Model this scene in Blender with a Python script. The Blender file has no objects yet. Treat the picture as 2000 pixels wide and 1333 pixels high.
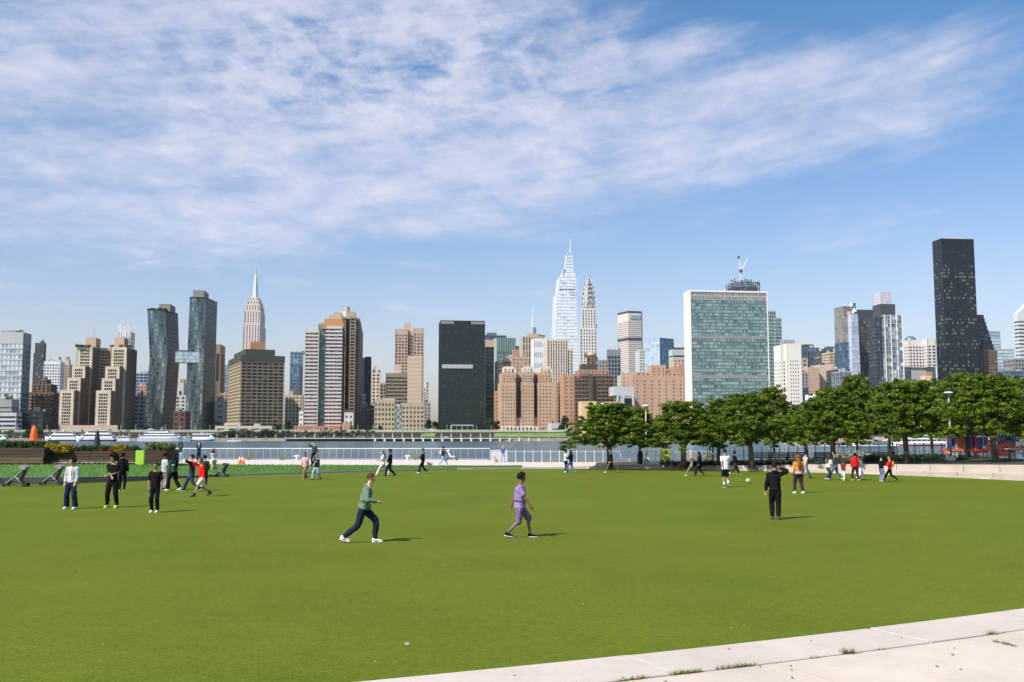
import bpy, bmesh, math, random
from math import sin, cos, pi, radians as R, atan, sqrt
from mathutils import Vector as V, Matrix
random.seed(11)
C = bpy.context.scene.collection
sc = bpy.context.scene

# ------------------------------------------------------------ camera, light, sky
F = 1944.0                       # focal length in photo pixels (35 mm on a full frame)
TH = atan(183.5 / F)             # upward tilt
HC = 2.45                        # eye height above the turf
cd = bpy.data.cameras.new('camera'); cam = bpy.data.objects.new('camera', cd); C.objects.link(cam)
cd.lens = 35; cd.sensor_width = 36; cd.clip_end = 60000; cd.clip_start = 0.1
cam.location = (0, 0, HC); cam.rotation_euler = (pi/2 + TH, 0, 0); sc.camera = cam
sc.view_settings.view_transform = 'Standard'; sc.view_settings.look = 'None'
sc.view_settings.exposure = 0.38; sc.view_settings.gamma = 1.0
sc.view_settings.use_curve_mapping = False
SUN_EL = R(47); SUN_DIR = V((-0.74, -0.67, 0)).normalized()     # towards the sun, on the ground
sd = bpy.data.lights.new('sun', 'SUN'); sd.energy = 5.0; sd.angle = R(0.5); sd.color = (1, .94, .85)
sun = bpy.data.objects.new('sun', sd); C.objects.link(sun); sun.location = (0, 0, 60)
sv = V((SUN_DIR.x*cos(SUN_EL), SUN_DIR.y*cos(SUN_EL), sin(SUN_EL)))
sun.rotation_euler = (-sv).to_track_quat('-Z', 'Y').to_euler()
sc.cycles.max_bounces = 6; sc.cycles.volume_bounces = 0
try:
    sc.cycles.use_denoising = True
except Exception: pass

def build_world():
    w = bpy.data.worlds.new('World'); sc.world = w; w.use_nodes = True
    nt = w.node_tree; N = nt.nodes; L = nt.links; N.clear()
    def val(s, x):
        if isinstance(x, (int, float)): s.default_value = x
        else: L.new(x, s)
    def m(op, a, b=0.0, c=None, clamp=False):
        n = N.new('ShaderNodeMath'); n.operation = op; n.use_clamp = clamp
        val(n.inputs[0], a); val(n.inputs[1], b)
        if c is not None: val(n.inputs[2], c)
        return n.outputs[0]
    sky = N.new('ShaderNodeTexSky'); sky.sky_type = 'NISHITA'; sky.sun_disc = False
    sky.sun_elevation = SUN_EL; sky.sun_rotation = math.atan2(SUN_DIR.x, SUN_DIR.y)
    sky.air_density = 1.0; sky.dust_density = 1.5; sky.ozone_density = 1.6
    tc = N.new('ShaderNodeTexCoord'); sx = N.new('ShaderNodeSeparateXYZ'); L.new(tc.outputs['Generated'], sx.inputs[0])
    x, y, z = sx.outputs
    az = m('ARCTAN2', x, y); el = m('ARCSINE', z)
    def noise(vec, scale, detail, rough=.55, dist=0.0, ty='FBM'):
        n = N.new('ShaderNodeTexNoise'); n.inputs['Scale'].default_value = scale
        n.inputs['Detail'].default_value = detail; n.inputs['Roughness'].default_value = rough
        n.inputs['Distortion'].default_value = dist; L.new(vec, n.inputs['Vector']); return n.outputs['Fac']
    # a flat layer of cloud overhead seen in perspective
    zz = m('ADD', m('MAXIMUM', z, 0.0), 0.10)
    cx = N.new('ShaderNodeCombineXYZ'); val(cx.inputs[0], m('DIVIDE', x, zz)); val(cx.inputs[1], m('MULTIPLY', m('DIVIDE', y, zz), .75)); val(cx.inputs[2], 3.1)
    P = cx.outputs[0]
    def blob(a0, e0, ra, re, wt, tilt=0.0):
        da = m('SUBTRACT', az, a0); de = m('SUBTRACT', el, e0)
        p = m('ADD', m('MULTIPLY', da, cos(tilt)/ra), m('MULTIPLY', de, sin(tilt)/ra))
        q = m('ADD', m('MULTIPLY', da, -sin(tilt)/re), m('MULTIPLY', de, cos(tilt)/re))
        return m('MULTIPLY', m('EXPONENT', m('MULTIPLY', m('ADD', m('MULTIPLY', p, p), m('MULTIPLY', q, q)), -1.0)), wt)
    blobs = [(-.30, .37, .42, .13, 1.25, .0), (-.50, .25, .50, .075, .95, .05), (-.08, .27, .24, .045, .62, .18), (-.42,.185,.30,.04,.62,.08), (-.02,.215,.16,.03,.34,.12),
             (.28, .325, .24, .055, 1.05, -.06), (.10, .33, .14, .07, .75, .0), (-.15, .60, .45, .20, .9, 0), (.36,.30,.12,.03,.4,-.1),
             (-.50, .425, .085, .05, -1.3, .25), (.175, .405, .15, .04, -.55, .12), (.42, .46, .20, .06, -.6, 0), (-.13,.29,.10,.018,-.30,.1), (-.27,.24,.12,.014,-.35,.08)]
    s = None
    for b in blobs:
        o = blob(*b); s = o if s is None else m('ADD', s, o)
    away = m('MULTIPLY', m('SUBTRACT', m('ABSOLUTE', az), .75, clamp=True), 1.2, clamp=True)
    s = m('ADD', s, m('MULTIPLY', away, .55))
    n1 = noise(P, .9, 8, .62, .5); n2 = noise(P, 5.5, 7, .62, .25); n3 = noise(P, 17.0, 4, .6, .2)
    cs_ = N.new('ShaderNodeCombineXYZ'); val(cs_.inputs[0], m('ADD', m('MULTIPLY', az, 2.2), m('MULTIPLY', el, .8))); val(cs_.inputs[1], m('ADD', m('MULTIPLY', el, 15.0), m('MULTIPLY', az, -2.4))); val(cs_.inputs[2], 7.7)
    n4 = noise(cs_.outputs[0], 1.6, 8, .62, .35)
    mott = m('MULTIPLY', blob(-.13, .36, .26, .07, 1.0, 0), m('SUBTRACT', n3, .5))
    d = m('ADD', m('SUBTRACT', m('MINIMUM', s, 1.15), .12), m('MULTIPLY', m('SUBTRACT', n1, .5), 1.7))
    d = m('ADD', d, m('MULTIPLY', m('SUBTRACT', n2, .5), 1.15))
    d = m('ADD', d, m('MULTIPLY', m('SUBTRACT', n4, .5), 2.3))
    d = m('ADD', d, m('MULTIPLY', mott, 3.2))
    mr = N.new('ShaderNodeMapRange'); mr.interpolation_type = 'SMOOTHSTEP'
    L.new(d, mr.inputs[0]); mr.inputs[1].default_value = -.02; mr.inputs[2].default_value = 1.7; mr.inputs[3].default_value = 0; mr.inputs[4].default_value = .74
    # thin wisps low over the city
    cl = N.new('ShaderNodeCombineXYZ'); val(cl.inputs[0], m('MULTIPLY', az, 5.0)); val(cl.inputs[1], m('MULTIPLY', el, 42.0))
    wis = m('MULTIPLY', m('SUBTRACT', noise(cl.outputs[0], 1.3, 6, .6), .56, clamp=True), 2.2)
    wis = m('MULTIPLY', wis, blob(0, .14, 1.2, .06, 1.0))
    alpha = m('MINIMUM', m('ADD', mr.outputs[0], wis), .9)
    alpha = m('MULTIPLY', alpha, m('GREATER_THAN', z, 0.0))
    # cloud brightness varies a little with thickness
    cc = N.new('ShaderNodeMix'); cc.data_type = 'RGBA'
    val(cc.inputs[0], m('ADD', m('ADD', m('MULTIPLY', m('SUBTRACT', n1, .5), 1.6), m('MULTIPLY', m('SUBTRACT', n2, .5), 2.4)), .5, clamp=True))
    cc.inputs[6].default_value = (5.1, 5.5, 7.0, 1); cc.inputs[7].default_value = (7.7, 7.4, 8.2, 1)
    # a slightly bluer, softer sky than the raw model
    tn = N.new('ShaderNodeMix'); tn.data_type = 'RGBA'; tn.blend_type = 'MULTIPLY'; tn.inputs[0].default_value = 1
    L.new(sky.outputs[0], tn.inputs[6])
    tg = N.new('ShaderNodeMapRange'); tg.interpolation_type = 'SMOOTHSTEP'; L.new(el, tg.inputs[0]); tg.inputs[1].default_value = .0; tg.inputs[2].default_value = .42
    tcm = N.new('ShaderNodeMix'); tcm.data_type = 'RGBA'; L.new(tg.outputs[0], tcm.inputs[0]); tcm.inputs[6].default_value = (1.52, 1.33, 1.36, 1); tcm.inputs[7].default_value = (.68, 1.08, 1.34, 1)
    L.new(tcm.outputs[2], tn.inputs[7])
    mx = N.new('ShaderNodeMix'); mx.data_type = 'RGBA'; L.new(alpha, mx.inputs[0]); L.new(tn.outputs[2], mx.inputs[6]); L.new(cc.outputs[2], mx.inputs[7])
    bg = N.new('ShaderNodeBackground'); bg.inputs[1].default_value = .092; L.new(mx.outputs[2], bg.inputs[0])
    out = N.new('ShaderNodeOutputWorld'); L.new(bg.outputs[0], out.inputs[0])
build_world()
HAZE = 2.6e-5
def build_haze():
    me = bpy.data.meshes.new('haze'); x0, x1, y0, y1, z0, z1 = -6000, 6000, -400, 9000, -5.2, 470
    me.from_pydata([(x0,y0,z0),(x1,y0,z0),(x1,y1,z0),(x0,y1,z0),(x0,y0,z1),(x1,y0,z1),(x1,y1,z1),(x0,y1,z1)], [], [(0,3,2,1),(4,5,6,7),(0,1,5,4),(1,2,6,5),(2,3,7,6),(3,0,4,7)])
    o = bpy.data.objects.new('haze', me); C.objects.link(o); o['kind'] = 'stuff'; o['label'] = 'thin pale summer haze hanging over river and city'; o['category'] = 'haze'
    m = bpy.data.materials.new('haze_air'); m.use_nodes = True; nt = m.node_tree; nt.nodes.clear()
    pv = nt.nodes.new('ShaderNodeVolumePrincipled'); pv.inputs['Density'].default_value = HAZE; pv.inputs['Color'].default_value = (.80,.88,1,1); pv.inputs['Anisotropy'].default_value = .2
    out = nt.nodes.new('ShaderNodeOutputMaterial'); nt.links.new(pv.outputs[0], out.inputs['Volume']); me.materials.append(m)
build_haze()

# ------------------------------------------------------------ measuring
cT, sT = cos(TH), sin(TH)
def ray(u, v):
    a = (u-1000)/F; b = (666.5-v)/F
    return V((a, cT - b*sT, sT + b*cT))
def at(u, v, Y):
    r = ray(u, v); t = Y/r.y; return V((r.x*t, Y, HC + r.z*t))
def gnd(u, v, z=0.0):
    r = ray(u, v); t = (z-HC)/r.z; return V((r.x*t, r.y*t, z))
def hit(P, e, u, z):
    a = (u-1000)/F
    return (a*(P.y*cT + (z-HC)*sT) - P.x)/(e.x - a*e.y*cT)

# ------------------------------------------------------------ materials
MATS = {}
def nodes(name):
    m = bpy.data.materials.new(name); m.use_nodes = True
    nt = m.node_tree; b = nt.nodes['Principled BSDF']; return m, nt, b
def M(name, col, rough=.8, noise=.12, scale=3.0, metal=0.0, bump=0.0, spec=.5, det=5, stretch=None, coat=0):
    if name in MATS: return MATS[name]
    m, nt, b = nodes(name); N, L = nt.nodes, nt.links
    b.inputs['Roughness'].default_value = rough; b.inputs['Metallic'].default_value = metal
    b.inputs['Specular IOR Level'].default_value = spec
    if coat: b.inputs['Coat Weight'].default_value = coat
    c = tuple(col) + (1,)
    if noise > 0:
        tc = N.new('ShaderNodeTexCoord'); mp = N.new('ShaderNodeMapping'); L.new(tc.outputs['Object'], mp.inputs[0])
        if stretch: mp.inputs['Scale'].default_value = stretch
        n = N.new('ShaderNodeTexNoise'); n.inputs['Scale'].default_value = scale; n.inputs['Detail'].default_value = det
        L.new(mp.outputs[0], n.inputs['Vector'])
        mr = N.new('ShaderNodeMapRange'); mr.inputs[1].default_value = .25; mr.inputs[2].default_value = .75
        mr.inputs[3].default_value = 1-noise; mr.inputs[4].default_value = 1+noise; L.new(n.outputs['Fac'], mr.inputs[0])
        mx = N.new('ShaderNodeMix'); mx.data_type = 'RGBA'; mx.blend_type = 'MULTIPLY'; mx.inputs[0].default_value = 1
        mx.inputs[6].default_value = c; L.new(mr.outputs[0], mx.inputs[7]); L.new(mx.outputs[2], b.inputs['Base Color'])
        if bump:
            bp = N.new('ShaderNodeBump'); bp.inputs['Strength'].default_value = bump; bp.inputs['Distance'].default_value = .03
            L.new(n.outputs['Fac'], bp.inputs['Height']); L.new(bp.outputs[0], b.inputs['Normal'])
    else:
        b.inputs['Base Color'].default_value = c
    MATS[name] = m; return m
def G(name, dark, light, share=.25, rough=.12, metal=0.0, mid=None):
    """window glass: the face attribute 'tint' picks dark pane, mid pane or pale pane (blind, painted reflection, lit window)"""
    if name in MATS: return MATS[name]
    m, nt, b = nodes(name); N, L = nt.nodes, nt.links
    at_ = N.new('ShaderNodeAttribute'); at_.attribute_name = 'tint'
    r = N.new('ShaderNodeValToRGB'); L.new(at_.outputs['Fac'], r.inputs[0])
    e = r.color_ramp.elements; r.color_ramp.interpolation = 'LINEAR'
    e[0].position = 0; e[0].color = tuple(dark)+(1,)
    e[1].position = 1; e[1].color = tuple(light)+(1,)
    k = r.color_ramp.elements.new(max(.02, 1-share)); k.color = tuple(mid or [d*1.6+.004 for d in dark])+(1,)
    L.new(r.outputs[0], b.inputs['Base Color'])
    b.inputs['Roughness'].default_value = rough; b.inputs['Metallic'].default_value = metal
    MATS[name] = m; return m

# ------------------------------------------------------------ meshes
class MB:
    def __init__(s): s.v = []; s.f = []; s.mi = []; s.t = []; s.mats = []; s.smooth = False; s.cuts = []
    def m(s, mat):
        if mat not in s.mats: s.mats.append(mat)
        return s.mats.index(mat)
    def face(s, pts, mat, tint=0.0):
        n = len(s.v); s.v.extend(tuple(p) for p in pts); s.f.append(tuple(range(n, n+len(pts)))); s.mi.append(s.m(mat)); s.t.append(tint)
    def add(s, vs, fs, mat, tint=0.0):
        s.cuts.append((len(s.v), len(s.f))); n = len(s.v); s.v.extend(tuple(p) for p in vs); k = s.m(mat)
        for f in fs: s.f.append(tuple(i+n for i in f)); s.mi.append(k); s.t.append(tint)
    def box(s, c, d, mat, rz=0.0, tint=0.0, mtx=None):
        x, y, z = d[0]/2, d[1]/2, d[2]/2; ca, sa = cos(rz), sin(rz)
        vs = []
        for q in ((-x,-y,-z),(x,-y,-z),(x,y,-z),(-x,y,-z),(-x,-y,z),(x,-y,z),(x,y,z),(-x,y,z)):
            if mtx is not None:
                p = mtx @ V(q); vs.append((c[0]+p.x, c[1]+p.y, c[2]+p.z))
            else: vs.append((c[0]+q[0]*ca-q[1]*sa, c[1]+q[0]*sa+q[1]*ca, c[2]+q[2]))
        s.add(vs, [(0,3,2,1),(4,5,6,7),(0,1,5,4),(1,2,6,5),(2,3,7,6),(3,0,4,7)], mat, tint)
    def bar(s, a, b, w, h, mat, tint=0.0):
        a, b = V(a), V(b); d = b-a; q = d.to_track_quat('X', 'Z').to_matrix()
        s.box((a+b)/2, (d.length, w, h), mat, mtx=q, tint=tint)
    def prism(s, poly, z0, z1, mat, top=None, cap=True):
        n = len(poly); b = [(p[0], p[1], z0) for p in poly]; t = [(p[0], p[1], z1) for p in poly]
        s.add(b+t, [(i, (i+1) % n, (i+1) % n+n, i+n) for i in range(n)], mat)
        if cap: s.add(t, [tuple(range(n))], top or mat)
    def loft(s, rings, mat, cap=True, closed=True):
        n = len(rings[0]); vs = [p for r in rings for p in r]; fs = []
        for k in range(len(rings)-1):
            for i in range(n if closed else n-1):
                j = (i+1) % n; fs.append((k*n+i, k*n+j, (k+1)*n+j, (k+1)*n+i))
        if cap:
            fs.append(tuple(range(n-1, -1, -1))); fs.append(tuple(range((len(rings)-1)*n, len(rings)*n)))
        s.add(vs, fs, mat)
    def tube(s, pts, rad, mat, seg=8, cap=True, flat=1.0, up=None, rnd=False):
        """round tube through pts; rad: number, list, or list of (side, depth)"""
        pts = [V(p) for p in pts]; n = len(pts)
        if not isinstance(rad, (list, tuple)): rad = [rad]*n
        rings = []; prev = None
        for i, p in enumerate(pts):
            t = (pts[min(i+1, n-1)] - pts[max(i-1, 0)])
            if t.length < 1e-9: t = V((0, 0, 1))
            t.normalize()
            if prev is None:
                a = V(up) if up is not None else (V((1, 0, 0)) if abs(t.x) < .8 else V((0, 1, 0)))
            else: a = prev
            a = (a - t*a.dot(t))
            if a.length < 1e-6: a = V((0, 1, 0)) - t*t.y
            a.normalize(); prev = a; b = t.cross(a)
            r = rad[i]; ra, rb = r if isinstance(r, (list, tuple)) else (r, r*flat)
            rings.append([p + a*(ra*cos(2*pi*k/seg)) + b*(rb*sin(2*pi*k/seg)) for k in range(seg)])
        if rnd:      # rounded ends
            for end in (0, -1):
                c = pts[end]; o = pts[1 if end == 0 else -2]; d = (c-o).normalized(); rg = rings[end]
                rr = (rg[0]-c).length
                new = [[c + (q-c)*.72 + d*rr*.6 for q in rg], [c + (q-c)*.25 + d*rr*.92 for q in rg]]
                if end == 0: rings = [new[1], new[0]] + rings
                else: rings = rings + new
        s.loft(rings, mat, cap)
    def ball(s, c, r, mat, seg=12, rg=8, mtx=None, jit=0.0):
        c = V(c); r = r if isinstance(r, (list, tuple)) else (r, r, r); vs = [(0, 0, 1)]; fs = []
        for i in range(1, rg):
            for k in range(seg):
                a, b = pi*i/rg, 2*pi*k/seg; vs.append((sin(a)*cos(b), sin(a)*sin(b), cos(a)))
        vs.append((0, 0, -1)); o = []
        for q in vs:
            j = 1 + (random.random()-.5)*2*jit
            p = V((q[0]*r[0]*j, q[1]*r[1]*j, q[2]*r[2]*j)); p = (mtx @ p) if mtx is not None else p; o.append(c+p)
        for k in range(seg): fs.append((0, 1+k, 1+(k+1) % seg))
        for i in range(rg-2):
            for k in range(seg):
                a = 1+i*seg+k; b = 1+i*seg+(k+1) % seg; fs.append((a, a+seg, b+seg, b))
        l = len(vs)-1
        for k in range(seg): fs.append((l, l-seg+(k+1) % seg, l-seg+k))
        s.add(o, fs, mat)
    def mesh(s, name, off=(0, 0, 0)):
        me = bpy.data.meshes.new(name); ox, oy, oz = off
        me.from_pydata([(a-ox, b-oy, c-oz) for a, b, c in s.v], [], s.f)
        for mt in s.mats: me.materials.append(mt)
        me.polygons.foreach_set('material_index', s.mi)
        if any(s.t):
            a = me.attributes.new('tint', 'FLOAT', 'FACE'); a.data.foreach_set('value', s.t)
        if s.smooth: me.polygons.foreach_set('use_smooth', [True]*len(me.polygons))
        me.update(); return me
    def build(s, name, parent=None, kind=None, label=None, smooth=None):
        if smooth is not None: s.smooth = smooth
        off = parent.matrix_world.translation if parent is not None else (0, 0, 0)
        if parent is not None: off = world_loc(parent)
        me = s.mesh(name, off); o = bpy.data.objects.new(name, me); C.objects.link(o)
        if parent is not None: o.parent = parent
        if kind: o['kind'] = kind
        if label: o['label'] = label
        return o
def split_build(mb, name, parent):
    """each piece added to mb becomes an object of its own"""
    cuts = mb.cuts + [(len(mb.v), len(mb.f))]; out = []
    for (v0, f0), (v1, f1) in zip(cuts, cuts[1:]):
        q = MB(); q.v = mb.v[v0:v1]; q.f = [tuple(i-v0 for i in f) for f in mb.f[f0:f1]]; q.mi = [0]*(f1-f0); q.t = mb.t[f0:f1]; q.mats = [mb.mats[mb.mi[f0]]]; q.smooth = mb.smooth
        out.append(q.build(name, parent))
    return out
def world_loc(o):
    p = V((0, 0, 0))
    while o is not None: p += o.location; o = o.parent
    return p
def tag(o, label, cat, group=None, kind=None):
    o['label'] = label; o['category'] = cat
    if group: o['group'] = group
    if kind: o['kind'] = kind
    return o
def thing(name, label, cat, loc=(0, 0, 0), group=None, rz=0.0):
    o = bpy.data.objects.new(name, None); C.objects.link(o); o.location = loc; o.rotation_euler = (0, 0, rz)
    o.empty_display_size = .5
    return tag(o, label, cat, group)
def struct(name, mb, **k): return mb.build(name, None, 'structure', **k)
def copy_tree(o, parent=None, label=None, loc=None, rz=None):
    c = o.copy(); C.objects.link(c); c.parent = parent
    if label: c['label'] = label
    if loc is not None: c.location = loc
    if rz is not None: c.rotation_euler.z = rz
    for ch in list(o.children): copy_tree(ch, c)
    return c

# ------------------------------------------------------------ facades
def quad_facade(wall, glass, p00, p10, p11, p01, nr, nc, wm, gm, pf=.3, sf=.35, inset=.4, top=0.0, bot=0.0, edge=None, bandfront=False, trim=True, tintf=None, pfm=None):
    """p00 bottom-left, p10 bottom-right, p11 top-right, p01 top-left seen from outside.
    recessed panes between piers and spandrels that stand proud"""
    p00, p10, p11, p01 = map(V, (p00, p10, p11, p01))
    n = (p10-p00).cross(p01-p00)
    n.normalize()
    W = (p10-p00).length; Hh = (p01-p00).length
    def q(s, t, o=0.0):
        a = p00.lerp(p10, s); b = p01.lerp(p11, s); r = a.lerp(b, t); return r - n*o
    t0, t1 = bot/Hh, 1-top/Hh; es = (edge if edge is not None else min(.3, W*.04))/W
    ts = min(.2, inset/W)
    S0, S1 = es, 1-es
    cw = (S1-S0)/nc; ch = (t1-t0)/nr
    hw = cw*pf/2; hs = ch*sf
    oa = .03 if (sf > 0 and pf > 0) else 0.0
    os_, op_ = (0, oa) if bandfront else (oa, 0)
    # panes
    for j in range(nr):
        za, zb = t0+ch*j+hs*.5, t0+ch*(j+1)+hs*.5 - hs
        if sf <= 0: za, zb = t0+ch*j, t0+ch*(j+1)
        for i in range(nc):
            a, b = S0+cw*i, S0+cw*(i+1)
            tn = tintf(i, j, nc, nr) if tintf else random.random()
            glass.face((q(a, za-(hs*.5 if sf > 0 else 0), inset), q(b, za-(hs*.5 if sf > 0 else 0), inset), q(b, zb+hs*.5, inset), q(a, zb+hs*.5, inset)), gm, max(.001, tn))
    def band(a, b, o):
        if b <= a: return
        wall.face((q(0, a, o), q(1, a, o), q(1, b, o), q(0, b, o)), wm)
        wall.face((q(ts, b, o), q(1-ts, b, o), q(1-ts, b, inset), q(ts, b, inset)), wm)
        wall.face((q(ts, a, inset), q(1-ts, a, inset), q(1-ts, a, o), q(ts, a, o)), wm)
    def pier(a, b, o, mm=None):
        mm = mm or wm
        wall.face((q(a, 0, o), q(b, 0, o), q(b, 1, o), q(a, 1, o)), mm)
        wall.face((q(a, 0, inset), q(a, 0, o), q(a, 1, o), q(a, 1, inset)), mm)
        wall.face((q(b, 0, o), q(b, 0, inset), q(b, 1, inset), q(b, 1, o)), mm)
    if sf > 0:
        band(0, t0+hs*.5, os_)
        for j in range(1, nr): band(t0+ch*j-hs*.5, t0+ch*j+hs*.5, os_)
        band(t1-hs*.5, 1, os_)
    else:
        if bot > 0: band(0, t0, oa+.03)
        band(t1-.004, 1, .0)
    pier(0, S0+hw, op_ if sf > 0 or pf > 0 else 0); pier(S1-hw, 1, op_)
    if pf > 0:
        for i in range(1, nc): pier(S0+cw*i-hw, S0+cw*i+hw, op_, pfm)

SPLIT = set('roof_plant roof_bulkhead column fin finial arch_window lamp_mast pile pile_cap deck_span scaffold_deck scaffold_pole roof_rib roof_turret roof_step base entrance_canopy eagle_pier louvre steel_column steel_beam torn_crown pilaster penthouse brace crown_window louvre_strip roof_screen marble_wall rail louvre_band railing spire antenna hoist_arm water_tank stone_base roof_tree crown_band water_mast fin_wall'.split())
GR = R(7.3); ZM = 1.2      # street grid angle, street level across the river
class Tower:
    """one building: an Empty with a wall part, a windows part and whatever else is asked for"""
    def __init__(s, name, label, cat='building', group=None):
        s.name, s.label, s.cat, s.group = name, label, cat, group; s.parts = {}; s.loc = None; s.kinds = {}; s.sm = set()
    def mb(s, part, kind=None):
        if part not in s.parts: s.parts[part] = MB()
        if kind: s.kinds[part] = kind
        return s.parts[part]
    def frame(s, u0, u1, vt, Y, side=None, D=None, vb=None, rot=GR, z0=None):
        ex = V((cos(rot), sin(rot), 0)); ey = V((-sin(rot), cos(rot), 0))
        L = at(u0, vt, Y); zt = L.z; W = hit(L, ex, u1, zt)
        if side is not None:
            D = hit(L + ex*W, ey, side, zt) if side > u1 else hit(L, ey, side, zt)
            D = max(6, min(140, D))
        if D is None: D = 22
        if z0 is None: z0 = at(u0, vb, Y).z if vb is not None else ZM
        O = V((L.x, L.y, z0))
        if s.loc is None: s.loc = V(O + ex*W/2 + ey*D/2)
        return O, ex, ey, W, D, z0, zt
    def block(s, u0, u1, vt, Y, st, side=None, D=None, vb=None, rot=GR, z0=None, st2=None, zpar=0.0):
        O, ex, ey, W, D, z0, zt = s.frame(u0, u1, vt, Y, side, D, vb, rot, z0)
        s.raw(O, ex, ey, W, D, z0, zt, st, st2, zpar); return O, ex, ey, W, D, z0, zt
    def raw(s, O, ex, ey, W, D, z0, zt, st, st2=None, zpar=0.0):
        wall = s.mb('wall'); glass = s.mb('windows', 'stuff')
        A = V((O.x, O.y, z0)); B = A+ex*W; Cc = B+ey*D; E = A+ey*D
        up = V((0, 0, zt-z0))
        faces = [(A, B, st), (B, Cc, st2 or st), (E, A, st2 or st)]
        for p, q, t in faces:
            w = (q-p).length
            if t.get('blank'):
                wall.face((p, q, q+up, p+up), t['wall']); continue
            fh, bw = t.get('fh', 3.3), t.get('bw', 3.5)
            nr = t.get('nr') or max(1, round((zt-z0)/fh)); nc = max(1, round(w/bw))
            if t.get('nc') and (q-p).dot(ex) > .5*w: nc = t['nc']
            quad_facade(wall, glass, p, q, q+up, p+up, nr, nc, t['wall'], t['glass'], t.get('pf', .3), t.get('sf', .4),
                        t.get('inset', .45), t.get('top', 1.2), t.get('bot', 0), t.get('edge'), t.get('bandfront', False), tintf=t.get('tint'), pfm=t.get('pfm'))
        wall.face((Cc, E, E+up, Cc+up), st['wall'])
        rm = st.get('roof', M('roof_gravel', (.25, .24, .23)))
        i = .42; wall.face((A+up+(ex+ey)*i-V((0,0,.3)), B+up+(ey-ex)*i-V((0,0,.3)), Cc+up-(ex+ey)*i-V((0,0,.3)), E+up+(ex-ey)*i-V((0,0,.3))), rm)
        for a, b, c2, d in ((A, B, ey, ex), (B, Cc, -ex, ey), (Cc, E, -ey, -ex), (E, A, ex, -ey)):   # parapet top and inner face
            wall.face((a+up, b+up, b+up+(c2-d)*i, a+up+(c2+d)*i), st['wall'])
            wall.face((a+up+(c2+d)*i, b+up+(c2-d)*i, b+up+(c2-d)*i-V((0,0,.4)), a+up+(c2+d)*i-V((0,0,.4))), st['wall'])
    def solid(s, part, u0, u1, vt, Y, mat, side=None, D=None, vb=None, rot=GR, z0=None):
        O, ex, ey, W, D, z0, zt = s.frame(u0, u1, vt, Y, side, D, vb, rot, z0)
        A = V((O.x, O.y, 0)); B = A+ex*W
        s.mb(part).prism([A, B, B+ey*D, A+ey*D], z0, zt, mat); return O, ex, ey, W, D, z0, zt
    def done(s):
        loc = V((s.loc.x, s.loc.y, ZM)); r = thing(s.name, s.label, s.cat, loc, s.group)
        for k, mb in s.parts.items():
            if not mb.f: continue
            if k in SPLIT and k not in s.kinds and len(mb.cuts) <= 300: split_build(mb, k, r)
            else: mb.build(k, r, s.kinds.get(k), smooth=(k in s.sm))
        return r
# ------------------------------------------------------------ palette of the far city
def S(wall, glass, **k): d = dict(wall=wall, glass=glass); d.update(k); return d
gl_dark = G('glass_dark', (.012,.016,.018), (.16,.16,.14), .25, .18)
gl_grey = G('glass_grey', (.03,.038,.042), (.30,.29,.26), .30, .2)
gl_blue = G('glass_blue', (.05,.10,.15), (.24,.34,.42), .35, .08, .55)
gl_teal = G('glass_teal', (.05,.115,.115), (.20,.32,.30), .30, .10, .45)
gl_pale = G('glass_pale', (.30,.38,.42), (.68,.74,.76), .5, .12, .35)
gl_black= G('glass_black', (.005,.014,.013), (.03,.055,.05), .05, .10, .15)
gl_un   = G('glass_un', (.05,.09,.09), (.44,.54,.52), .50, .16, .2, mid=(.24,.335,.32))
gl_sil  = G('glass_silver', (.10,.13,.16), (.80,.80,.80), .45, .15, .35)
gl_trump= G('glass_bronze', (.006,.010,.012), (.16,.17,.12), .22, .12, .15, mid=(.022,.03,.03))
gl_cop  = G('glass_reflect', (.012,.03,.038), (.32,.38,.39), .38, .07, .6, mid=(.11,.17,.18))
gl_dcop = G('glass_shade', (.006,.009,.011), (.035,.045,.05), .30, .16, .05)  # near-black panes; on the leaning towers they carry the sides' shade
white = M('white_stone', (.68,.67,.65), .75, .06, .05)
offw = M('offwhite_panel', (.55,.54,.51), .75, .08, .08)
cream = M('cream_brick', (.52,.44,.34), .85, .10, .1)
tan = M('tan_brick', (.44,.33,.235), .85, .12, .1)
pinktan = M('pink_tan_brick', (.52,.37,.28), .85, .10, .1)
brick = M('red_brick', (.36,.19,.125), .85, .14, .1)
orbrick = M('orange_brick', (.43,.25,.155), .85, .12, .1)
brown = M('brown_brick', (.16,.105,.065), .85, .16, .1)
dkbrown = M('dark_brown_panel', (.07,.055,.042), .8, .16, .1)
olive = M('olive_concrete', (.235,.205,.14), .85, .12, .1)
water_brick = M('waterside_brick', (.345,.26,.19), .85, .12, .1)
grey = M('grey_concrete', (.30,.30,.29), .85, .1, .1)
ltgrey = M('light_grey_panel', (.46,.46,.46), .8, .07, .1)
dkgrey = M('dark_grey_metal', (.06,.065,.07), .55, .12, .1)
steel = M('pale_steel', (.50,.53,.56), .35, .06, .1, .5)
blackm = M('black_mullion', (.009,.018,.017), .45, .1, .1)
tealm = M('teal_mullion', (.16,.26,.245), .5, .1, .1)
bluem = M('blue_metal', (.12,.17,.22), .45, .1, .1, .3)
coppm = M('copper_grey', (.10,.12,.125), .5, .15, .1, .3)
gold = M('gilded_roof', (.42,.30,.12), .5, .1, .2, .4)
orange = M('orange_stucco', (.46,.235,.10), .85, .08, .2)
leafdark = M('roof_shrubs', (.035,.06,.02), .9, .4, .6)
rooftop = M('roof_gravel', (.25, .24, .23))
tank = M('tank_wood', (.14,.10,.07), .9, .2, .5)

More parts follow.
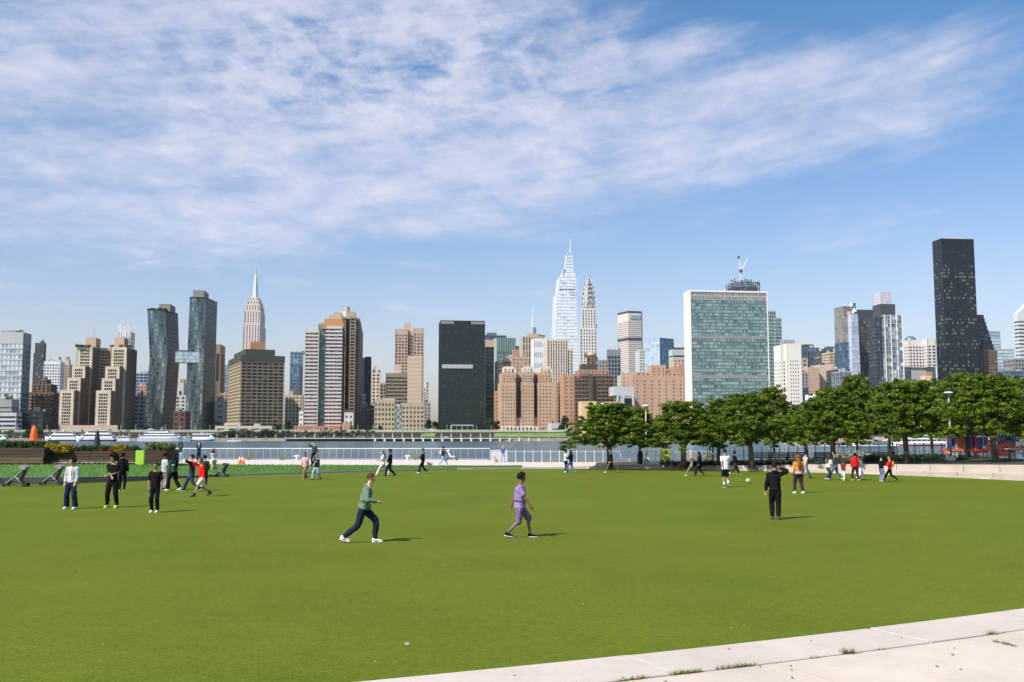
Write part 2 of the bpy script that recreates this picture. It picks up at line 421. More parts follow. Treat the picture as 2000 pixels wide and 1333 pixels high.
def lattice(mb, a, b, w, mat, n=8, wd=.5):      # open steel mast of four chords with bracing
    a, b = V(a), V(b)
    for sx, sy in ((-1,-1),(1,-1),(1,1),(-1,1)):
        mb.bar(a+V((sx*w, sy*w, 0)), b+V((sx*w, sy*w, 0)), wd, wd, mat)
    for i in range(n):
        p, q = a.lerp(b, i/n), a.lerp(b, (i+1)/n); s = 1 if i % 2 else -1
        mb.bar(p+V((s*w, -w, 0)), q+V((-s*w, -w, 0)), wd*.6, wd*.6, mat)
def clutter(t, fr, n=6, mat=None, h=(1.5, 4.5), part='roof_plant'):      # plant boxes, vents and a tank on a roof
    O, ex, ey, W, D, z0, zt = fr; mb = t.mb(part)
    for i in range(n):
        s, d = random.uniform(.12, .88)*W, random.uniform(.15, .85)*D; a, b = random.uniform(.05, .16)*W+.6, random.uniform(.08, .2)*D+.6; hh = random.uniform(*h)
        p = O + ex*s + ey*d; mb.box((p.x, p.y, zt-.3+hh/2), (a, b, hh), mat or random.choice([grey, ltgrey, dkgrey]), GR)
def simple(name, label, u0, u1, vt, Y, st, side=None, D=None, vb=None, rot=GR, st2=None, cat='building', cl=5, group=None, extra=None):
    t = Tower(name, label, cat, group); fr = t.block(u0, u1, vt, Y, st, side, D, vb, rot, st2=st2)
    if cl: clutter(t, fr, cl)
    if extra: extra(t, fr)
    return t.done()
def bulk(u0, u1, vt, Y, mat, side=None, D=10, vb=None, part='roof_bulkhead'):
    def f(t, fr):
        t.solid(part, u0, u1, vt, Y, mat, side, D, z0=fr[6]-.5)
    return f
def both(*fs):
    def f(t, fr):
        for g in fs: g(t, fr)
    return f
def mast(u, v, part='antenna', r=.35, mat=None, Y=None):
    def f(t, fr):
        O, ex, ey, W, D, z0, zt = fr; yy = Y or O.y+6
        p = at(u, v, yy); t.mb(part).tube([(p.x, yy, zt-.5), (p.x, yy, p.z)], [r, r*.35], mat or white, 6)
    return f

# 1 glass medical tower at the left edge
simple('glass_tower', 'pale glass tower with white floor bands at the far left edge', -60, 47, 648, 830,
       S(ltgrey, gl_pale, fh=5.1, bw=3.4, pf=.07, sf=.34, top=9, inset=.5), side=62, extra=bulk(22, 38, 643, 850, white, D=10), st2=S(bluem, gl_teal, fh=5.1, bw=3.4, pf=.07, sf=.25, top=9))
t = Tower('clinic_building', 'low grey stone block with window strips and a small tree on its roof')
fr = t.block(-60, 24, 780, 790, S(grey, gl_grey, fh=4.2, bw=60, pf=.02, sf=.62, top=5), side=38, vb=None)
t.block(-60, 33, 806, 780, S(ltgrey, gl_grey, fh=4.0, bw=50, pf=.02, sf=.5, top=2), side=44)
p = at(18, 777, 800); mbt = t.mb('roof_tree')
for i in range(26): mbt.ball((p.x+random.gauss(0,1.6), 800+random.gauss(0,1.2), p.z-1.2+random.gauss(0,1.6)), random.uniform(.6,1.3), leafdark, 6, 4, jit=.25)
t.done()
simple('dark_annex', 'low black glass annex beside the grey clinic', 44, 86, 803, 800, S(blackm, gl_dcop, fh=4, bw=5, pf=.1, sf=.1), D=20, cl=3)
t = Tower('dark_tower', 'slim dark grey tower with a narrow crown behind the brown balcony block')
fr = t.block(66, 86, 690, 1300, S(dkgrey, gl_grey, fh=4, bw=3, pf=.3, sf=.25), side=90)
fr = t.block(69, 87, 670, 1302, S(dkgrey, gl_dark, fh=6, bw=3, pf=.5, sf=.2), side=91, vb=692); clutter(t, fr, 5); t.done()
simple('white_apartments', 'white gridded apartment block with a square penthouse', 86, 119, 706, 1180, S(white, gl_blue, fh=3.6, bw=3.4, pf=.35, sf=.4, top=3), side=127, extra=bulk(103, 115, 697, 1190, offw))
simple('gold_topped_tower', 'thin tan tower with a small gilded top', 127, 137, 712, 1350, S(tan, gl_grey, fh=3.6, bw=3, pf=.5, sf=.4), D=12, cl=0,
       extra=both(bulk(128, 135, 703, 1352, cream, D=8), bulk(129, 134, 697, 1354, gold, D=6, part='gilded_cap')))
# brown balcony block
t = Tower('balcony_block', 'brown apartment block with stacked ochre balconies and stepped roof')
bs = S(brown, gl_dark, fh=2.9, bw=4.2, pf=.42, sf=.30, top=1.2); osd = S(dkbrown, gl_dark, fh=2.9, bw=4, pf=.4, sf=.4)  # side style is darker than the front: shade put into the colour
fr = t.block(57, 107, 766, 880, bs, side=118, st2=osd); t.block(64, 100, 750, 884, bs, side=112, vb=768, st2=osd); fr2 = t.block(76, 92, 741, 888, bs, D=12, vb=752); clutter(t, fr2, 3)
O, ex, ey, W, D, z0, zt = fr; mb = t.mb('balcony', 'stuff')
ochre = M('ochre_parapet', (.40,.27,.12), .85, .12, .3)
for j in range(int((zt-z0)/2.9)):
    for c in range(5):
        if random.random() < .92:
            p = O + ex*(W*(.1+.2*c)) - ey*.7; mb.box((p.x, p.y, z0+2.9*j+1.3), (W*.105, 1.4, 1.0), ochre, GR)
t.done()
# waterside towers
t = Tower('stepped_towers', 'pair of tan brick towers stepping down in four tiers towards the river')
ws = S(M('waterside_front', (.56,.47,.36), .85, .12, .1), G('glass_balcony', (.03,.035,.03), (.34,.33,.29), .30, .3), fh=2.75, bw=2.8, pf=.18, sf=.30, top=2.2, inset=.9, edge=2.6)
wd = S(M('waterside_shaded_side', (.20,.165,.12), .85, .12, .1), gl_dark, fh=2.75, bw=2.6, pf=.36, sf=.38, top=2.2, inset=.6)  # darker copy of the front brick: shade of the side faces in colour
for u0, u1, vt, Y, sd in ((116,146,762,815,158),(130,159,738,826,172),(140,168,715,838,184),(151,182,677,850,197),
                          (187,218,763,810,232),(198,227,739,820,240),(205,235,716,832,250),(217,249,678,842,266)):
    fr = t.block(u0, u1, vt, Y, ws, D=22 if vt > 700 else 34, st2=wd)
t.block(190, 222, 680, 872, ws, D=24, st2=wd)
pent = M('penthouse_plaster', (.52,.35,.24), .85, .06, .2)
t.solid('roof_bulkhead', 168, 188, 660, 858, pent, side=197, z0=at(0,678,858).z-1)
t.solid('roof_bulkhead', 224, 243, 660, 850, pent, side=251, z0=at(0,678,850).z-1)
p = at(184.5, 640, 864); t.mb('antenna').tube([(p.x, 864, at(0,661,864).z), tuple(p)], [.22, .1], M('red_metal', (.4,.08,.05)), 6)
mb = t.mb('roof_garden', 'stuff')
for i in range(70):
    u = random.choice([random.uniform(153,182), random.uniform(219,264)]); q = at(u, 676, 856); mb.ball((q.x, 852+random.uniform(-4,4), q.z-.4), random.uniform(.5,1.3), leafdark, 6, 4, jit=.3)
t.mb('wall').prism([at(120,800,806), at(231,800,806), at(231,800,812), at(120,800,812)], ZM, at(120,831,806).z, tan)
t.done()
# white finned tower
t = Tower('finned_tower', 'slender white tower of ragged vertical fins rising behind the tan stepped pair')
fr = t.block(230, 256, 648, 2000, S(white, gl_blue, fh=8, bw=5.3, pf=.5, sf=.12, inset=1.2), side=264)
O, ex, ey, W, D, z0, zt = fr; mb = t.mb('fin')
for i in range(7):
    p = O+ex*(W*(i+.5)/7)+ey*1.5; mb.box((p.x, p.y, zt+random.uniform(3,9)-4), (1.9, 2.2, random.uniform(18,30)), white, GR)
t.done()
simple('blue_glass_block', 'pale blue glass block seen low behind the leaning dark tower', 264, 290, 728, 1600, S(steel, gl_blue, fh=5, bw=6, pf=.1, sf=.2), D=30)
simple('orange_brick_block', 'small orange brick block just left of the leaning tower', 270, 287, 752, 1150, S(orbrick, gl_grey, fh=3.5, bw=3, pf=.5, sf=.5), D=20, cl=3)
simple('white_walkup', 'narrow white and brick walk-up at the foot of the leaning tower', 262, 283, 772, 900, S(offw, gl_dark, fh=3.6, bw=4.5, pf=.4, sf=.55), D=20, cl=3)

# leaning copper and glass pair joined by a skybridge
def leaning(name, label, L, Y, D, bk):
    """L: list of (v, left edge u, corner u, right edge u) from the top down"""
    t = Tower(name, label, 'tower'); rings = []
    for v, a, b, c in L:
        A = at(a, v, Y); z = A.z; B = at(b, v, Y+1.5); s = V((-sin(GR), cos(GR), 0)); B.z = z
        k = hit(B, s, c, z); k = max(8, min(60, k)); k = D
        B2 = B + s*k; A2 = A + s*k; x = (c-1000)/F*(B2.y*cT+(z-HC)*sT); B2.x = x
        rings.append([A, B, B2, A2])
    rings = rings[::-1]; rings[0] = [V((p.x, p.y, ZM)) for p in rings[0]]
    t.loc = (rings[0][0]+rings[0][2])/2; wall, glass = t.mb('wall'), t.mb('windows', 'stuff')
    for k in range(len(rings)-1):
        lo, hi = rings[k], rings[k+1]; h = hi[0].z-lo[0].z; nr = max(1, round(h/3.9))
        for i, nc, g, m_ in ((0, 7, gl_cop, coppm), (1, 14, gl_dcop, blackm), (3, 14, gl_dcop, blackm)):  # black glass and mullions on the sides paint in their shade
            a, b = lo[i], lo[(i+1) % 4]; c, d = hi[(i+1) % 4], hi[i]
            quad_facade(wall, glass, a, b, c, d, nr, nc, m_, g, .12, .13, .16, 0, 0, .3, tintf=(lambda i_, j_, a_, b_, k=k: min(.99, max(.02, .46+.26*sin(i_*.9+j_*.28+k*2)+.16*sin(i_*2.1-j_*.7)+random.uniform(-.16,.16)))))  # wavy pane tints imitate reflections in the glass colour
        wall.face((lo[2], lo[3], hi[3], hi[2]), blackm)
    wall.face(rings[-1], rooftop)
    top = rings[-1]
    for i in range(4):     # parapet
        wall.bar(top[i]+V((0,0,.3)), top[(i+1) % 4]+V((0,0,.3)), .5, .9, blackm)
    u0, u1, vt, sd = bk; t.solid('roof_bulkhead', u0, u1, vt, Y+6, M('plant_screen', (.22,.20,.17), .7, .1, .3), side=sd, z0=top[0].z-.5)
    return t, rings
t, rg = leaning('leaning_tower', 'shorter leaning glass tower bent at its waist, left of the skybridge',
    [(606,288,322.5,347.7),(700,292.5,327,350.5),(752,288.5,323,347),(837,280,314,339)], 860, 30, (311,333,594,343))
mb = t.mb('roof_garden', 'stuff')
for i in range(40):
    q = at(random.uniform(290,325), 605, 866); mb.ball((q.x, 864+random.uniform(-3,3), q.z), random.uniform(.4,1.2), leafdark, 6, 4, jit=.3)
t.done()
t, rg = leaning('leaning_tower', 'taller leaning glass tower with a grey roof box, right of the skybridge',
    [(582,371,402,424.5),(690,366,398,421.5),(760,364,396,420),(837,362.5,393.5,418)], 862, 34, (377,399,567,408)); t.done()
t = Tower('skybridge', 'silver glass skybridge joining the two leaning towers', 'bridge')
A = at(342, 708, 858); B = at(398, 708, 864); zt = at(342, 687, 858).z; z0 = A.z; t.loc = V((A.x, A.y, 0)); e = V((-sin(GR), cos(GR), 0))*12
B.z = z0; up = V((0,0,zt-z0))
quad_facade(t.mb('wall'), t.mb('windows','stuff'), A, B, B+up, A+up, 3, 13, steel, gl_pale, .12, .12, .2)
t.mb('wall').face((A, A+e, B+e, B), dkgrey); t.mb('wall').face((A+up, B+up, B+up+e, A+up+e), dkgrey); t.mb('wall').face((A+e, A, A+up, A+up+e), steel); t.mb('wall').face((B, B+e, B+e+up, B+up), steel)
for i in range(9): q = (A+up).lerp(B+up, (i+.5)/9); t.mb('railing').box((q.x, q.y+3, q.z+.8), (2.4,.3,1.5), dkgrey)
t.done()
simple('white_midrise', 'white block with a dark window stripe between the two leaning towers', 342, 364, 772, 960, S(offw, gl_dark, fh=3.6, bw=7, pf=.55, sf=.5), D=20, cl=2, extra=bulk(347, 359, 748, 970, offw))
simple('tan_water_tank_block', 'narrow tan block with a gilded cap between the leaning towers', 349, 363, 752, 1300, S(tan, gl_grey, fh=4, bw=4, pf=.5, sf=.5), D=20, cl=0, extra=bulk(352, 361, 741, 1305, gold))
simple('dark_brick_base', 'low dark red brick building between the feet of the leaning towers', 338, 363, 803, 800, S(M('dark_red_brick', (.11,.055,.045), .85,.15,.1), gl_dark, fh=4, bw=6, pf=.5, sf=.5), D=20, cl=2)
simple('bronze_slab', 'thin bronze slab with an orange top beside the taller leaning tower', 421, 432, 673, 1100, S(M('bronze_panel', (.30,.17,.085), .6,.1,.1), gl_dark, fh=30, bw=4.5, pf=.35, sf=.0, top=10), D=30, cl=0)
simple('blue_sliver_tower', 'slim blue glass tower half hidden by the banded brown block', 434, 449, 712, 1600, S(steel, gl_blue, fh=5, bw=4, pf=.15, sf=.15), D=30, cl=2)
simple('white_pavilion_block', 'low white building left of the banded brown block', 418, 443, 786, 900, S(offw, gl_grey, fh=5, bw=9, pf=.6, sf=.6), D=20, extra=bulk(424, 435, 775, 905, ltgrey))
simple('red_walkup', 'small red brick house front between the slab and the banded block', 430, 447, 768, 1080, S(orbrick, gl_grey, fh=4, bw=5, pf=.5, sf=.5), D=15, cl=2)
# banded brown block, seen on its corner
t = Tower('banded_block', 'broad brown apartment block with many thin floor bands, seen on its corner')
Yc = 812; cx0 = at(471, 694, Yc); zt = cx0.z; z0 = ZM; rr = R(24)
exr = V((cos(rr), sin(rr), 0)); eyr = V((-sin(rr), cos(rr), 0)); Pc = V((cx0.x, cx0.y, z0))
Wr = hit(V((Pc.x, Pc.y, zt)), exr, 556.5, zt); Dl = hit(V((Pc.x, Pc.y, zt)), eyr, 446.5, zt); t.loc = Pc
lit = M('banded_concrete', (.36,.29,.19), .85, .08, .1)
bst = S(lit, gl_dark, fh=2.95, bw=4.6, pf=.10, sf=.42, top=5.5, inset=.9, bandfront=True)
bst2 = S(M('banded_shaded', (.23,.19,.125), .85, .1, .1), gl_dark, fh=2.95, bw=4.6, pf=.12, sf=.30, top=5.5, inset=.9, bandfront=True)  # darker copy of the lit concrete: broad face's shade put into colour
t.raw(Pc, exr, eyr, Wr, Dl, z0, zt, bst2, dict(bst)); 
crown = M('crown_band', (.055,.06,.045), .7, .2, .3)
cc = Pc + exr*(-.15) - eyr*.15
t.mb('crown_band').prism([cc, cc+exr*(Wr+.3), cc+exr*(Wr+.3)+eyr*(Dl+.3), cc+eyr*(Dl+.3)], zt-5.2, zt+.2, crown)
cc = Pc + exr*4 + eyr*4; t.mb('penthouse').prism([cc, cc+exr*(Wr*.68), cc+exr*(Wr*.68)+eyr*(Dl-8), cc+eyr*(Dl-8)], zt-.5, zt+5.5, crown)
cc = Pc + exr*8.5 + eyr*7; t.mb('roof_bulkhead').prism([cc, cc+exr*12, cc+exr*12+eyr*10, cc+eyr*10], zt+5.3, zt+12, orange)
t.done()
t = Tower('podium', 'long low tan podium with dark slots under the banded block')
t.block(420, 532, 832, 784, S(cream, gl_dark, fh=3.4, bw=9, pf=.3, sf=.62, top=1, inset=.8), D=16)
t.block(438, 470, 826, 792, S(cream, gl_dark, fh=3.4, bw=9, pf=.3, sf=.62, top=1, inset=.8), D=12)
t.solid('rooftop_kiosk', 496, 508, 828, 790, ltgrey, D=6, z0=at(0,833,790).z-1); t.done()

# Art Deco tower with a needle
t = Tower('art_deco_skyscraper', 'tall pale stepped skyscraper with a mooring mast and long needle antenna', 'skyscraper')
lime = M('limestone', (.62,.54,.49), .8, .05, .02); Y = 2480
es = S(lime, G('glass_warm', (.16,.13,.13), (.30,.26,.25), .3, .4), fh=5.5, bw=7, pf=.55, sf=.22, inset=1.4, top=3)
def dz(v): return at(500, v, Y).z
for u0, u1, vt, vb, sd, dy in ((474.5,508,632,None,519.5,0),(477,509,606,634,518,3),(480,507.5,594,608,516.5,8),(483,506,586,596,514.5,12),(486,504.5,580.5,588,511,16)):
    t.block(u0, u1, vt, Y+dy, es, side=sd, vb=vb)
mastc = at(499, 582, Y+60); cxm, cym = mastc.x, Y+60
mm = t.mb('mooring_mast'); k = (Y+60)/F
def ring(u_half, v): 
    z = at(500, v, cym).z; r = u_half*k; return [V((cxm+r*cos(a*pi/4+.39), cym+r*sin(a*pi/4+.39), z)) for a in range(8)]
mast_m = M('mast_metal', (.62,.62,.63), .4, .05, .1, .3)
mm.loft([ring(6.5,584), ring(5.2,572), ring(4.6,560), ring(3.4,548), ring(3.0,543), ring(1.6,538)], mast_m)
t.mb('antenna').loft([ring(1.0,539), ring(1.0,530), ring(.6,529), ring(.55,518), ring(.3,517), ring(.12,504)], mast_m)
for v in (536, 530, 524): t.mb('antenna').loft([ring(1.6,v), ring(1.6,v-1)], mast_m)
t.done()

# between the banded block and the residential pair
simple('blue_tower_pale', 'tall pale blue glass tower behind the slate blue one', 567, 590, 687, 2300, S(steel, gl_blue, fh=8, bw=8, pf=.08, sf=.1), D=40, cl=0, extra=bulk(588, 596, 686, 2350, bluem, D=30))
simple('slate_blue_tower', 'slate blue office tower left of the striped residential tower', 567, 585, 711, 1500, S(bluem, gl_blue, fh=4.5, bw=4, pf=.3, sf=.25), side=592, cl=4)
simple('tan_setback_block', 'low tan apartment house with a rooftop tank right of the banded block', 557, 592, 772, 950, S(cream, gl_grey, fh=3.2, bw=3.6, pf=.5, sf=.5), D=20, cl=4, extra=bulk(576, 588, 762, 955, tank, D=8, part='water_tank'))
simple('small_white_house', 'tiny white house at the foot of the striped tower', 584, 593, 803, 800, S(white, gl_dark, fh=4, bw=4, pf=.6, sf=.6), D=8, cl=0)

# striped residential tower and its brown neighbour
t = Tower('striped_tower', 'tall residential tower with red and white floor stripes and orange stepped roof', 'tower')
strip = M('stripe_panel', (.52,.49,.46), .75, .07, .1); redb = M('stripe_brick', (.34,.20,.17), .85, .1, .1)
st = S(strip, G('glass_red_band', (.10,.065,.06), (.30,.24,.22), .35, .3), fh=3.05, bw=3.4, pf=.05, sf=.46, inset=.6, bandfront=True, top=1.5)
stg = S(tealm, gl_teal, fh=3.05, bw=2.6, pf=.15, sf=.2, inset=.3)
t.block(596, 624, 645, 820, st, D=26); t.block(622, 637, 633, 826, stg, D=20); fr = t.block(636, 670, 637, 816, st, side=674, st2=S(dkbrown, gl_dark, fh=3.05, bw=3, pf=.1, sf=.4))  # dark brown right side paints in its shade
t.solid('roof_step', 604, 624, 640, 826, strip, D=14, z0=at(0,646,826).z-.5)
for a, b, v, dd in ((628,672,631,4),(634,670,623,7),(642,668,616,9),(652,667,610,12)):
    t.solid('roof_step', a, b, v, 820+dd, orange if v > 618 else tan, D=12, z0=at(0,639,820).z-1)
t.solid('base', 574, 664, 832, 790, M('terracotta_wall', (.42,.17,.10), .85, .1, .2), D=20); t.solid('base', 668, 684, 826, 792, orbrick, D=14)
t.done()
t = Tower('brown_fluted_tower', 'brown fluted residential tower with round roof tank behind the striped one', 'tower')
fb = M('fluted_brown', (.27,.215,.15), .85, .12, .1); fs = S(fb, gl_dark, fh=2.9, bw=4.0, pf=.35, sf=.35, inset=.7)
t.block(661, 676, 619, 890, fs, D=20); t.block(676, 684, 622, 898, S(dkbrown, gl_dark, fh=2.9, bw=3, pf=.3, sf=.4), D=16); fr = t.block(683, 696, 619, 888, fs, side=705); t.block(697, 703, 622, 892, S(fb, gl_dark, fh=2.9, bw=9, pf=.8, sf=.2), side=709.5)
t.block(655, 666, 611, 894, S(fb, gl_dark, fh=3, bw=5, pf=.6, sf=.5), D=16)
t.solid('roof_bulkhead', 664, 676, 609, 898, white, D=8, z0=fr[6]-1); t.solid('roof_bulkhead', 676, 695, 609, 896, tan, D=12, z0=fr[6]-1)
q = at(678, 600, 902); kk = 902/F; t.mb('roof_tank').tube([(q.x, 902, fr[6]), (q.x, 902, q.z)], 5.4*kk, tan, 16)
t.done()
simple('white_townhouse', 'small white gabled house at the foot of the brown fluted tower', 672, 691, 806, 800, S(offw, gl_dark, fh=5, bw=5, pf=.6, sf=.6), D=10, cl=0, extra=bulk(674, 688, 801, 803, dkgrey, D=6))
t = Tower('two_tone_slab', 'slim slab with a pale left face and black right face'); t.block(707, 713, 699, 1000, S(offw, gl_grey, blank=True), D=30)
t.block(713.2, 725, 697, 999, S(blackm, gl_dark, fh=4, bw=3, pf=.3, sf=.3), D=26); t.done()
simple('grey_small_block', 'grey low block under the two tone slab', 706, 722, 793, 860, S(grey, gl_dark, fh=3.5, bw=4, pf=.5, sf=.4), D=12, cl=2)
simple('white_strip_house', 'narrow white house with one column of windows below the slab', 706, 714, 769, 930, S(white, gl_dark, fh=3.5, bw=4, pf=.5, sf=.5), D=10, cl=0)
simple('dark_low_block', 'dark low block beside the tan hospital', 714, 732, 793, 850, S(dkbrown, gl_dark, fh=3.5, bw=4, pf=.3, sf=.3), D=20, cl=2)
simple('cream_grid_tower', 'cream apartment tower with a regular window grid', 726, 743, 728, 1100, S(M('cream_paint', (.60,.52,.40), .8,.06,.1), gl_grey, fh=3.9, bw=4.2, pf=.4, sf=.45), D=20, cl=2, extra=bulk(729, 735, 716, 1110, pinktan, D=8))
simple('brown_gap_block', 'small brown building glimpsed between the cream tower and the banded hospital tower', 742, 756, 750, 1180, S(olive, gl_dark, fh=4, bw=5, pf=.4, sf=.4), D=20)
# hospital
t = Tower('pink_brick_tower', 'tall pinkish brick tower with square corner turrets and round roof tanks', 'tower')
ps = S(pinktan, gl_grey, fh=3.3, bw=3.4, pf=.4, sf=.4, top=5, inset=.5)
t.block(772, 797, 643, 1000, ps, D=30); t.block(795, 810, 645, 1004, ps, D=26); fr = t.block(808, 828, 641, 998, ps, side=831)
for u0, u1, v in ((789,796,632),(794,799,630),(798,802.5,632)): t.solid('roof_turret', u0, u1, v, 1010, pinktan, D=8, z0=fr[6]-3)
t.done()
t = Tower('hospital_complex', 'tan hospital with low window rows, a banded wing and a blank plaster shaft')
t.block(753.5, 797, 729, 905, S(olive, gl_dark, fh=3.3, bw=3, pf=.12, sf=.48, top=3, bandfront=True), D=26)
t.solid('roof_bulkhead', 771, 783, 712, 915, cream, D=10, z0=at(0,730,915).z-1)
t.block(797.5, 824, 695, 880, S(M('plaster_shaft', (.58,.45,.34), .85,.03,.1), gl_dark, fh=3.6, bw=200, pf=.02, sf=.96, inset=.06, top=2), D=22)
hs = S(M('hospital_brick', (.42,.34,.23), .85,.1,.1), gl_dark, fh=4.2, bw=2.9, pf=.5, sf=.5, top=2.5, inset=.5)
t.block(731, 772, 780, 815, hs, D=24); t.block(784, 829, 787, 812, hs, D=24); t.solid('roof_bulkhead', 748, 772, 779, 822, white, D=10, z0=at(0,781,820).z-1)
O, ex, ey, W, D, z0, zt = t.block(773, 783.2, 790, 816, S(steel, gl_teal, fh=4.4, bw=1.9, pf=.14, sf=.12, inset=.25), D=10)
for i in range(5):
    zz = z0+(zt-z0)*i/5; h5 = (zt-z0)/5; p, q = O-ey*.3, O+ex*W-ey*.3
    t.mb('brace').bar((p.x,p.y,zz),(q.x,q.y,zz+h5), .35,.35, white); t.mb('brace').bar((q.x,q.y,zz),(p.x,p.y,zz+h5), .35,.35, white)
t.done()
simple('spire_block', 'thin pale tower seen down the avenue right of the hospital', 832, 838, 745, 1500, S(offw, gl_grey, fh=5, bw=4, pf=.5, sf=.3), D=20, cl=0)
simple('avenue_block', 'row of old blocks stepping away down the avenue', 829, 841, 786, 1150, S(grey, gl_dark, fh=4, bw=3.5, pf=.5, sf=.5), D=50, cl=3)

# big black green slab
t = Tower('black_glass_slab', 'huge dark green glass slab with one pale horizontal strip', 'tower')
lobby = {}
def tt(i, j, nc, nr): return .3+random.random()*.5 if 8 < nr else .5
O, ex, ey, W, D, z0, zt = t.block(860.5, 947.5, 626, 850, S(blackm, gl_black, fh=2.75, bw=2.15, pf=.16, sf=.20, inset=.12, top=.5, edge=.2), D=28)
pb = at(863.5, 719.5, 849); pt = at(863.5, 712, 849); pr = at(923.5, 719.5, 849)
mb = t.mb('louvre_strip'); 
a = O + ex*((pb.x-O.x)/cos(GR)); b = O + ex*((pr.x-O.x)/cos(GR)); 
for i in range(22):
    p, q = a.lerp(b, i/22), a.lerp(b, (i+.82)/22); mb.bar((p.x-.0, p.y-.25, (pb.z+pt.z)/2), (q.x, q.y-.25, (pb.z+pt.z)/2), .5, pt.z-pb.z, ltgrey)
mb = t.mb('roof_screen')
for s0, s1 in ((.01,.30),(.68,.99)):
    for i in range(12):
        p = O+ex*(W*(s0+(s1-s0)*(i+.5)/12)); mb.box((p.x, p.y-.12, zt-1.9), (W*(s1-s0)/12*.7, .2, 2.2), grey, GR)
mb = t.mb('entrance_canopy')
p, q = O+ex*(W*.24)-ey*5, O+ex*(W*.73)-ey*5; zc = at(880, 831, 845).z
mb.bar((p.x,p.y,zc),(q.x,q.y,zc), 6, .8, ltgrey)
for i in range(5): r_ = p.lerp(q, i/4); mb.box((r_.x, r_.y, (ZM+zc)/2), (.7,.7,zc-ZM), white)
for i in (-1.2, 1.25): r_ = p.lerp(q, i if i < 0 else i); 
t.done()
simple('dark_banded_tower', 'dark glass tower with fine bands right beside the black slab', 948, 965, 678, 950, S(blackm, gl_dcop, fh=3.4, bw=30, pf=.02, sf=.4, inset=.3), D=26, cl=0, extra=bulk(948, 966, 664, 962, tan, D=18, part='penthouse'))
simple('navy_topped_tower', 'navy glass tower with a sloping top behind the black slab', 940, 989, 655, 1250, S(dkgrey, gl_blue, fh=5, bw=12, pf=.1, sf=.2), D=30, cl=0, extra=bulk(952, 970, 650, 1255, bluem, D=20))
t = Tower('green_punched_tower', 'green tower with pale square windows and a ribbed top', 'tower'); t.block(967, 970.5, 661, 1052, S(ltgrey, gl_grey, blank=True), D=30)
gm_ = M('green_metal', (.10,.17,.145), .55, .1, .1)
fr = t.block(970.6, 1007, 660, 1050, S(gm_, G('glass_punched', (.10,.15,.16), (.62,.66,.64), .6, .2), fh=3.9, bw=3.1, pf=.52, sf=.5, top=17), D=26)
O, ex, ey, W, D, z0, zt = fr
for i in range(8): p = O+ex*(W*(i+.5)/8)-ey*.3; t.mb('roof_rib').box((p.x,p.y,zt-7.5), (.7,.6,15), M('rib_metal', (.28,.35,.33)), GR)
t.done()

# brick apartment towers by the river
tud = M('tudor_brick', (.46,.315,.215), .85, .13, .08); crown_m = M('terracotta_trim', (.66,.55,.45), .8, .08, .2)
t = Tower('brick_apartment_tower', 'orange brick apartment tower with three bays, cream crowns and arched base')
ts_ = S(tud, gl_dark, fh=3.0, bw=2.55, pf=.62, sf=.60, inset=.4, top=2.2)
topst = S(crown_m, gl_grey, fh=3.0, bw=2.55, pf=.56, sf=.52, inset=.4, top=1.5)
for a, b, Y in ((980,1008,822),(1019,1043,824),(1052,1078,822)):
    fr = t.block(a, b, 747, Y, ts_, D=30)
    t.block(a+1.5, b-1.5, 728, Y+2, S(tud, gl_dark, fh=3.0, bw=2.5, pf=.56, sf=.52, inset=.4, top=2), D=26, vb=748)
    t.block(a+6, b-3, 716, Y+5, topst, D=20, vb=730)
    for k in range(4):
        q = O; p = at(a+3+(b-a-5)*k/3, 724 if k % 2 else 720, Y+4); t.mb('finial').box((p.x, Y+4, p.z-2.5), (1.3,1.3,7), crown_m, GR)
t.block(1006, 1021, 726, 842, ts_, D=20); t.block(1041, 1054, 728, 842, ts_, D=20); t.block(1004, 1056, 816, 826, ts_, D=26)
O, ex, ey, W, D, z0, zt = t.frame(979.6, 1078.6, 833, 820.6, D=6)
t.mb('stone_base').prism([O, O+ex*W, O+ex*W+ey*6, O+ey*6], z0, zt, crown_m)
for i in range(13):
    p = O+ex*(W*(i+.5)/13)-ey*.1; t.mb('arch_window').tube([(p.x,p.y+.3,z0),(p.x,p.y+.3,zt-1.6)], [(1.0,.4),(1.0,.4)], blackm, 10, rnd=True)
zz = at(1000, 747.6, 821).z; O2, ex, ey, W2, *_ = t.frame(979.6, 1078.6, 747, 821.2, D=2)
t.done()
simple('brick_wing_left', 'cream trimmed brick wing set back left of the three bay tower', 971, 984, 705, 872, S(cream, gl_dark, fh=3.1, bw=2.6, pf=.5, sf=.5), D=20, cl=0, extra=bulk(984, 1000, 700, 880, cream, D=14, part='penthouse'))
simple('pink_setback_tower', 'pink stucco block with roof turrets behind the brick apartments', 985, 1031, 697, 980, S(M('pink_stucco', (.50,.32,.25), .85,.08,.1), gl_grey, fh=3.6, bw=4, pf=.6, sf=.6), D=24, extra=both(bulk(1003, 1013, 683, 985, orbrick), bulk(1008, 1014, 676, 990, dkbrown, D=6)))
simple('brick_wing_low', 'shadowed brick wing between the black slab and the brick apartments', 968, 979, 764, 850, S(orbrick, gl_dark, fh=3.1, bw=3, pf=.6, sf=.5), D=24, cl=0)
